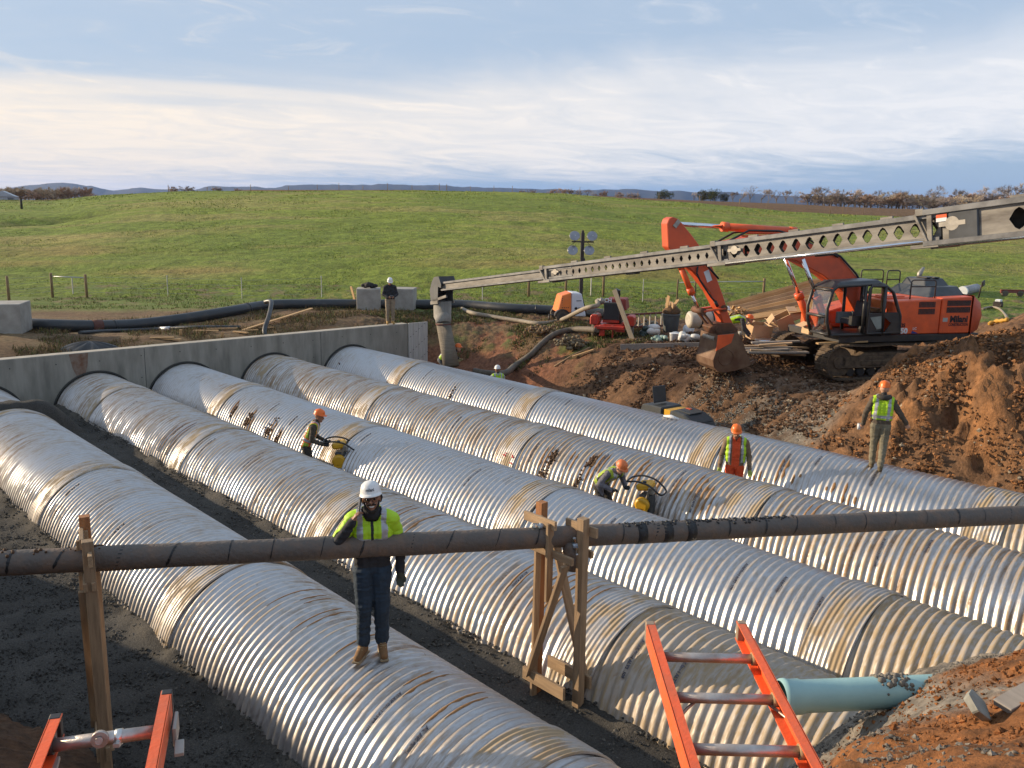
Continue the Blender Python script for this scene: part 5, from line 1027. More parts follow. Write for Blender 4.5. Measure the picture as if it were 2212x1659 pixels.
    for x, n in ((-.62, 'a'), (.72, 'b')):
        mb = MB(); mb.prism([(x-.16+.0, .48), (x-.16, .78), (x-.10, .86), (x+.12, .86), (x+.17, .78), (x+.17, .48)], -.62, .1); mb.build('mudguard', R_, t, .03); mb = MB(); mb.cyl((x-.11, -.28, .27), (x+.11, -.28, .27), .27, 20); ty = mb.build('tyre', MATS['dusty_tyre'], t)
        mb = MB(); mb.cyl((x-.115, -.28, .27), (x+.115, -.28, .27), .14, 14); mb.build('rim', PINM, ty)
    mb = MB(); mb.tube([(.13, .1, 1.2), (.13, .1, 1.72), (.16, .1, 1.78)], .11, 14); mb.build('air_stack', XB, t)
    me = text_mesh('CH', .2, 'lettering', WHITEP, .01); link('lettering', me, t, (-.2, -.06, 1.36), (PI/2-.1, 0, 0))
    mb = MB(); mb.cyl((-.62, -.05, 1.32), (-.34, -.05, 1.32), .105, 16); mb.cyl((-.50, -.05, 1.32), (-.42, -.05, 1.32), .135, 16); mb.build('suction_coupling', PINM, t); pc = b+Matrix.Rotation(yaw-.25, 3, 'Z') @ Vector((-.62, -.05, 1.32))
    mb = MB(); mb.box((-.6, -.35, .72), (.2, .25, .3)); mb.tube([(-.6, -.4, .6), (-.6, -.4, .95), (-.45, -.4, 1.0)], .035, 8); mb.build('control_valve', PINM, t, .02)
    # ---- hoses
    hm1 = mat('tan_suction_hose', (.30, .25, .185), .7, 0, .3, 5, .2, 60); hm2 = mat('dark_suction_hose', (.15, .125, .095), .75, 0, .4, 5, .2, 60)
    P0 = [at_g(975, 648, 30, .2), at_g(1010, 672, 28, .12), at_g(1060, 683, 28, .12), at_g(1120, 693, 27, .1), at_g(1165, 699, 26, .1), at_g(1210, 692, 25, .1)]
    P0 = [p+Vector((0, 0, .1)) for p in P0]+[at_d(1262, 667, 33.0), at_d(1290, 660, 32.6), pc]
    def hose(lab, pts, r, m, nm='suction_hose', group='hoses lying on the bank', sub=6):
        t = thing(nm, lab, 'hose', tuple(pts[0]), 0, group); P = catmull(pts, sub); mb = MB(); rr = [r*(1+.05*(k % 2)) for k in range(len(P))]; mb.tube([p-pts[0] for p in P], rr, 12); mb.build('hose_body', m, t); return t
    hose('tan hose running from the red engine pump to the black pipeline', P0, .085, hm1)
    P1 = [at_d(1290, 712, 32.2), at_g(1240, 718, 26), at_g(1200, 728, 26), at_g(1172, 748, 25), at_g(1145, 775, 24), at_g(1112, 798, 22), at_d(1090, 806, 29.8), at_d(1050, 806, 30.3), at_d(1024, 801, 30.6)]
    P1 = [P1[0]]+[p+Vector((0, 0, .12)) for p in P1[1:6]]+P1[6:]; hose('dark muddy hose curving down the bank into the trench below the red pump', P1, .11, hm2)
    # ---- trench roller between bank and pipe
    t = thing('trench_roller', 'dark grey trench roller with yellow middle and raised hatch behind the farthest pipe', 'roller', (19.85, 14.3, -.44), rad(-97))
    rg = mat('dark_grey_plastic', (.045, .050, .052), .5, 0, .25, 4, .05, 30); ye = mat('machine_yellow', (.68, .36, .015), .42, 0, .15, 4)
    # local x runs along the roller, its front towards -x... profile prisms across y
    mb = MB(); mb.prism([(-1.12, .42), (-1.12, .72), (-1.0, 1.04), (-.92, 1.08), (-.42, 1.10), (-.20, 1.10), (-.20, .42)], -.42, .42); a_ = mb.build('front_hood', rg, t, .03)
    mb = MB(); mb.prism([(-.17, .42), (.09, .42), (.09, 1.06), (-.17, 1.06)], -.36, .36); mb.build('middle_frame', ye, t, .01)
    mb = MB(); mb.box((-.04, .365, .75), (.015, .02, .6)); mb.build('frame_seam', XB, t)
    mb = MB(); mb.prism([(.11, .42), (.11, 1.05), (.22, 1.10), (.65, 1.06), (.98, .92), (1.15, .66), (1.2, .42)], -.44, .44); c_ = mb.build('rear_hood', rg, t, .04)
    for k in range(7): mb = MB(); mb.box((1.02+.03*k*.7, 0, .90-.07*k), (.05, .74, .022), (0, .95, 0)); mb.build('grille_bar', XB, c_)
    mb = MB(); mb.box((.48, 0, 1.085), (.5, .5, .03), (0, .07, 0)); mb.build('hood_lid', rg, c_, .01)
    mb = MB(); mb.box((-.72, .0, 1.36), (.05, .52, .48), (0, -.18, 0)); mb.build('raised_hatch', rg, a_, .02)
    mb = MB(); mb.box((.72, .447, .80), (.46, .012, .045), (0, .28, 0)); mb.box((.62, .45, .60), (.26, .012, .03), (0, .28, 0)); mb.build('yellow_stripe', ye, c_)
    mb = MB(); mb.box((.44, .447, .885), (.09, .012, .10), (0, .28, 0)); mb.build('white_logo', WHITEP, c_); mb = MB(); mb.lathe([(.03, 0), (.045, 0), (.045, .012), (.03, .012)], 14, Matrix.Translation((.45, .45, .66)) @ Matrix.Rotation(-PI/2, 4, 'X')); mb.build('yellow_ring', ye, c_)
    mb = MB(); mb.box((.35, .1, 1.118), (.16, .1, .01), (0, .05, 0)); mb.build('red_label', XO, c_)
    for x in (-.7, .65):
        mb = MB(); mb.cyl((x, -.43, .30), (x, .43, .30), .26, 22); dr = mb.build('drum', MATS['dusty_tyre'], t)
        for k in range(10):
            for y in (-.3, 0, .3): mb = MB(); an = 2*PI*k/10+.3*(y == 0); mb.box((x+.275*math.cos(an), y, .30+.275*math.sin(an)), (.07, .16, .1), (0, -an, 0)); mb.build('drum_pad', MATS['dusty_tyre'], dr)
    # white plastic scrap on the crest of pipe five
    mb = MB(); mb.tube([(17.42, 12.95, 1.02), (17.40, 12.7, 1.05), (17.45, 12.5, 1.02)], [.02, .05, .02], 8); tag(mb.build('plastic_scrap', WHITEP), 'white plastic scrap lying on the farthest pipe beside the trench roller', 'scrap')
def catmull(P, n):
    P = [Vector(p) for p in P]; out = []
    for i in range(len(P)-1):
        a = P[max(i-1, 0)]; b = P[i]; c = P[i+1]; d = P[min(i+2, len(P)-1)]
        for k in range(n):
            t = k/n; out.append(.5*((2*b)+(c-a)*t+(2*a-5*b+4*c-d)*t*t+(3*b-a-3*c+d)*t**3))
    out.append(P[-1]); return out
build_site_machines()
# ------------------------------------------------------------------ people
SKIN = mat('skin', (.58, .33, .22), .55, 0, .12, 12); SKIND = mat('skin_tan', (.33, .155, .09), .55, 0, .12, 12)
HIVIS = mat('hivis_lime', (.42, .68, .015), .6, 0, .12, 7, .1, 40); HIVISD = mat('hivis_lime_worn', (.36, .48, .04), .7, 0, .25, 6, .1, 40); HIORG = mat('hivis_orange_trim', (.75, .13, .03), .6, 0, .15, 6)
REFL = mat('reflective_tape', (.40, .41, .43), .35, .3, .15, 12)
CLOTH = {}
def cloth(name, col, var=.3): return mat('cloth_'+name, col, .85, 0, var, 7, .35, 28)
def person(label, loc, face, J=None, scale=1., mats=None, vox=.013, hat=None, vest=None, gear=None, head_tilt=(0, 0, 0), flare=1., group=None, hood=None, beard=False, fingers=True, gloves=(False, False), detail=False):
    "J: joints in metres for a 1.78 m figure facing +Y, x to its right, z up; one continuous body mesh, clothes and hat as its children"
    D = dict(pelvis=(0, 0, .96), waist=(0, .0, 1.10), chest=(0, -.01, 1.33), neck=(0, -.015, 1.50), head=(0, .02, 1.655),
        shR=(.185, -.015, 1.435), elR=(.245, -.05, 1.16), wrR=(.25, .05, .92), shL=(-.185, -.015, 1.435), elL=(-.245, -.05, 1.16), wrL=(-.25, .05, .92),
        hipR=(.092, 0, .93), knR=(.10, .03, .51), anR=(.105, -.03, .10), toR=(.125, .13, .045), hipL=(-.092, 0, .93), knL=(-.10, .03, .51), anL=(-.105, -.03, .10), toL=(-.125, .13, .045))
    if J: D.update(J)
    P = {k: Vector(v) for k, v in D.items()}
    M = dict(torso='jacket', arm='jacket', leg='trousers', foot='boots', hand='skin', head='skin'); 
    mm = dict(jacket=cloth('black', (.025, .025, .028)), trousers=cloth('denim', (.05, .075, .11)), boots=cloth('boot_tan', (.20, .105, .045)), skin=SKIN, glove=cloth('glove_dark', (.06, .065, .05)), collar=cloth('black', (.025, .025, .028)))
    if mats: mm.update(mats)
    keys = list(mm.keys())
    caps = []   # a, b, ra, rb, material, flatten
    def cap(a, b, ra, rb, k, kind='limb'): caps.append((Vector(a), Vector(b), ra, rb, k, kind))
    # torso built from side-by-side rods so that it is wider than deep
    sd = (P['shR']-P['shL']).normalized(); hp = (P['hipR']-P['hipL']).normalized(); wd = (sd+hp).normalized()
    for s in (-1, 0, 1):
        cap(P['pelvis']+hp*.075*s, P['waist']+wd*.075*s, .105, .10, 'trousers' if True else 'jacket', 'torso')
        cap(P['waist']+wd*.078*s, P['chest']+sd*.085*s, .112, .118, 'jacket', 'torso'); cap(P['chest']+sd*.085*s, P['neck']+sd*.075*s-Vector((0, 0, .06)), .118, .075, 'jacket', 'torso')
    cap(P['neck']+sd*.03, P['shR'], .075, .078, 'jacket', 'torso'); cap(P['neck']-sd*.03, P['shL'], .075, .078, 'jacket', 'torso')
    cap(P['neck']-Vector((0, 0, .03)), P['neck']*.6+P['head']*.4, .068, .060, 'collar', 'neck')
    for s in 'RL':
        cap(P['sh'+s], P['el'+s], .068, .056, 'jacket', 'arm'); cap(P['el'+s], P['wr'+s], .056, .043, 'jacket', 'limb')
        cap(P['hip'+s], P['kn'+s], .098*flare, .070*flare, 'trousers', 'leg'); cap(P['kn'+s], P['an'+s]+Vector((0, 0, .05)), .068*flare, .058*flare, 'trousers', 'leg')
        t = (P['to'+s]-P['an'+s]); cap(P['an'+s]+Vector((0, 0, .06)), P['an'+s]-Vector((0, 0, .03)), .052, .050, 'boots', 'foot'); cap(P['an'+s]-t*.15-Vector((0, 0, .045)), P['to'+s], .045, .042, 'boots', 'foot'); cap(P['an'+s], P['to'+s]-t*.2, .05, .043, 'boots', 'foot')
        # hand: palm, four fingers, thumb
        w = P['wr'+s]; hd = P.get('hd'+s); f = ((hd-w) if hd else (w-P['el'+s])).normalized(); gk = 'glove' if gloves['RL'.index(s)] else 'skin'
        ref = P.get('pl'+s); ref = ref if ref else Vector((0, 1, 0)); sidev = f.cross(ref)
        if sidev.length < .1: sidev = f.cross(Vector((1, 0, 0)))
        sidev.normalize(); nrm = sidev.cross(f); g = 1.25 if gk == 'glove' else 1.
        cap(w, w+f*.03, .034*g, .032*g, gk, 'hand')
        for i in range(4): cap(w+f*.03+sidev*(.010*(i-1.5)), w+f*.085+sidev*(.019*(i-1.5)), .017*g, .014*g, gk, 'hand')
        curl = P.get('cu'+s, Vector((.55, 0, 0))).x
        for i in range(4):
            L = (.062, .072, .066, .05)[i]; b = w+f*.085+sidev*(.019*(i-1.5)); an = curl*.6; d1 = f*math.cos(an)+nrm*math.sin(an); d2 = f*math.cos(curl*1.7)+nrm*math.sin(curl*1.7)
            cap(b, b+d1*L*.55, .0105*g, .0095*g, gk, 'hand'); cap(b+d1*L*.55, b+d1*L*.55+d2*L*.5, .0095*g, .0085*g, gk, 'hand')
        ts = 1 if s == 'R' else -1
        b = w+f*.03-sidev*.026; cap(b, b+f*.035-sidev*.022+nrm*.012, .0145*g, .012*g, gk, 'hand'); cap(b+f*.035-sidev*.022+nrm*.012, b+f*.065-sidev*.022+nrm*.028, .011*g, .0095*g, gk, 'hand')
    HR = Euler(head_tilt).to_matrix(); hc = P['head']; H = lambda x, y, z: hc+HR @ Vector((x, y, z))
    cap(H(0, -.015, .035), H(0, .012, .035), .085, .083, 'skin', 'head'); cap(H(0, .0, .0), H(0, .03, -.06), .072, .055, 'skin', 'head'); cap(H(0, .045, -.085), H(0, .055, -.092), .033, .028, 'skin', 'head')
    cap(H(0, .085, .01), H(0, .108, -.022), .012, .016, 'skin', 'head'); cap(H(.078, -.005, .01), H(.08, -.01, -.03), .014, .010, 'skin', 'head'); cap(H(-.078, -.005, .01), H(-.08, -.01, -.03), .014, .010, 'skin', 'head')
    cap(H(-.03, .077, -.05), H(.03, .077, -.05), .013, .013, 'skin', 'head'); cap(H(-.035, .075, .028), H(.035, .075, .028), .013, .013, 'skin', 'head')
    # --- one skin: voxel union
    mb = MB()
    for a, b, ra, rb, k, kd in caps:
        d = b-a; n = 10 if kd != 'hand' else 7
        if d.length < 1e-4: d = Vector((0, 0, 1e-3)); b = a+d
        u = d.normalized(); st = [(-1, .02), (-.86, .5), (-.5, .86), (0, 1)]
        pts = [a+u*ra*q for q, r in st]+[b-u*rb*q for q, r in st[::-1]]; rs = [ra*r for q, r in st]+[rb*r for q, r in st[::-1]]
        mb.tube(pts, rs, n)
    me = mb.mesh('person_body', [mm[k] for k in keys]); tmp = link('tmp', me); md = tmp.modifiers.new('r', 'REMESH'); md.mode = 'VOXEL'; md.voxel_size = vox; md.use_smooth_shade = True
    sm = tmp.modifiers.new('s', 'SMOOTH'); sm.iterations = 2 if vox < .01 else 3; sm.factor = .5
    dg = bpy.context.evaluated_depsgraph_get(); body = bpy.data.meshes.new_from_object(tmp.evaluated_get(dg)); bpy.data.objects.remove(tmp); bpy.data.meshes.remove(me)
    nf = len(body.polygons); ce = np.empty(nf*3, np.float32); body.polygons.foreach_get('center', ce); ce = ce.reshape(-1, 3).astype(float)
    best = np.full(nf, 1e9); ki = np.zeros(nf, np.int32); kind = np.zeros(nf, np.int32); kinds = ['torso', 'neck', 'arm', 'leg', 'foot', 'hand', 'head', 'limb']
    for a, b, ra, rb, k, kd in caps:
        A = np.array(a); Bv = np.array(b)-A; t = np.clip(((ce-A) @ Bv)/max(1e-9, Bv @ Bv), 0, 1); dist = np.linalg.norm(ce-A-t[:, None]*Bv, axis=1)-(ra+(rb-ra)*t)
        c = dist < best; best[c] = dist[c]; ki[c] = keys.index(k); kind[c] = kinds.index(kd)
    # creases in the cloth
    nv = len(body.vertices); co = np.empty(nv*3, np.float32); body.vertices.foreach_get('co', co); co = co.reshape(-1, 3).astype(float); nr = np.empty(nv*3, np.float32); body.vertex_normals.foreach_get('vector', nr); nr = nr.reshape(-1, 3)
    soft = np.zeros(nv); fk = np.isin(kind, [0, 2, 3, 7])
    for i in np.where(fk)[0]: soft[list(body.polygons[i].vertices)] = 1
    sd_ = len(bpy.data.objects) % 50; q1 = fbm(co[:, 0]*9+co[:, 1]*7, co[:, 2]*15+co[:, 0]*4, 3, sd_); q2 = 1-np.abs(fbm(co[:, 0]*6-co[:, 1]*8, co[:, 2]*22, 2, sd_+9))*2.2
    co += nr*((q1*.011+np.clip(q2, -1, 1)*.006)*soft)[:, None]; body.vertices.foreach_set('co', co.astype(np.float32).ravel()); body.update()
    # jacket hem hangs below the waist
    pel = np.array(P['pelvis']); ax = np.array(P['chest']-P['pelvis']); ax /= np.linalg.norm(ax); hh = (ce-pel) @ ax
    tor = kind == 0; ki[tor & (hh > .02)] = keys.index('jacket'); ki[(kind == 3) & (hh > .02)] = keys.index('jacket')
    if 'overall' in mm:      # overalls show in the open front of the jacket
        fr = tor & (np.abs(ce[:, 0]) < .075) & (ce[:, 1] > .03); ki[fr] = keys.index('overall')
    t = thing('person', label, 'person', loc, math.atan2(-face[0], face[1]), group); t.scale = (scale,)*3
    body.materials.clear()
    for k in keys: body.materials.append(mm[k])
    body.polygons.foreach_set('material_index', ki); body.polygons.foreach_set('use_smooth', np.ones(nf, bool))
    link('body', body, t)
    if vest:
        # a vest grown from the torso surface
        vm, style = vest; vn_ = np.empty(len(body.vertices)*3, np.float32); body.vertices.foreach_get('co', vn_); vn_ = vn_.reshape(-1, 3); no = np.empty(len(body.vertices)*3, np.float32); body.vertex_normals.foreach_get('vector', no); no = no.reshape(-1, 3)
        shv = (kind == 2) if style.get('sleeves') else (kind == 99)
        sel = ((tor & (hh > style.get('hem', .04)) & (hh < .60)) | shv)
        sR, sL = np.array(P['shR']), np.array(P['shL']); wv = np.array(sd); lx = (ce-(sR+sL)/2) @ wv; fwv = np.cross(wv, ax); fwv = fwv if fwv[1] > 0 else -fwv; fy = (ce-pel) @ fwv
        nk = np.linalg.norm(ce-np.array(P['neck']+Vector((0, .02, .02))), axis=1); sel &= nk > .098
        if not style.get('sleeves'): sel &= np.abs(lx) < .19
        if style.get('open'): sel &= ~((fy > .05) & (np.abs(lx) < style['open']))
        idx = np.where(sel)[0]; mi = np.zeros(len(idx), np.int32); L_ = np.abs(lx[idx]); h_ = hh[idx]; bandz = style.get('band', .22)
        strap = (np.abs(L_-.115) < .026) & ((h_ > bandz-.1) | True); belt = np.abs(h_-bandz) < .028
        mi[strap | belt] = 1
        if style.get('trim'): tr = (np.abs(L_-.115) < .045) | (np.abs(h_-bandz) < .052); mi[tr & (mi == 0)] = 2
        if style.get('zip'): mi[(L_ < .010) & (fy[idx] > 0)] = 3
        if style.get('sleeves'): ar = kind[idx] == 2; mi[ar] = 0
        F = [list(body.polygons[i].vertices) for i in idx]; used = sorted({v for f in F for v in f}); mp = {v: i for i, v in enumerate(used)}
        vv = [tuple(vn_[v]+no[v]*.014) for v in used]; m2 = bpy.data.meshes.new('vest'); m2.from_pydata(vv, [], [[mp[v] for v in f] for f in F])
        for q in (vm, REFL, style.get('trim') or HIORG, cloth('black', (.025, .025, .028))): m2.materials.append(q)
        m2.polygons.foreach_set('material_index', mi); m2.polygons.foreach_set('use_smooth', np.ones(len(F), bool)); v = link('vest', m2, t); so_ = v.modifiers.new('t', 'SOLIDIFY'); so_.thickness = .01; so_.offset = -1
    if hood:
        mb = MB(); mb.T = Matrix.Translation(P['neck']); mb.tube([(-.09, .02, .02), (-.10, -.06, .03), (-.05, -.12, .02), (.05, -.12, .02), (.10, -.06, .03), (.09, .02, .02)], [.04, .05, .055, .055, .05, .04], 8); mb.build('hood', hood, t)
    R4 = Matrix.Translation(hc) @ HR.to_4x4()
    if hat:
        hm, rim = hat
        T = R4 @ Matrix.Translation((0, .0, .060)) @ Matrix.Rotation(rad(-2), 4, 'X') @ Matrix.Scale(.93, 4)
        mb = MB(); mb.lathe([(.128, -.004), (.120, .004), (.116, .02), (.111, .055), (.095, .095), (.06, .122), (.02, .132), (.001, .133)], 24, T, sx=.93, sy=1.10); mb.T = T
        h = mb.build('hard_hat', hm, t)
        mb = MB(); n = 17; vs = []
        for k in range(n): a = PI*(k/(n-1)); vs += [(.115*.93*math.cos(a), .115*1.1*math.sin(a), .012), ((.115+.045*math.sin(a)**.7)*.93*math.cos(a), (.115*1.1+.058*math.sin(a))*math.sin(a), -.006)]
        vs2 = vs+[(x, y, z-.006) for x, y, z in vs]; m = len(vs)
        fs = [(2*k, 2*k+1, 2*k+3, 2*k+2) for k in range(n-1)]+[(m+2*k+2, m+2*k+3, m+2*k+1, m+2*k) for k in range(n-1)]+[(2*k+1, m+2*k+1, m+2*k+3, 2*k+3) for k in range(n-1)]
        mb.T = T; mb.add(vs2, fs, True); mb.build('visor', hm, h)
        if rim: mb = MB(); mb.T = T; mb.tube([(0, -.12, .03), (0, -.10, .085), (0, 0, .137), (0, .10, .087), (0, .125, .03)], [.012, .012, .012, .012, .008], 6); mb.build('hat_ridge', hm, h)
        if detail or rim == 2:
            mb = MB(); mb.T = T
            if rim == 2: mb.T = T @ Matrix.Rotation(rad(-62), 4, 'Z') @ Matrix.Rotation(rad(-20), 4, 'X'); mb.lathe([(.001, .004), (.030, .004), (.030, 0)], 14, mb.T @ Matrix.Translation((0, .118, .055)) @ Matrix.Rotation(rad(-70), 4, 'X')); mb.T = None
            else:
                me2 = text_mesh('milani', .045, 'hat_print', cloth('print_dark', (.03, .03, .05)), .001)
                for v in me2.vertices: x, y = v.co.x, v.co.y; z = .055+y; a = x/.118; rr_ = np.interp(z, [.02, .055, .095], [.116, .111, .095]); v.co = (math.sin(a)*rr_*.93, math.cos(a)*rr_*1.10+.002, z)
                me2.transform(T @ Matrix.Rotation(rad(0), 4, 'Z') @ Matrix.Diagonal((-1, 1, 1, 1))); me2.flip_normals(); link('hat_print', me2, h)
            if mb.v: mb.build('hat_sticker', cloth('print_dark', (.03, .03, .05)), h)
    if detail:
        dk = cloth('hair_dark', (.022, .016, .012))
        mb = MB(); mb.T = R4; mb.tube([(.082, -.02, .05), (.088, -.03, .0), (.082, -.05, -.045)], [.02, .024, .012], 7); mb.tube([(-.082, -.02, .05), (-.088, -.03, .0), (-.082, -.05, -.045)], [.02, .024, .012], 7); mb.tube([(-.07, -.06, .0), (0, -.085, -.01), (.07, -.06, .0)], [.03, .034, .03], 8); mb.build('hair', dk, t)
        mb = MB(); mb.T = R4; mb.tube([(.074, .015, -.02), (.060, .055, -.075), (.03, .078, -.108), (0, .085, -.114), (-.03, .078, -.108), (-.060, .055, -.075), (-.074, .015, -.02)], [.007, .012, .014, .015, .014, .012, .007], 8); mb.tube([(.042, .083, -.048), (.02, .098, -.036), (0, .101, -.034), (-.02, .098, -.036), (-.042, .083, -.048)], [.006, .010, .010, .010, .006], 7); mb.build('beard', dk, t)
        mb = MB(); mb.T = R4; mb.tube([(.026, .090, -.056), (.012, .0985, -.062), (-.012, .0985, -.062), (-.026, .090, -.056)], [.003, .007, .007, .003], 7); mb.build('teeth', mat('teeth', (.75, .72, .66), .3), t)
        mb = MB(); mb.T = R4
        for s in (-1, 1): mb.ball((s*.034, .086, .008), .012, 10)
        ey = mb.build('eyes', mat('eye_dark', (.02, .015, .012), .2), t)
        mb = MB(); mb.T = R4
        for s in (-1, 1): mb.tube([(s*.058, .097, .022), (s*.012, .106, .022), (s*.014, .106, -.012), (s*.036, .104, -.018), (s*.056, .098, -.010)], .0032, 6, closed=True); mb.tube([(s*.058, .097, .02), (s*.082, .02, .018)], .003, 5)
        mb.tube([(-.012, .107, .014), (.012, .107, .014)], .003, 5); mb.build('glasses', BLACKP, t)
        mb = MB(); mb.T = R4
        for s in (-1, 1): mb.tube([(s*.055, .085, .036), (s*.036, .095, .041), (s*.016, .096, .036)], [.003, .006, .004], 6)
        mb.build('eyebrows', dk, t)
        mb = MB(); mb.T = Matrix.Translation(P['neck']); mb.tube([(0, .0, -.01), (0, .012, .03), (0, .022, .075)], [.100, .094, .082], 16); mb.build('neck_warmer', cloth('black', (.025, .025, .028)), t)
        for s in 'RL':
            a, b = P['an'+s], P['to'+s]; d_ = (b-a); d_.z = 0; d_.normalize(); mb = MB(); mb.bar(Vector((a.x, a.y, .012))-d_*.07, Vector((b.x, b.y, .012))+d_*.045, .085, .024); mb.build('boot_sole', mat('boot_sole', (.30, .23, .14), .8), t, .006)
            mb = MB()
            for k in range(4): c = a+(b-a)*(.25+.12*k)+Vector((0, 0, .062-.008*k)); sx_ = d_.cross(UP); mb.tube([c-sx_*.03, c+sx_*.03], .005, 5)
            mb.build('boot_lace', mat('lace', (.42, .30, .15), .8), t, fix=False)
            kk = P['an'+s]+Vector((0, 0, .13)); mb = MB(); mb.tube([kk+Vector((0, 0, -.03)), kk+Vector((0, 0, .03))], .068, 14); mb.build('trouser_cuff', mm['trousers'], t)
    else:
        mb = MB(); mb.T = R4
        for s in (-1, 1): mb.ball((s*.033, .088, .010), .010, 8)
        mb.build('eyes', mat('eye_dark', (.02, .015, .012), .2), t)
        mb = MB(); mb.T = R4; mb.tube([(.024, .090, -.052), (0, .096, -.055), (-.024, .090, -.052)], [.003, .005, .003], 6); mb.build('mouth', mat('lips', (.22, .08, .06), .5), t)
    return t
def build_people():
    HW = mat('white_hat', (.74, .74, .72), .35, 0, .1, 8); HO = mat('orange_hat', (.86, .17, .02), .38, 0, .1, 8); HO2 = mat('orange_hat_dusty', (.70, .18, .05), .5, 0, .2, 8)
    blk = cloth('black', (.025, .025, .028)); cam_dir = lambda p: (-p[0], -p[1])
    # 1 the man with the phone on the nearest pipe
    p = (5.13, 7.72, 1.0)
    person('bearded man with phone at his ear, white hat and lime jacket, on nearest pipe', p, (-.52, -.85), dict(
        elR=(.40, .10, 1.17), wrR=(.185, .13, 1.475), hdR=(.12, .10, 1.60), plR=(-1, .2, 0), cuR=(.9, 0, 0), elL=(-.285, -.04, 1.16), wrL=(-.275, .05, .90), head=(.0, .03, 1.67), waist=(0, 0, 1.10),
        hipR=(.085, 0, .93), knR=(.085, .045, .51), anR=(.10, .0, .10), toR=(.165, .14, .045), hipL=(-.085, 0, .93), knL=(-.085, .04, .51), anL=(-.09, -.02, .10), toL=(-.10, .14, .045)), 1.125,
        dict(jacket=blk, trousers=cloth('jeans_dark', (.022, .042, .068)), boots=cloth('boot_suede', (.235, .125, .05)), skin=SKIND, glove=cloth('glove_olive', (.055, .06, .04))), .0085, (HW, 0), (HIVIS, dict(sleeves=True, zip=True, band=.30, hem=.17)), head_tilt=(.13, .10, -.06), gloves=(False, True), detail=True, flare=1.13)
    R = Matrix.Rotation(math.atan2(.52, -.85), 4, 'Z')
    ph = thing('mobile_phone', 'dark mobile phone held to the ear of the bearded man', 'phone'); ph.matrix_world = Matrix.Translation(p) @ R @ Matrix.Scale(1.125, 4) @ Matrix.Translation((.118, .075, 1.625)) @ Euler((rad(20), rad(-12), rad(10))).to_matrix().to_4x4()
    mb = MB(); mb.box((0, 0, 0), (.012, .07, .145)); mb.build('phone_body', BLACKP, ph, .003); mb = MB(); mb.box((.0065, 0, 0), (.002, .062, .13)); mb.build('phone_back', mat('phone_grey', (.2, .2, .21), .2, .4), ph)
    # 2, 3 workers with rammers
    olive = cloth('olive_brown', (.065, .052, .035)); grey = cloth('grey_sweater', (.16, .15, .17)); dkt = cloth('dark_work_trousers', (.045, .038, .032))
    ram_pose = dict(pelvis=(0, -.06, .93), waist=(0, .0, 1.07), chest=(0, .10, 1.28), neck=(0, .17, 1.42), head=(0, .24, 1.56), shR=(.185, .13, 1.36), shL=(-.185, .13, 1.36), elR=(.25, .10, 1.10), elL=(-.25, .10, 1.10), wrR=(.16, .34, .98), wrL=(-.16, .34, .98), hdR=(.14, .45, .96), hdL=(-.14, .45, .96), cuR=(1.3, 0, 0), cuL=(1.3, 0, 0), hipR=(.092, -.05, .91), hipL=(-.092, -.05, .91), knR=(.13, .06, .50), knL=(-.12, .0, .50), anR=(.14, -.03, .10), anL=(-.14, -.15, .10), toR=(.16, .12, .045), toL=(-.16, .02, .045))
    p2 = (9.62, 16.98, -.22); f2 = (.80, -.60)
    person('worker in orange hard hat and orange-lime vest bending over a yellow rammer', p2, f2, ram_pose, 1.04, dict(jacket=olive, trousers=dkt, skin=SKIND, glove=blk, boots=blk, collar=blk), .013, (HO, 2), (HIVISD, dict(band=.16, hem=-.02, trim=HIORG)), gloves=(True, True), group='workers tamping with rammers between the pipes', head_tilt=(-.15, 0, 0))
    stoop = dict(ram_pose); stoop.update(pelvis=(0, -.16, .90), waist=(0, -.06, 1.04), chest=(0, .14, 1.18), neck=(0, .28, 1.27), head=(.02, .39, 1.36), shR=(.18, .22, 1.22), shL=(-.19, .20, 1.25), elR=(.32, .14, 1.02), elL=(-.30, .16, 1.00), wrR=(.17, .36, .92), wrL=(-.17, .38, .92), hipR=(.092, -.14, .88), hipL=(-.092, -.14, .88))
    p3 = (12.66, 10.72, -.18); f3 = (-.10, -1.0)
    person('stooping worker in orange hard hat and lime vest over grey sleeves, behind a yellow rammer', p3, f3, stoop, 1.0, dict(jacket=grey, trousers=dkt, skin=SKIN, glove=blk, boots=blk, collar=blk), .013, (HO2, 1), (HIVISD, dict(band=.2, hem=.05, open=.06)), gloves=(True, True), group='workers tamping with rammers between the pipes', head_tilt=(-.55, 0, .1))
    def rammer(lab, loc, face):
        t = thing('rammer', lab, 'rammer', loc, math.atan2(-face[0], face[1]), 'yellow jumping jack rammers')
        ye = MATS['machine_yellow']; dk = mat('rammer_grey', (.075, .08, .08), .6, .1, .4, 6)
        # y points away from the operator
        mb = MB(); mb.box((0, .10, .05), (.28, .36, .07)); mb.build('tamping_shoe', mat('shoe_steel', (.35, .22, .08), .6, .3, .4, 6), t, .015)
        mb = MB(); mb.tube([(0, .02, .08), (0, .0, .2), (0, -.02, .32)], [.10, .115, .10], 14)
        bl_ = mb.build('bellows', mat('bellows_tan', (.30, .24, .15), .7, 0, .3, 8), t)
        for k in range(6): mb = MB(); z = .12+k*.035; mb.tube([(0, .015-k*.006, z), (0, .013-k*.006, z+.015)], .125, 14); mb.build('bellows_ring', BLACKP, bl_)
        mb = MB(); mb.box((0, .02, .52), (.27, .28, .42), taper=.92); mb.build('crankcase', dk, t, .03)
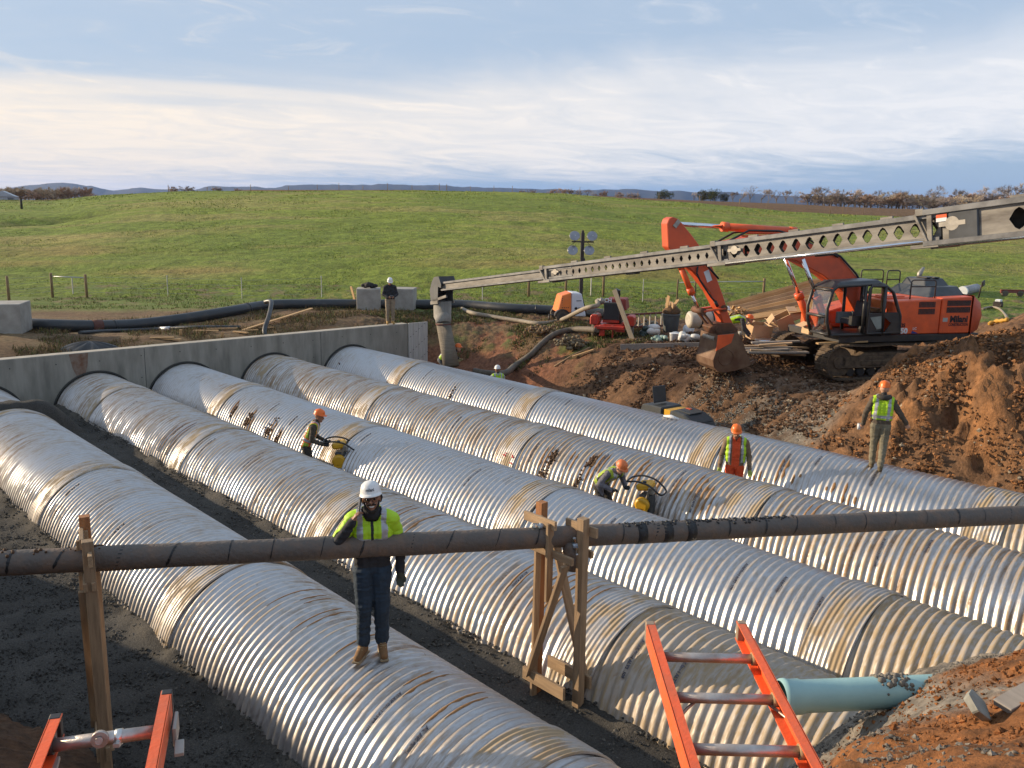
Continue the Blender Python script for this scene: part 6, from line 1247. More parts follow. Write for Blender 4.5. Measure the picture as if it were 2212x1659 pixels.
        mb = MB(); mb.T = Matrix.Translation((.20, -.02, .54)); mb.tube([(-.06, 0, 0), (.02, 0, 0), (.05, 0, 0)], [.15, .15, .10], 16); mb.box((.0, 0, -.10), (.1, .22, .12)); mb.build('engine_cover', ye, t, .02)
        mb = MB(); mb.T = Matrix.Translation((-.18, .0, .55)); mb.tube([(.05, 0, 0), (-.04, 0, 0)], [.12, .09], 14); mb.build('air_filter', dk, t)
        mb = MB(); mb.box((0, -.02, .88), (.36, .30, .14), (.15, 0, 0)); mb.build('fuel_tank', ye, t, .04); mb = MB(); mb.cyl((.08, -.02, .95), (.08, -.02, .99), .035, 12); mb.build('tank_cap', BLACKP, t)
        mb = MB(); mb.box((0, .12, .80), (.22, .1, .12)); mb.build('engine_top', PINM, t, .01)
        loop = [(-.21, .30, .82), (-.22, .12, .95), (-.22, -.12, 1.0), (-.2, -.30, .97), (-.12, -.36, .95), (.12, -.36, .95), (.2, -.30, .97), (.22, -.12, 1.0), (.22, .12, .95), (.21, .30, .82), (.12, .36, .78), (-.12, .36, .78)]
        mb = MB(); mb.tube(catmull(loop+[loop[0]], 4), .019, 8); mb.build('handle', BLACKP, t)
        mb = MB(); mb.bar((-.2, .12, .90), (-.12, .05, .66), .04, .03); mb.bar((.2, .12, .90), (.12, .05, .66), .04, .03); mb.build('handle_bracket', PINM, t)
    rammer('yellow rammer held by the worker in the orange-trimmed vest', (p2[0]+f2[0]*.70, p2[1]+f2[1]*.70, -.12), (f2[0], f2[1]))
    f3b = (.55, -.83); rammer('yellow rammer held by the stooping worker in grey sleeves', (13.0, 9.98, -.05), (.35, -.94))
    # 4 orange overalls
    tan = cloth('tan_work_jacket', (.215, .145, .085)); oro = cloth('orange_overalls', (.72, .085, .02), .15)
    p4 = (15.80, 9.80, -.26)
    person('worker in orange overalls, tan jacket and lime vest standing between the two farthest pipes', p4, (-.82, -.57), dict(elR=(.27, -.01, 1.15), elL=(-.27, -.01, 1.15), wrR=(.30, .06, .91), wrL=(-.29, .08, .90), head=(.02, .035, 1.645)), 1.06, dict(jacket=tan, trousers=oro, overall=oro, skin=SKIND, glove=cloth('glove_lime', (.42, .48, .10)), boots=blk, collar=blk), .012, (HO, 1), (HIVIS, dict(band=-.5, hem=.08, open=.105)), gloves=(True, True), head_tilt=(-.22, 0, .15))
    # 5 walking on the far pipe, seen from behind
    p5 = (17.16, 7.34, .95)
    person('worker in orange hard hat and lime vest walking away on top of the farthest pipe', p5, (.88, .48), dict(shR=(.18, -.02, 1.42), elR=(.33, -.02, 1.20), wrR=(.46, .04, 1.0), elL=(-.30, -.02, 1.18), wrL=(-.33, .05, .93), hipR=(.09, 0, .93), knR=(.085, .02, .51), anR=(.05, -.16, .10), toR=(.06, .0, .045), knL=(-.09, .10, .52), anL=(-.09, .10, .10), toL=(-.10, .26, .045)), 1.02, dict(jacket=cloth('brown_jacket', (.095, .072, .05)), trousers=cloth('dusty_khaki', (.21, .185, .125)), skin=SKIN, boots=cloth('muddy_boot', (.13, .095, .05)), collar=blk), .012, (HO, 0), (HIVIS, dict(band=.17, hem=.10)), hood=cloth('dark_hood', (.05, .042, .036)), flare=1.08)
    t = thing('can', 'small can held by the worker walking on the farthest pipe', 'can', (17.05, 7.74, 1.82)); mb = MB(); mb.cyl((0, 0, -.06), (0, 0, .06), .033, 14); mb.build('can_body', WHITEP, t); mb = MB(); mb.cyl((0, 0, .06), (0, 0, .066), .026, 14); mb.build('can_top', PINM, t)
    # 6 on the headwall, looking at a handheld screen
    p6 = (19.42, 27.72, WALL_Z+.008)
    person('man in white hard hat, black jacket and khaki trousers looking down, standing on the headwall', p6, (-.45, -.9), dict(elR=(.27, .02, 1.16), wrR=(.10, .22, 1.06), elL=(-.27, .02, 1.16), wrL=(-.11, .22, 1.08), hdR=(.03, .27, 1.06), hdL=(-.04, .27, 1.08), cuR=(1.0, 0, 0), cuL=(1.0, 0, 0), head=(.01, .05, 1.645)), 1.0, dict(jacket=blk, trousers=cloth('khaki_trousers', (.30, .235, .16)), boots=cloth('boot_yellow', (.42, .25, .08)), skin=SKIND, collar=blk), .014, (HW, 0), None, head_tilt=(-.45, 0, 0), flare=1.12)
    R = Matrix.Rotation(math.atan2(.45, -.9), 4, 'Z'); t = thing('tablet', 'small handheld device held by the man on the headwall', 'device'); t.matrix_world = Matrix.Translation(p6) @ R @ Matrix.Translation((0, .30, 1.10)) @ Euler((rad(35), 0, 0)).to_matrix().to_4x4(); mb = MB(); mb.box((0, 0, 0), (.12, .17, .02)); mb.build('device_body', mat('device_grey', (.16, .16, .17), .4), t, .004); mb = MB(); mb.box((0, 0, .011), (.10, .14, .003)); mb.build('screen', mat('dark_screen', (.02, .02, .025), .1), t)
    # 7 crouching at the drop hose
    q = at_d(967, 792, 30.8); p7 = (q.x-.05, q.y, q.z-.58)
    bend = dict(pelvis=(0, -.22, .84), waist=(0, -.10, .98), chest=(0, .12, 1.13), neck=(0, .30, 1.22), head=(0, .43, 1.28), shR=(.18, .22, 1.17), shL=(-.18, .22, 1.17), elR=(.22, .22, .92), elL=(-.22, .24, .92), wrR=(.16, .42, .84), wrL=(-.16, .44, .86), hdR=(.10, .54, .84), hdL=(-.10, .55, .86), hipR=(.09, -.2, .83), hipL=(-.09, -.2, .83), knR=(.11, .04, .48), knL=(-.11, .0, .48), anR=(.12, -.12, .10), anL=(-.12, -.2, .10), toR=(.14, .04, .045), toL=(-.14, -.05, .045))
    person('worker in orange hard hat and lime vest crouching behind the hanging drop hose', p7, tuple((RT*.93-FW*.2).xy), bend, 1.0, dict(jacket=cloth('dark_sweater', (.06, .055, .05)), trousers=cloth('grey_jeans', (.15, .16, .165)), skin=SKIN, glove=cloth('glove_tan', (.40, .33, .17)), boots=blk, collar=blk), .016, (HO, 0), (HIVIS, dict(band=.2, hem=.05)), gloves=(True, True))
    # 8 white hat behind the far pipe
    q = at_d(1075, 792, 29.0); person('worker in white hard hat and lime vest, seen from behind over the farthest pipe', (q.x, q.y, q.z-1.78), (.45, .9), None, 1.0, dict(jacket=cloth('pale_sleeves', (.45, .47, .40)), trousers=dkt, skin=SKIND, boots=blk, collar=blk), .016, (HW, 0), (HIVIS, dict(band=.1, hem=.02)))
    # 9 bending at the saw bench, 10 white hat among the lumber
    b9 = at_g(1577, 737, 22); q = at_d(1577, 737, 28.8); p9 = (q.x, q.y, gz(q.x, q.y))
    bd = dict(pelvis=(0, -.12, .95), waist=(0, .02, 1.06), chest=(0, .24, 1.12), neck=(0, .42, 1.11), head=(0, .56, 1.10), shR=(.17, .34, 1.10), shL=(-.17, .34, 1.10), elR=(.2, .40, .82), elL=(-.2, .42, .82), wrR=(.15, .56, .62), wrL=(-.15, .58, .64), hipR=(.092, -.12, .93), hipL=(-.092, -.12, .93), knR=(.10, -.08, .51), knL=(-.10, -.10, .51), anR=(.11, -.12, .10), anL=(-.13, -.16, .10), toR=(.12, .04, .045), toL=(-.14, .0, .045))
    person('worker in blue jeans and lime vest bent double beside the excavator bucket', p9, tuple((RT*.95-FW*.3).xy), bd, 1.05, dict(jacket=cloth('dark_grey_shirt', (.06, .065, .07)), trousers=cloth('blue_jeans', (.10, .17, .26)), skin=SKIN, boots=blk, collar=blk), .015, (HO, 0), (HIVIS, dict(band=.14, hem=.02)), flare=1.1)
    q = at_d(1552, 664, 31.5); person('worker in white hard hat and dark jacket kneeling behind the excavator stick', (q.x, q.y, gz(q.x, q.y)), tuple((RT*.8-FW*.6).xy), dict(pelvis=(0, -.2, .62), waist=(0, -.08, .74), chest=(0, .10, .90), neck=(0, .22, 1.02), head=(0, .33, 1.10), shR=(.18, .16, .97), shL=(-.18, .16, .97), elR=(.24, .22, .72), elL=(-.24, .22, .72), wrR=(.15, .42, .62), wrL=(-.15, .42, .62), hipR=(.09, -.2, .6), hipL=(-.09, -.2, .6), knR=(.12, .16, .42), knL=(-.12, .12, .42), anR=(.12, -.12, .10), anL=(-.12, -.15, .10), toR=(.14, .03, .045), toL=(-.14, .0, .045)), 1.0, dict(jacket=blk, trousers=dkt, skin=SKIN, boots=blk, collar=blk), .017, (HW, 0), None)
build_people()
# ------------------------------------------------------------------ fences, pipeline, blocks, lumber and litter of the site
POST = mat('cedar_post', (.30, .20, .11), .85, 0, .3, 3, .2, 20, col2=(.19, .125, .07), stretch=(6, 6, 1), rnd=.25); GALV = mat('galvanised_tube', (.46, .46, .44), .45, .5, .2, 6); TPOST = mat('t_post', (.34, .36, .34), .6, .3, .3, 8)
CARD = mat('cardboard', (.56, .38, .22), .85, 0, .15, 3, .1, 20, rnd=.15); PLY = mat('fresh_lumber', (.56, .36, .17), .75, 0, .3, 2, .15, 25, col2=(.42, .25, .11), stretch=(8, 8, 1), rnd=.3); CONC = mat('block_concrete', (.37, .35, .31), .85, 0, .25, 2.5, .3, 18, col2=(.27, .25, .22))
def build_bits():
    rr = random.Random(21)
    # --- big black pipeline
    pts = [at_g(48, 712, 24), at_g(120, 715, 24), at_g(210, 716, 24), at_g(300, 713, 24), at_g(400, 700, 25), at_g(500, 683, 26), at_g(585, 669, 26), at_g(690, 667, 26), at_g(800, 667, 26), at_g(900, 667, 26), at_g(1000, 668, 26), at_g(1100, 676, 26), at_g(1200, 681, 26), at_g(1330, 690, 27)]
    pts = [p+Vector((0, 0, .20)) for p in pts]; P = catmull(pts, 5); blk = mat('black_polyethylene', (.030, .033, .036), .42, 0, .35, 2, .05, 10, col2=(.075, .065, .055), lo=.5, hi=.8)
    t = thing('black_pipeline', 'thick black plastic pipeline lying along the edge of the meadow', 'pipe', tuple(P[0])); mb = MB(); mb.tube([p-P[0] for p in P], .225, 18); mb.build('pipe_barrel', blk, t)
    for k in (12, 27, 44, 58): mb = MB(); d = (P[k+1]-P[k]).normalized(); mb.tube([P[k]-P[0]-d*.03, P[k]-P[0]+d*.03], .24, 18); mb.build('weld_bead', blk, t)
    q = P[10]; mb = MB(); d = (P[11]-P[10]).normalized(); mb.tube([q-P[0]-d*.18, q-P[0]+d*.18], .238, 18); mb.build('rusty_clamp', mat('rusty_clamp', (.14, .06, .045), .8, .2), t)
    Q = [at_g(172, 723, 24), at_g(230, 719, 24), at_g(320, 716, 24), at_g(420, 711, 24), at_g(520, 711, 24)]; Q = catmull([p+Vector((0, 0, .06)) for p in Q], 5)
    t = thing('small_black_pipe', 'thin black pipe lying in front of the thick pipeline at left', 'pipe', tuple(Q[0])); mb = MB(); mb.tube([p-Q[0] for p in Q], .07, 10); mb.build('pipe_barrel', blk, t); mb = MB(); q = Q[12]-Q[0]; d = (Q[13]-Q[12]).normalized(); mb.tube([q-d*.28, q+d*.28], .085, 12); mb.build('white_sleeve', WHITEP, t)
    a = at_d(586, 652, 33.6); b = at_g(572, 724, 24); Q = catmull([a+Vector((.0, .5, -.05)), a, a*.5+b*.5+Vector((0, -.1, .12)), b, b+Vector((.2, -.8, -.5))], 5)
    t = thing('branch_hose', 'black hose dropping from the pipeline towards the headwall', 'hose', tuple(Q[0])); mb = MB(); mb.tube([p-Q[0] for p in Q], .085, 12); mb.build('hose_body', blk, t)
    # --- concrete blocks
    def block(lab, px, py, D0, w, h, yaw):
        p = at_g(px, py, D0); t = tag(MB().box((0, 0, h/2), (w, w, h)).build('concrete_block', CONC, None, .02, loc=p, rot=(0, 0, yaw)), lab, 'block', 'concrete blocks along the pipeline'); return p
    yaw = math.atan2(RT.y, RT.x)
    pb = block('concrete block with a black bag on top, left of the man on the headwall', 797, 669, 25, 1.03, .97, yaw+.12)
    block('concrete block half hidden behind the man on the headwall', 872, 668, 25, 1.05, .97, yaw-.05)
    block('concrete block at the left edge of the view where the black pipeline starts', 14, 718, 22, 1.35, 1.05, yaw+.25)
    mb = MB(); 
    for k in range(14): mb.ball((rr.gauss(0, .18), rr.gauss(0, .10), .08+rr.random()*.09), rr.uniform(.08, .14), 7, (1.2, 1, .8))
    o = mb.build('bag', cloth('bag_black', (.03, .026, .025)), None, fix=False, loc=pb+Vector((-.02, 0, .97)), rot=(0, 0, yaw)); tag(o, 'crumpled black bag lying on the concrete block', 'bag')
    t = thing('timber_plank', 'short plank leaning on the left side of the block with the bag', 'plank'); a = at_g(772, 664, 25); board(t, a+RT*-.02, a+RT*-.28+Vector((0, 0, .98)), .16, .04, PLY, (1, 0, 0), 'plank')
    # --- black tarp heap behind the wall
    p = at_g(196, 757, 22); mb = MB(); n, m = 40, 10; vs = []
    for i in range(m+1):
        f = i/m
        for j in range(n):
            a = 2*PI*j/n; r = f*(.95+.05*math.sin(a*9))*1.15; z = .42*(1-f**1.6)+.05*math.sin(a*11+f*2)*f*(1-f)*3; vs.append((r*math.cos(a)*1.25, r*math.sin(a)*.7, z))
    mb.add(vs, [(i*n+j, i*n+(j+1) % n, (i+1)*n+(j+1) % n, (i+1)*n+j) for i in range(m) for j in range(n)], True)
    tag(mb.build('tarp', mat('black_tarp', (.022, .022, .023), .38, 0, .3, 6), None, loc=p-Vector((0, 0, .12)), rot=(0, 0, yaw)), 'black tarpaulin heaped behind the left end of the headwall', 'tarp')
    # --- planks, stakes and scraps on the bank behind the wall
    t = thing('timber_plank', 'long narrow plank propped on the bank behind the headwall, left of the blocks', 'plank'); board(t, at_g(525, 716, 24)+Vector((0, 0, .05)), at_g(674, 678, 25)+Vector((0, 0, .22)), .13, .045, PLY, (0, 0, 1), 'plank')
    for (px, py, h, lab) in ((595, 723, .26, 'short wooden stake just behind the headwall, right of the black hose'), (481, 737, .22, 'short wooden stake behind the middle of the headwall'), (392, 744, .20, 'short wooden stake behind the headwall, right of the tarpaulin')):
        p = at_d(px, py, 30.5 if px < 500 else 31.5); p.z = gz(p.x, p.y); mb = MB(); mb.box((0, 0, h/2-.1), (.09, .045, h+.2)); tag(mb.build('stake', PLY, None, .004, loc=p, rot=(.06, .05, yaw)), lab, 'stake')
    for k, (px, py, L, a) in enumerate(((445, 719, .9, .05), (480, 714, 1.1, .2), (520, 722, .7, -.5), (540, 718, .6, .4), (350, 734, .8, .15), (370, 737, .7, -.15), (575, 712, .6, .3))):
        p = at_g(px, py, 24); u = RT*math.cos(a)+FW*math.sin(a); t = thing('lumber_scrap', ('pale board scrap in the weeds below the white sleeve of the thin pipe', 'pale board scrap right of the one below the white pipe sleeve', 'board scrap in the weeds near the long propped plank', 'small board scrap at the low end of the long propped plank', 'board scrap just right of the black tarpaulin', 'board scrap between the tarpaulin and the first wooden stake', 'small board scrap at the foot of the black branch hose')[k], 'scrap', group='lumber scraps in the weeds behind the headwall'); board(t, p-u*L/2+Vector((0, 0, .06)), p+u*L/2+Vector((0, 0, .07)), .12, .04, PLY, (0, 0, 1), 'plank')
    # --- fences along the meadow
    def post(parent, px, py, h, r=.075, D0=30):
        p = at_g(px, py, D0); mb = MB(); mb.tube([(0, 0, -.2), (0, 0, h-.02), (0, 0, h)], [r, r*.92, r*.8], 10); link('post', mb.mesh('post', POST), parent, p); return p+Vector((0, 0, h))
    def tpost(parent, px, py, h):
        p = at_g(px, py, 30); mb = MB(); mb.bar((0, 0, -.1), (0, 0, h), .035, .035, (1, 0, 0))
        for k in range(4): mb.box((0, -.02, h*.25+k*h*.24), (.09, .02, .025))
        link('steel_post', mb.mesh('steel_post', TPOST), parent, p); return p+Vector((0, 0, h))
    def wires(parent, tops, hs):
        for f in hs:
            mb = MB(); mb.tube([a-Vector((0, 0, f)) for a in tops], .006, 4); mb.build('wire', TPOST, parent)
    t = thing('wire_fence', 'wire fence with braced cedar posts at left, along the near edge of the meadow', 'fence')
    A = [post(t, 20, 653, 1.35), post(t, 114, 643, 1.35), post(t, 188, 644, 1.3)]; mb = MB(); mb.tube([A[1]-Vector((0, 0, .18)), A[2]-Vector((0, 0, .20))], .03, 8); mb.build('brace_rail', GALV, t)
    B = [tpost(t, 363, 640, 1.15), tpost(t, 523, 645, 1.15), tpost(t, 695, 643, 1.2)]; p = at_g(158, 635, 30); mb = MB(); mb.bar(p, p+Vector((0, 0, .95)), .05, .05, (1, 0, 0)); mb.build('steel_post', GALV, t)
    wires(t, [at_g(-120, 655, 28)+Vector((0, 0, 1.2)), A[0]]+A[1:]+B, (.15, .45, .75, 1.0))
    t = thing('wire_fence', 'wire fence with cedar posts and white rails behind the light tower', 'fence')
    A = [post(t, 1142, 641, 1.25), post(t, 1222, 640, 1.3), post(t, 1303, 641, 1.35), ]; mb = MB()
    for i in range(2): mb = MB(); mb.tube([A[i]-Vector((0, 0, .15)), A[i+1]-Vector((0, 0, .15))], .03, 8); mb.build('brace_rail', GALV, t)
    p = at_g(1276, 639, 30); mb = MB(); mb.bar(p, p+Vector((0, 0, 1.0)), .045, .045, (1, 0, 0)); mb.build('steel_post', GALV, t); B = [tpost(t, 1042, 648, 1.1)]; C_ = [tpost(t, 1388, 652, 1.25)]
    wires(t, B+A+C_, (.2, .5, .8))
    t = thing('wire_fence', 'wire fence with braced cedar posts behind the excavator stick and lumber pile', 'fence')
    A = [post(t, 1500, 655, 1.3, .05), post(t, 1540, 655, 1.35), post(t, 1648, 651, 1.3)]; mb = MB(); a0 = at_g(1462, 652, 30)+Vector((0, 0, 1.25))
    for a, b in ((a0, A[1]), (A[1], A[2])): mb = MB(); mb.tube([a-Vector((0, 0, .18)), b-Vector((0, 0, .18))], .03, 8); mb.build('brace_rail', GALV, t)
    post(t, 1462, 652, 1.25, .05); wires(t, [C_[0], a0]+A[1:]+[at_g(2300, 660, 30)+Vector((0, 0, 1.2))], (.2, .5, .8))
    t = thing('ridge_fence', 'row of thin posts along the crest of the meadow against the far hills', 'fence')
    for px, h in ((363, 1.6), (447, 1.1), (541, 1.5), (623, 1.2), (685, 1.5), (732, 1.7), (784, 1.2), (837, 1.7), (890, 1.3), (949, 1.7), (965, 1.6), (1016, 1.3), (1067, 1.5), (1107, 1.5), (1253, 1.8), (1379, 1.8), (1425, 1.7), (1513, 1.8), (1600, 1.8), (1660, 1.9), (1798, 2.0), (1826, 2.0), (1870, 2.0)):
        D = 143.; z = z_at(px, float(np.interp(px, _fx, _fy)), 140.); p = at_d(px, 400, D); p.z = z-.05; mb = MB(); mb.tube([(0, 0, -.3), (0, 0, h*.85)], .045, 6); link('post', mb.mesh('post', POST), t, p)
    t = thing('field_post', 'lone dark post standing in the meadow at far left', 'post'); p = at_g(47, 452, 60); mb = MB(); mb.tube([(0, 0, -.2), (0, 0, 1.25)], .13, 8); link('post', mb.mesh('post', cloth('dark_post', (.05, .04, .03))), t, p)
    # --- timber pile and litter round the excavator
    def plank(t, a, b, w, h, m=PLY, nm='plank', up=(0, 0, 1)): return board(t, a, b, w, h, m, up, nm)
    t = thing('lumber_pile', 'big pile of long brown planks rising to the right behind the excavator cab', 'lumber pile', group=None)
    far = lambda px, py, D: at_d(px, py, D)
    PILE = mat('pile_lumber', (.50, .35, .21), .8, 0, .3, 2, .2, 25, col2=(.33, .215, .12), stretch=(8, 8, 1), rnd=.3)
    stack = [((1572, 662), (1802, 600), 33.2, 32.0, PLY), ((1574, 668), (1800, 612), 33.1, 31.9, PILE), ((1578, 674), (1800, 622), 32.9, 31.7, PILE), ((1580, 679), (1798, 632), 32.7, 31.5, PILE), ((1582, 684), (1798, 642), 32.5, 31.3, PILE), ((1584, 690), (1798, 652), 32.3, 31.1, PILE)]
    for k, (a, b, Da, Db, m) in enumerate(stack):
        for j in range(3):
            A_ = far(a[0]+j*6, a[1]+j*1.0, Da-j*.34); B_ = far(b[0]+j*2, b[1]+j*1.2, Db-j*.34); plank(t, A_, B_, .05, .30, m if j == 0 or rr.random() < .6 else PLY)
    t2 = thing('loose_plank', 'bright plank lying across the front of the lumber pile', 'plank'); plank(t2, far(1590, 690, 30.9), far(1850, 651, 29.8), .06, .22, PLY, 'plank', (0, 1, .4))
    t2 = thing('loose_plank', 'plank sloping down from the lumber pile beside the bending worker', 'plank'); plank(t2, far(1604, 722, 30.2), far(1760, 668, 30.4), .05, .30, PILE, 'plank')
    t2 = thing('loose_plank', 'upright plank standing just left of the excavator cab', 'plank'); plank(t2, far(1752, 712, 28.2), far(1754, 644, 28.4), .13, .05, PLY, 'plank', (1, 0, 0))
    t2 = thing('loose_plank', 'plank leaning against the red engine pump', 'plank'); plank(t2, at_d(1366, 733, 31.6), at_d(1327, 626, 32.0), .17, .05, mat('pale_plank', (.44, .36, .25), .8, 0, .25, 3, .1, 25, stretch=(8, 8, 1)), 'plank', (1, .4, 0))
    t = thing('lumber_offcuts', 'heap of splintered offcuts at the left end of the lumber pile', 'offcuts')
    for k in range(16):
        p = at_d(1570+rr.uniform(0, 46), 672+rr.uniform(-8, 14), 31.5+rr.uniform(-.4, .4)); u = Vector((rr.gauss(0, 1), rr.gauss(0, 1), rr.gauss(.1, .35))).normalized()*rr.uniform(.12, .28); plank(t, p-u, p+u, .10, .05, PLY, 'offcut')
    t = thing('plank_heap', 'low heap of old planks and pipe on the mud in front of the bending worker', 'plank heap')
    for k in range(15):
        x0 = rr.uniform(1590, 1640); x1 = rr.uniform(1690, 1750); y0 = rr.uniform(738, 762); D = 28.2-rr.uniform(0, .8)-(y0-738)*.035; plank(t, at_d(x0, y0, D), at_d(x1, y0+rr.uniform(-6, 6), D+rr.uniform(-.3, .3)), .2, .05, rr.choice([PILE, PLY, WOODG, PILE]), 'plank')
    t = thing('loose_plank', 'long grey plank half sunk in mud left of the bucket', 'plank'); plank(t, at_g(1535, 751, 20)+UP*.10, at_g(1702-170, 752, 20)+UP*.10, .05, .22, WOODG, 'plank') if False else plank(t, at_g(1530, 753, 20)+UP*.10, at_g(1300+40, 757, 20)+UP*.08, .06, .24, WOODG, 'plank')
    t = thing('loose_plank', 'short board lying on the dark soil slope below the red pump', 'plank'); plank(t, at_g(1236, 775, 20)+UP*.06, at_g(1282, 763, 20)+UP*.1, .12, .05, PLY, 'plank')
    t = thing('loose_plank', 'plank lying across the excavator track under the cab', 'plank'); plank(t, at_d(1765, 742, 25.6), at_d(1872, 737, 25.9), .16, .05, PLY, 'plank')
    # barrel of scraps
    p = at_g(1448, 718, 22); t = thing('trash_barrel', 'grey plastic barrel full of wood scraps left of the excavator stick', 'barrel', tuple(p)); bm_ = mat('grey_bin_plastic', (.095, .105, .105), .55, 0, .2, 4)
    mb = MB(); mb.lathe([(.001, 0), (.27, 0), (.28, .02), (.325, .55), (.33, .62), (.345, .66), (.36, .70), (.34, .73), (.30, .70)], 24); mb.build('barrel_body', bm_, t, fix=False)
    for z, r in ((.45, .318), (.60, .334)): mb = MB(); mb.tube([(0, 0, z), (0, 0, z+.03)], r+.008, 24, False); mb.build('barrel_rib', bm_, t, fix=False)
    t2 = thing('wood_scraps', 'splintered wood scraps and cardboard heaped in the grey barrel', 'scraps', tuple(p+UP*.7))
    mb = MB(); mb.lathe([(.001, .34), (.22, .30), (.36, .12), (.30, -.05)], 14); mb.build('bark_heap', mat('bark', (.13, .075, .035), .95, 0, .4, 10, .6, 20), t2)
    for k in range(15): u = Vector((rr.gauss(0, .8), rr.gauss(0, .8), 1.0)).normalized(); c = Vector((rr.gauss(0, .12), rr.gauss(0, .12), .15)); plank(t2, c, c+u*rr.uniform(.3, .62), rr.uniform(.06, .16), .025, rr.choice([PLY, CARD, WOOD]), 'scrap', (1, 0, 0))
    # ladder lying on its side behind the pump
    a = at_d(1318, 690, 34); a = at_g(1322, 716, 22); b = at_g(1432, 712, 22); d = Vector((b.x-a.x, b.y-a.y, 0)); L = d.length; d.normalize()
    t = thing('lying_ladder', 'brown extension ladder standing on its side behind the red pump', 'ladder', tuple(a)); rm = mat('brown_fibreglass', (.17, .055, .04), .5, 0, .2, 6)
    for z in (.12, .62):
        for o_ in (0, .07): mb = MB(); v = FW*o_; mb.bar(v+UP*(z+(.0)), d*L*1.0+v+UP*(z+.10), .03, .075); mb.build('rail', rm, t)
    n = 9
    for k in range(n): c = d*(L*(k+.6)/n); z = .10*(k+.6)/n; mb = MB(); mb.bar(c+UP*(.12+z), c+UP*(.62+z), .04, .045, (1, 0, 0)); mb.build('rung', mat('ladder_rung_pale', (.50, .46, .40), .5, .3), t)
    # spool, cardboard, bags, buckets
    p = at_g(1685, 738, 20); p = at_d(1657, 736, 28.6); p.z = gz(p.x, p.y)+.25
    t = thing('wire_spool', 'silver coil of metal strapping standing on planks beside the bending worker', 'spool', tuple(p)); mb = MB()
    cm = mat('bright_coil', (.66, .67, .68), .28, .85, .15, 20)
    for z in (0, .27): m2 = MB(); m2.lathe([(.12, z), (.42, z), (.42, z+.02), (.12, z+.02)], 26); m2.build('spool_flange', cm, t)
    for k in range(7): m2 = MB(); m2.lathe([(.3, .025+k*.035), (.40, .030+k*.035), (.40, .050+k*.035), (.3, .055+k*.035)], 26); m2.build('strap_turn', cm, t)
    def carton(lab, px, py, D, d, rot, open_=True):
        p = at_d(px, py, D); p.z = max(p.z, gz(p.x, p.y)+d[2]/2*.7); t = thing('cardboard_box', lab, 'box', tuple(p)); t.rotation_euler = rot
        w, l, h = d
        for c, s in (((0, 0, -h/2), (w, l, .02)), ((-w/2, 0, 0), (.02, l, h)), ((w/2, 0, 0), (.02, l, h)), ((0, -l/2, 0), (w, .02, h)), ((0, l/2, 0), (w, .02, h))): mb = MB(); mb.box(c, s); mb.build('panel', CARD, t)
        for s in (-1, 1): mb = MB(); mb.box((s*(w/2+.12), 0, h/2+.06), (.3, l, .015), (0, s*.5, 0)); mb.build('flap', CARD, t)
    carton('brown cardboard box with open flaps right of the bending worker', 1636, 714, 29.3, (.75, .6, .5), (.15, .1, yaw+.3)); carton('crumpled cardboard sheet standing against the planks near the coil', 1697, 700, 29.0, (.5, .35, .75), (.4, -.5, yaw-.2)); carton('small open cardboard box under the excavator cab', 1757, 714, 27.2, (.55, .45, .22), (.0, .1, yaw+.2))
    def lump(lab, nm, cat, px, py, s, m, D0=20, seed=1, n=14, k=1.):
        kk = k
        r2 = random.Random(seed); p = at_g(px, py, D0); mb = MB()
        for k in range(n): mb.ball((r2.gauss(0, s[0]*.28), r2.gauss(0, s[1]*.28), abs(r2.gauss(s[2]*.35, s[2]*.2))), r2.uniform(.25, .42)*s[2]*kk, 7 if kk == 1 else 5, (r2.uniform(.8, 1.6), r2.uniform(.8, 1.6), r2.uniform(.7, 1.1)))
        tag(mb.build(nm, m, None, fix=False, loc=p, rot=(0, 0, yaw)), lab, cat, kind='stuff' if kk != 1 else None)
    wb = mat('white_sack', (.68, .67, .64), .6, 0, .2, 5, .3, 14); gbag = mat('green_white_bag', (.33, .42, .38), .6, 0, .6, 8, .3, 14, col2=(.06, .14, .11))
    lump('white plastic sack lying left of the excavator bucket', 'sack', 'sack', 1478, 738, (.55, .45, .40), wb, seed=2); lump('green and white bag on the mud in front of the grey barrel', 'sack', 'sack', 1424, 737, (.4, .3, .26), gbag, seed=3); lump('dark green bag slumped at the left of the barrel', 'sack', 'sack', 1398, 726, (.35, .3, .45), mat('dark_green_bag', (.03, .055, .05), .5, 0, .3, 6), seed=4); lump('pale bag leaning between the barrel and the green bag', 'sack', 'sack', 1413, 727, (.28, .25, .42), wb, seed=5)
    lump('blue-green bag behind the legs of the bending worker', 'sack', 'sack', 1551, 733, (.3, .3, .5), mat('bluegreen_bag', (.16, .25, .22), .6, 0, .5, 8), seed=6); lump('white sack at the hands of the bending worker', 'sack', 'sack', 1610, 726, (.6, .35, .32), mat('cream_sack', (.62, .58, .48), .7, 0, .2, 6, .3, 14), seed=7)
    lump('small heap of tools and chains behind the barrel', 'tool_heap', 'tools', 1392, 708, (.9, .4, .3), mat('tool_dark', (.06, .06, .055), .5, .4, .6, 14, col2=(.25, .22, .15)), seed=8, n=26)
    lump('sandy soil clump on the slope below the light tower', 'soil_clump', 'soil', 1172, 722, (1.1, .6, .42), mat('sandy_soil', (.27, .18, .10), .95, 0, .3, 6, .7, 16), seed=9, n=110, k=.42); lump('pale heap of dry grass on the slope below the pump', 'soil_clump', 'soil', 1240, 752, (1.0, .5, .5), mat('dry_heap', (.24, .19, .12), .95, 0, .5, 9, .8, 22), seed=10, n=130, k=.40)
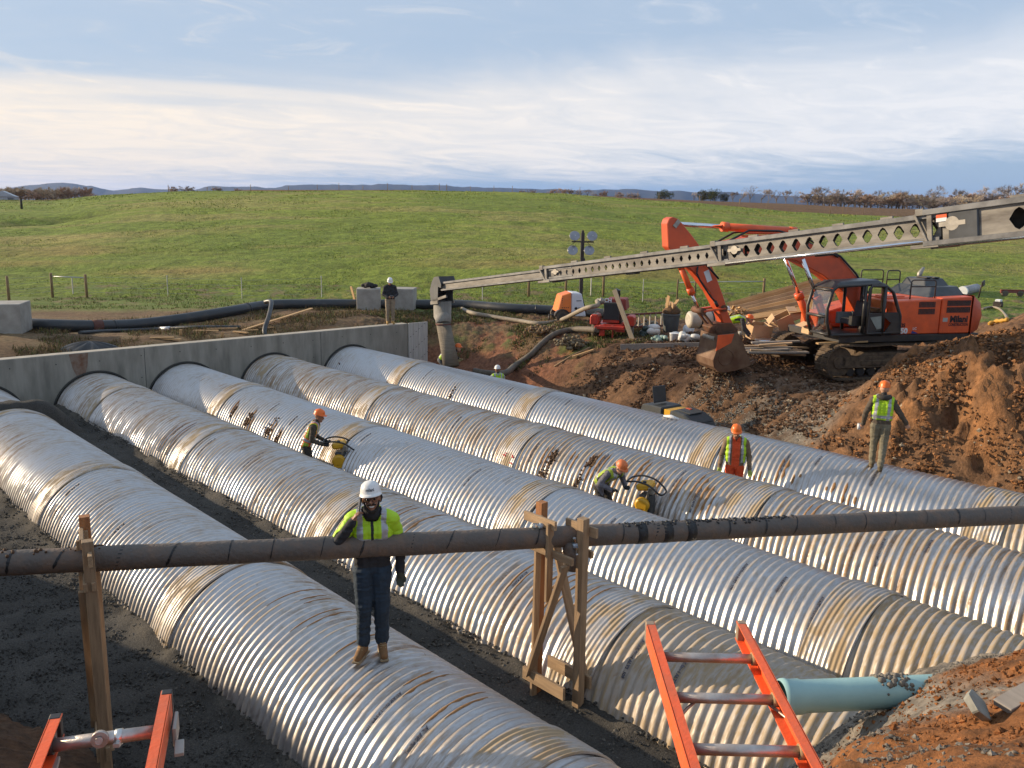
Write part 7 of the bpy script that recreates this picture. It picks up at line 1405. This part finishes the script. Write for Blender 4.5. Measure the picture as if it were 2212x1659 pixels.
    p = at_g(1455, 741, 20); t = thing('white_bucket', 'white plastic bucket on the mud beside the white sack', 'bucket', tuple(p)); mb = MB(); mb.lathe([(.001, 0), (.13, 0), (.155, .33), (.165, .34), (.165, .36), (.14, .35)], 20); mb.build('bucket_body', WHITEP, t, fix=False); mb = MB(); mb.tube([(.16*math.cos(a), .02, .33-.16*math.sin(a)*.8) for a in np.linspace(0, PI, 10)], .006, 5); mb.build('bail', GALV, t)
    p = at_g(1487, 720, 20); t = thing('cable_reel', 'white round reel lying right of the grey barrel', 'reel', tuple(p+UP*.16)); mb = MB(); mb.T = Euler((PI/2-.3, 0, yaw+.3)).to_matrix().to_4x4(); mb.lathe([(.05, -.1), (.2, -.1), (.2, -.085), (.11, -.08), (.11, .08), (.2, .085), (.2, .1), (.05, .1)], 20); mb.build('reel_body', WHITEP, t)
    # silver tank behind the stick
    p = at_d(1520, 690, 30.2); t = thing('cream_tank', 'cream barrel shaped tank strapped in black behind the excavator stick', 'tank', tuple(p)); mb = MB(); u = RT*.95+FW*.3; mb.tube([-u*.62, -u*.55, u*.45, u*.6, u*.66], [.2, .30, .30, .2, .05], 18); mb.build('tank_body', mat('cream_plastic', (.50, .45, .36), .5, 0, .2, 4), t)
    for k in (-.2, .25): mb = MB(); mb.tube([u*(k-.025), u*(k+.025)], .312, 18); mb.build('tank_strap', BLACKP, t)
    # things behind the counterweight
    a = at_g(2078, 640, 24)+UP*.28; b = a+(RT*.86+FW*.9)*2.1+UP*.05; t = thing('pipe_bundle', 'white and grey wrapped pipe bundle lying behind the excavator counterweight', 'pipe'); mb = MB(); mb.tube([a, b], .28, 14); mb.build('bundle_wrap', mat('grey_wrap', (.36, .35, .36), .6, 0, .3, 4), t); mb = MB(); d = (b-a).normalized(); mb.tube([a-d*.05, a+d*.12], .30, 14); mb.build('white_end', WHITEP, t)
    a = at_g(2160, 640, 24)+UP*.30; b = a+RT*2.6; t = thing('red_trailer_frame', 'low red steel frame at the right edge beyond the excavator', 'frame'); mb = MB(); mb.bar(a, b, .12, .2); mb.build('frame_beam', mat('dull_red_steel', (.22, .045, .03), .6, 0, .3, 4), t)
    for f in (.1, .45, .8): mb = MB(); c = a+(b-a)*f-UP*.12; mb.cyl(c-FW*.1, c+FW*.1, .18, 14); mb.build('wheel', MATS['dusty_tyre'], t)
    p = at_g(2155, 664, 22)+UP*.16; t = thing('small_engine', 'small white topped engine standing on the mud right of the excavator', 'engine', tuple(p)); mb = MB(); mb.box((0, 0, 0), (.42, .4, .3)); mb.cyl((-.2, -.2, -.05), (-.2, -.3, -.05), .12, 14); mb.build('engine_body', MATS['engine_dark'], t, .02); mb = MB(); mb.box((.05, 0, .2), (.32, .3, .14)); mb.build('fuel_tank', WHITEP, t, .03)
    t = thing('tan_hose', 'tan hose curving over the soil right of the excavator counterweight', 'hose'); Q = catmull([at_g(x, y, 21)+UP*.07 for x, y in ((2122, 670), (2140, 666), (2158, 670), (2170, 682), (2175, 692))], 5); mb = MB(); mb.tube(Q, .06, 10); mb.build('hose_body', MATS['tan_suction_hose'], t)
    t = thing('rope', 'yellow strap lying on the soil at the end of the tan hose', 'strap'); Q = catmull([at_g(x, y, 21)+UP*.05 for x, y in ((2135, 703), (2150, 698), (2165, 696), (2178, 694))], 4); mb = MB(); mb.tube([p for p in Q], [.05+.02*(k % 3) for k in range(len(Q))], 7); mb.build('strap_body', mat('yellow_strap', (.55, .30, .04), .7), t)
    # thin root or pole on the slope near the white-hatted worker
    a = at_g(1197, 797, 22); b = at_g(1275, 756, 22); t = thing('thin_pole', 'thin brown pole lying on the slope between the trench and the red pump', 'pole'); mb = MB(); mb.tube([a+UP*.08, a*.5+b*.5+UP*.14, b+UP*.08], .03, 6); mb.build('pole_body', POST, t)
    # spring-like coil beside the bucket
    p = at_g(1600, 786, 20); t = thing('hose_coil', 'ribbed grey hose end standing in the mud right of the bucket', 'hose', tuple(p)); mb = MB(); 
    for k in range(5): m2 = MB(); m2.tube([(.17*math.cos(a)*(1+.02*k), .17*math.sin(a), .05+k*.085) for a in np.linspace(0, 2*PI, 15)[:-1]], .028, 6, closed=True); m2.build('coil_turn', PINM, t)
build_bits()
# ------------------------------------------------------------------ trees, far farm
BARK = mat('tree_bark', (.22, .18, .15), .95, 0, .3, 5); TWIG = tint_mat('twigs', .95, 0, 10, 3, .3)
def bare_tree_mesh(seed, h, spread=.5, dense=1., tint=(.155, .115, .09)):
    r = random.Random(seed); mb = MB(); tips = []
    def grow(p, d, L, w, lv):
        q = p+d*L; mid = p+d*L*.5+Vector((r.gauss(0, .04), r.gauss(0, .04), 0))*L
        mb.tube([p, mid, q], [w, w*.8, w*.62], 4 if lv > 1 else 6, False)
        if lv >= 4: tips.append((q, d)); return
        n = r.choice([2, 3, 3]) if lv else r.choice([3, 4, 5])
        for k in range(n):
            u = Vector((r.gauss(0, 1), r.gauss(0, 1), r.gauss(.25, .5))).normalized(); dd = (d*(1-spread*.75)+u*spread).normalized()
            s = p+d*L*r.uniform(.55, 1.); grow(s, dd, L*r.uniform(.55, .8), w*.55, lv+1)
    grow(Vector((0, 0, -.2)), Vector((r.gauss(0, .04), r.gauss(0, .04), 1)).normalized(), h*.34, h*.022, 0)
    tr = mb.mesh('trunk', BARK); P, N_ = [], []
    V, F, c = [], [], []
    for q, d in tips:
        for k in range(int(9*dense)):
            u = (d*.8+Vector((r.gauss(0, .5), r.gauss(0, .5), r.gauss(.15, .4)))).normalized(); L = h*r.uniform(.04, .11); b = q+Vector((r.gauss(0, 1), r.gauss(0, 1), r.gauss(0, 1)))*h*.012; s = u.orthogonal().normalized()*h*.004; i = len(V); V += [b-s, b+s, b+u*L]; F.append((i, i+1, i+2)); j = r.uniform(.6, 1.35); c += [(tint[0]*j, tint[1]*j, tint[2]*j, 1)]*3
    return tr, np_mesh('crown', np.array([tuple(v) for v in V]), np.array(F), TWIG, False, np.array(c))
def leafy_mesh(seed, h, w, cols, n=2600):
    r = np.random.RandomState(seed); rr = random.Random(seed); mb = MB(); mb.tube([(0, 0, -.2), (.02*h, 0, h*.35), (0, .01*h, h*.7)], [h*.03, h*.022, h*.008], 6)
    for k in range(7): a = rr.uniform(0, 6.28); z = h*rr.uniform(.15, .5); mb.tube([(0, 0, z), (math.cos(a)*w*.3, math.sin(a)*w*.3, z+h*.2)], [h*.012, h*.004], 4)
    tr = mb.mesh('trunk', BARK); cl = []
    for k in range(16): a = rr.uniform(0, 6.28); q = rr.random()**.5*w*.36; cl.append((math.cos(a)*q, math.sin(a)*q, h*rr.uniform(.22, .86)*(1-.25*(q/(w*.5))**2), w*rr.uniform(.13, .24)))
    cl = np.array(cl); i = r.randint(0, len(cl), n); d = r.normal(size=(n, 3)); d /= np.linalg.norm(d, axis=1)[:, None]; P = cl[i, :3]+d*(cl[i, 3]*r.uniform(.6, 1.08, n))[:, None]*np.array([1, 1, .8])
    s = h*.022*(.6+r.rand(n)); u = r.normal(size=(n, 3)); u /= np.linalg.norm(u, axis=1)[:, None]; v = np.cross(u, r.normal(size=(n, 3))); v /= np.linalg.norm(v, axis=1)[:, None]
    V = np.stack([P-u*s[:, None], P+v*s[:, None]*.7, P+u*s[:, None], P-v*s[:, None]*.7], 1).reshape(-1, 3); F = np.arange(4*n).reshape(n, 4); c = np.array(cols)[r.randint(0, len(cols), n)]*(.6+.8*r.rand(n, 1))
    return tr, np_mesh('crown', V, F, TWIG, False, np.repeat(np.concatenate([c, np.ones((n, 1))], 1), 4, 0))
def build_trees():
    rr = random.Random(12); grey = (.36, .30, .26); russ = (.40, .28, .20); tanb = (.42, .34, .24)
    bare = [bare_tree_mesh(s, 10, .42+.05*(s % 3), 1.0, grey) for s in range(5)]
    bush = [bare_tree_mesh(20+s, 7, .85, 3.2, (russ, tanb, grey)[s % 3]) for s in range(4)]
    leafy = [leafy_mesh(3, 6, 8, [(.045, .065, .028), (.065, .08, .03), (.10, .095, .04)]), leafy_mesh(4, 6.5, 7, [(.055, .065, .03), (.12, .105, .045), (.05, .05, .03)]), leafy_mesh(5, 5, 7, [(.15, .11, .06), (.17, .13, .07), (.09, .08, .045)], 2000)]
    def put(kind, var, px, ybase, ytop, D, lab, group, name):
        tr, cr = {'bare': bare, 'bush': bush, 'leafy': leafy}[kind][var]; h0 = max(v.co.z for v in cr.vertices)
        p = at_d(px, 400, D); p.z = z_at(px, ybase, D)-.4; h = (ybase-ytop)*S22/FPX*D*1.04+.4
        t = thing(name, lab, 'tree' if name != 'shrub' else 'shrub', tuple(p), rr.uniform(0, 6.28), group); s = h/h0; k_ = 1.25 if kind == 'bush' else 1.0; t.scale = (s*k_*rr.uniform(.9, 1.2), s*k_*rr.uniform(.9, 1.2), s)
        link('trunk', tr, t); link('crown', cr, t)
    gy = lambda px: float(np.interp(px, _gx, _gy))
    put('leafy', 0, 1437, 437, 412, 255, 'round dark green tree alone on the skyline left of the excavator boom tip', None, 'round_tree')
    for px, top, v, w in ((1520, 413, 1, 'dark green and brown tree, left of two on the brown ridge'), (1545, 411, 0, 'bushy dark green tree at the middle of the ridge clump'), (1566, 419, 1, 'lower olive tree right of the ridge clump')): put('leafy', v, px, gy(px)+1, top, 262+rr.uniform(-5, 8), w, None, 'round_tree')
    ORD = ['first', 'second', 'third', 'fourth', 'fifth', 'sixth', 'seventh', 'eighth', 'ninth', 'tenth', 'eleventh', 'twelfth', 'thirteenth', 'fourteenth']
    for k, (px, top, v) in enumerate(((1500, 417, 0), (1585, 416, 3), (1601, 417, 2), (1622, 402, 1), (1647, 411, 2), (1663, 411, 4), (1680, 412, 0), (1700, 412, 3), (1720, 414, 1), (1770, 406, 4), (1785, 405, 2), (1800, 410, 0), (1822, 411, 1), (1850, 411, 3))):
        put('bare', v, px, gy(px)+1, top, 262+rr.uniform(-6, 14), ORD[k]+' from the left of the bare grey trees on the brown ridge', 'bare trees in a row on the brown ridge', 'bare_tree')
    for k in range(52):
        px = 1745+k*10.2+rr.uniform(-5, 5); top = 424+rr.uniform(-9, 7)+(px-1850)*.004
        put('bush', rr.randrange(4), px, gy(px)+2, top, 268+rr.uniform(-6, 22), 'russet bare thicket shrub in the hedge above the brown field', 'thicket shrubs in the hedge on the right skyline', 'shrub')
    for k, (px, top, v) in enumerate(((1905, 412, 0), (1960, 412, 2), (2020, 404, 1), (2080, 410, 3), (2120, 405, 4), (2160, 406, 0), (2195, 402, 2), (2225, 398, 1))): put('bare', v, px, gy(px)+2, top, 275+rr.uniform(-5, 20), ORD[k]+' from the left of the tall bare trees rising from the russet hedge', 'tall bare trees in the hedge on the right', 'bare_tree')
    for k, (px, top) in enumerate(sorted(((1127, 413), (1145, 412), (1196, 411), (1215, 409), (1235, 409), (1252, 411), (1270, 412), (1282, 415), (1305, 414), (1345, 416), (1365, 418), (1100, 417)))):
        put(rr.choice(['bush', 'bare', 'bush']), rr.randrange(4), px, float(np.interp(px, _fx, _fy))+3, top, 215+rr.uniform(0, 30), ORD[k]+' from the left of the small grey brush tops showing over the meadow crest', 'brush showing over the meadow crest', 'shrub')
    for k, (px, top) in enumerate(((380, 404), (398, 403.5), (465, 405), (512, 408))): put('bush', rr.randrange(4), px, float(np.interp(px, _fx, _fy))+2, top, 150+rr.uniform(5, 14), ORD[k]+' from the left of the small leafless shrubs on the left meadow crest', 'small shrubs on the left of the meadow crest', 'shrub')
    for k in range(30):
        px = -20+k*7.8+rr.uniform(-3, 3); top = (406+rr.uniform(-3, 6)) if px < 190 else 418+rr.uniform(-3, 4)
        put('bush' if rr.random() < .75 else 'bare', rr.randrange(4), px, float(np.interp(px, _fx, _fy))+3, top, 175+rr.uniform(0, 25), 'reddish grey tree in the wooded strip at the far left', 'trees of the wooded strip at the far left', 'bare_tree')
    # farm shed at the far left
    p = at_d(6, 400, 166); p.z = z_at(6, 433, 166)-.7
    t = thing('barn', 'pale grey barn roof half hidden by trees at the far left edge', 'barn', tuple(p), math.atan2(RT.y, RT.x)+.35); mb = MB(); mb.box((0, 0, 1.1), (7, 5, 2.2)); mb.build('wall', mat('barn_wall', (.5, .5, .5), .8), t)
    t.scale = (.62, .62, .66)
    mb = MB(); mb.prism([(-3.7, 2.1), (3.7, 2.1), (0, 3.7)], -2.8, 2.8); mb.build('roof', mat('barn_roof', (.48, .50, .53), .45, .2), t); mb = MB(); mb.box((2.2, -2.52, .9), (1.6, .06, 1.8)); mb.build('door', mat('barn_door', (.2, .2, .2), .8), t)
build_trees()
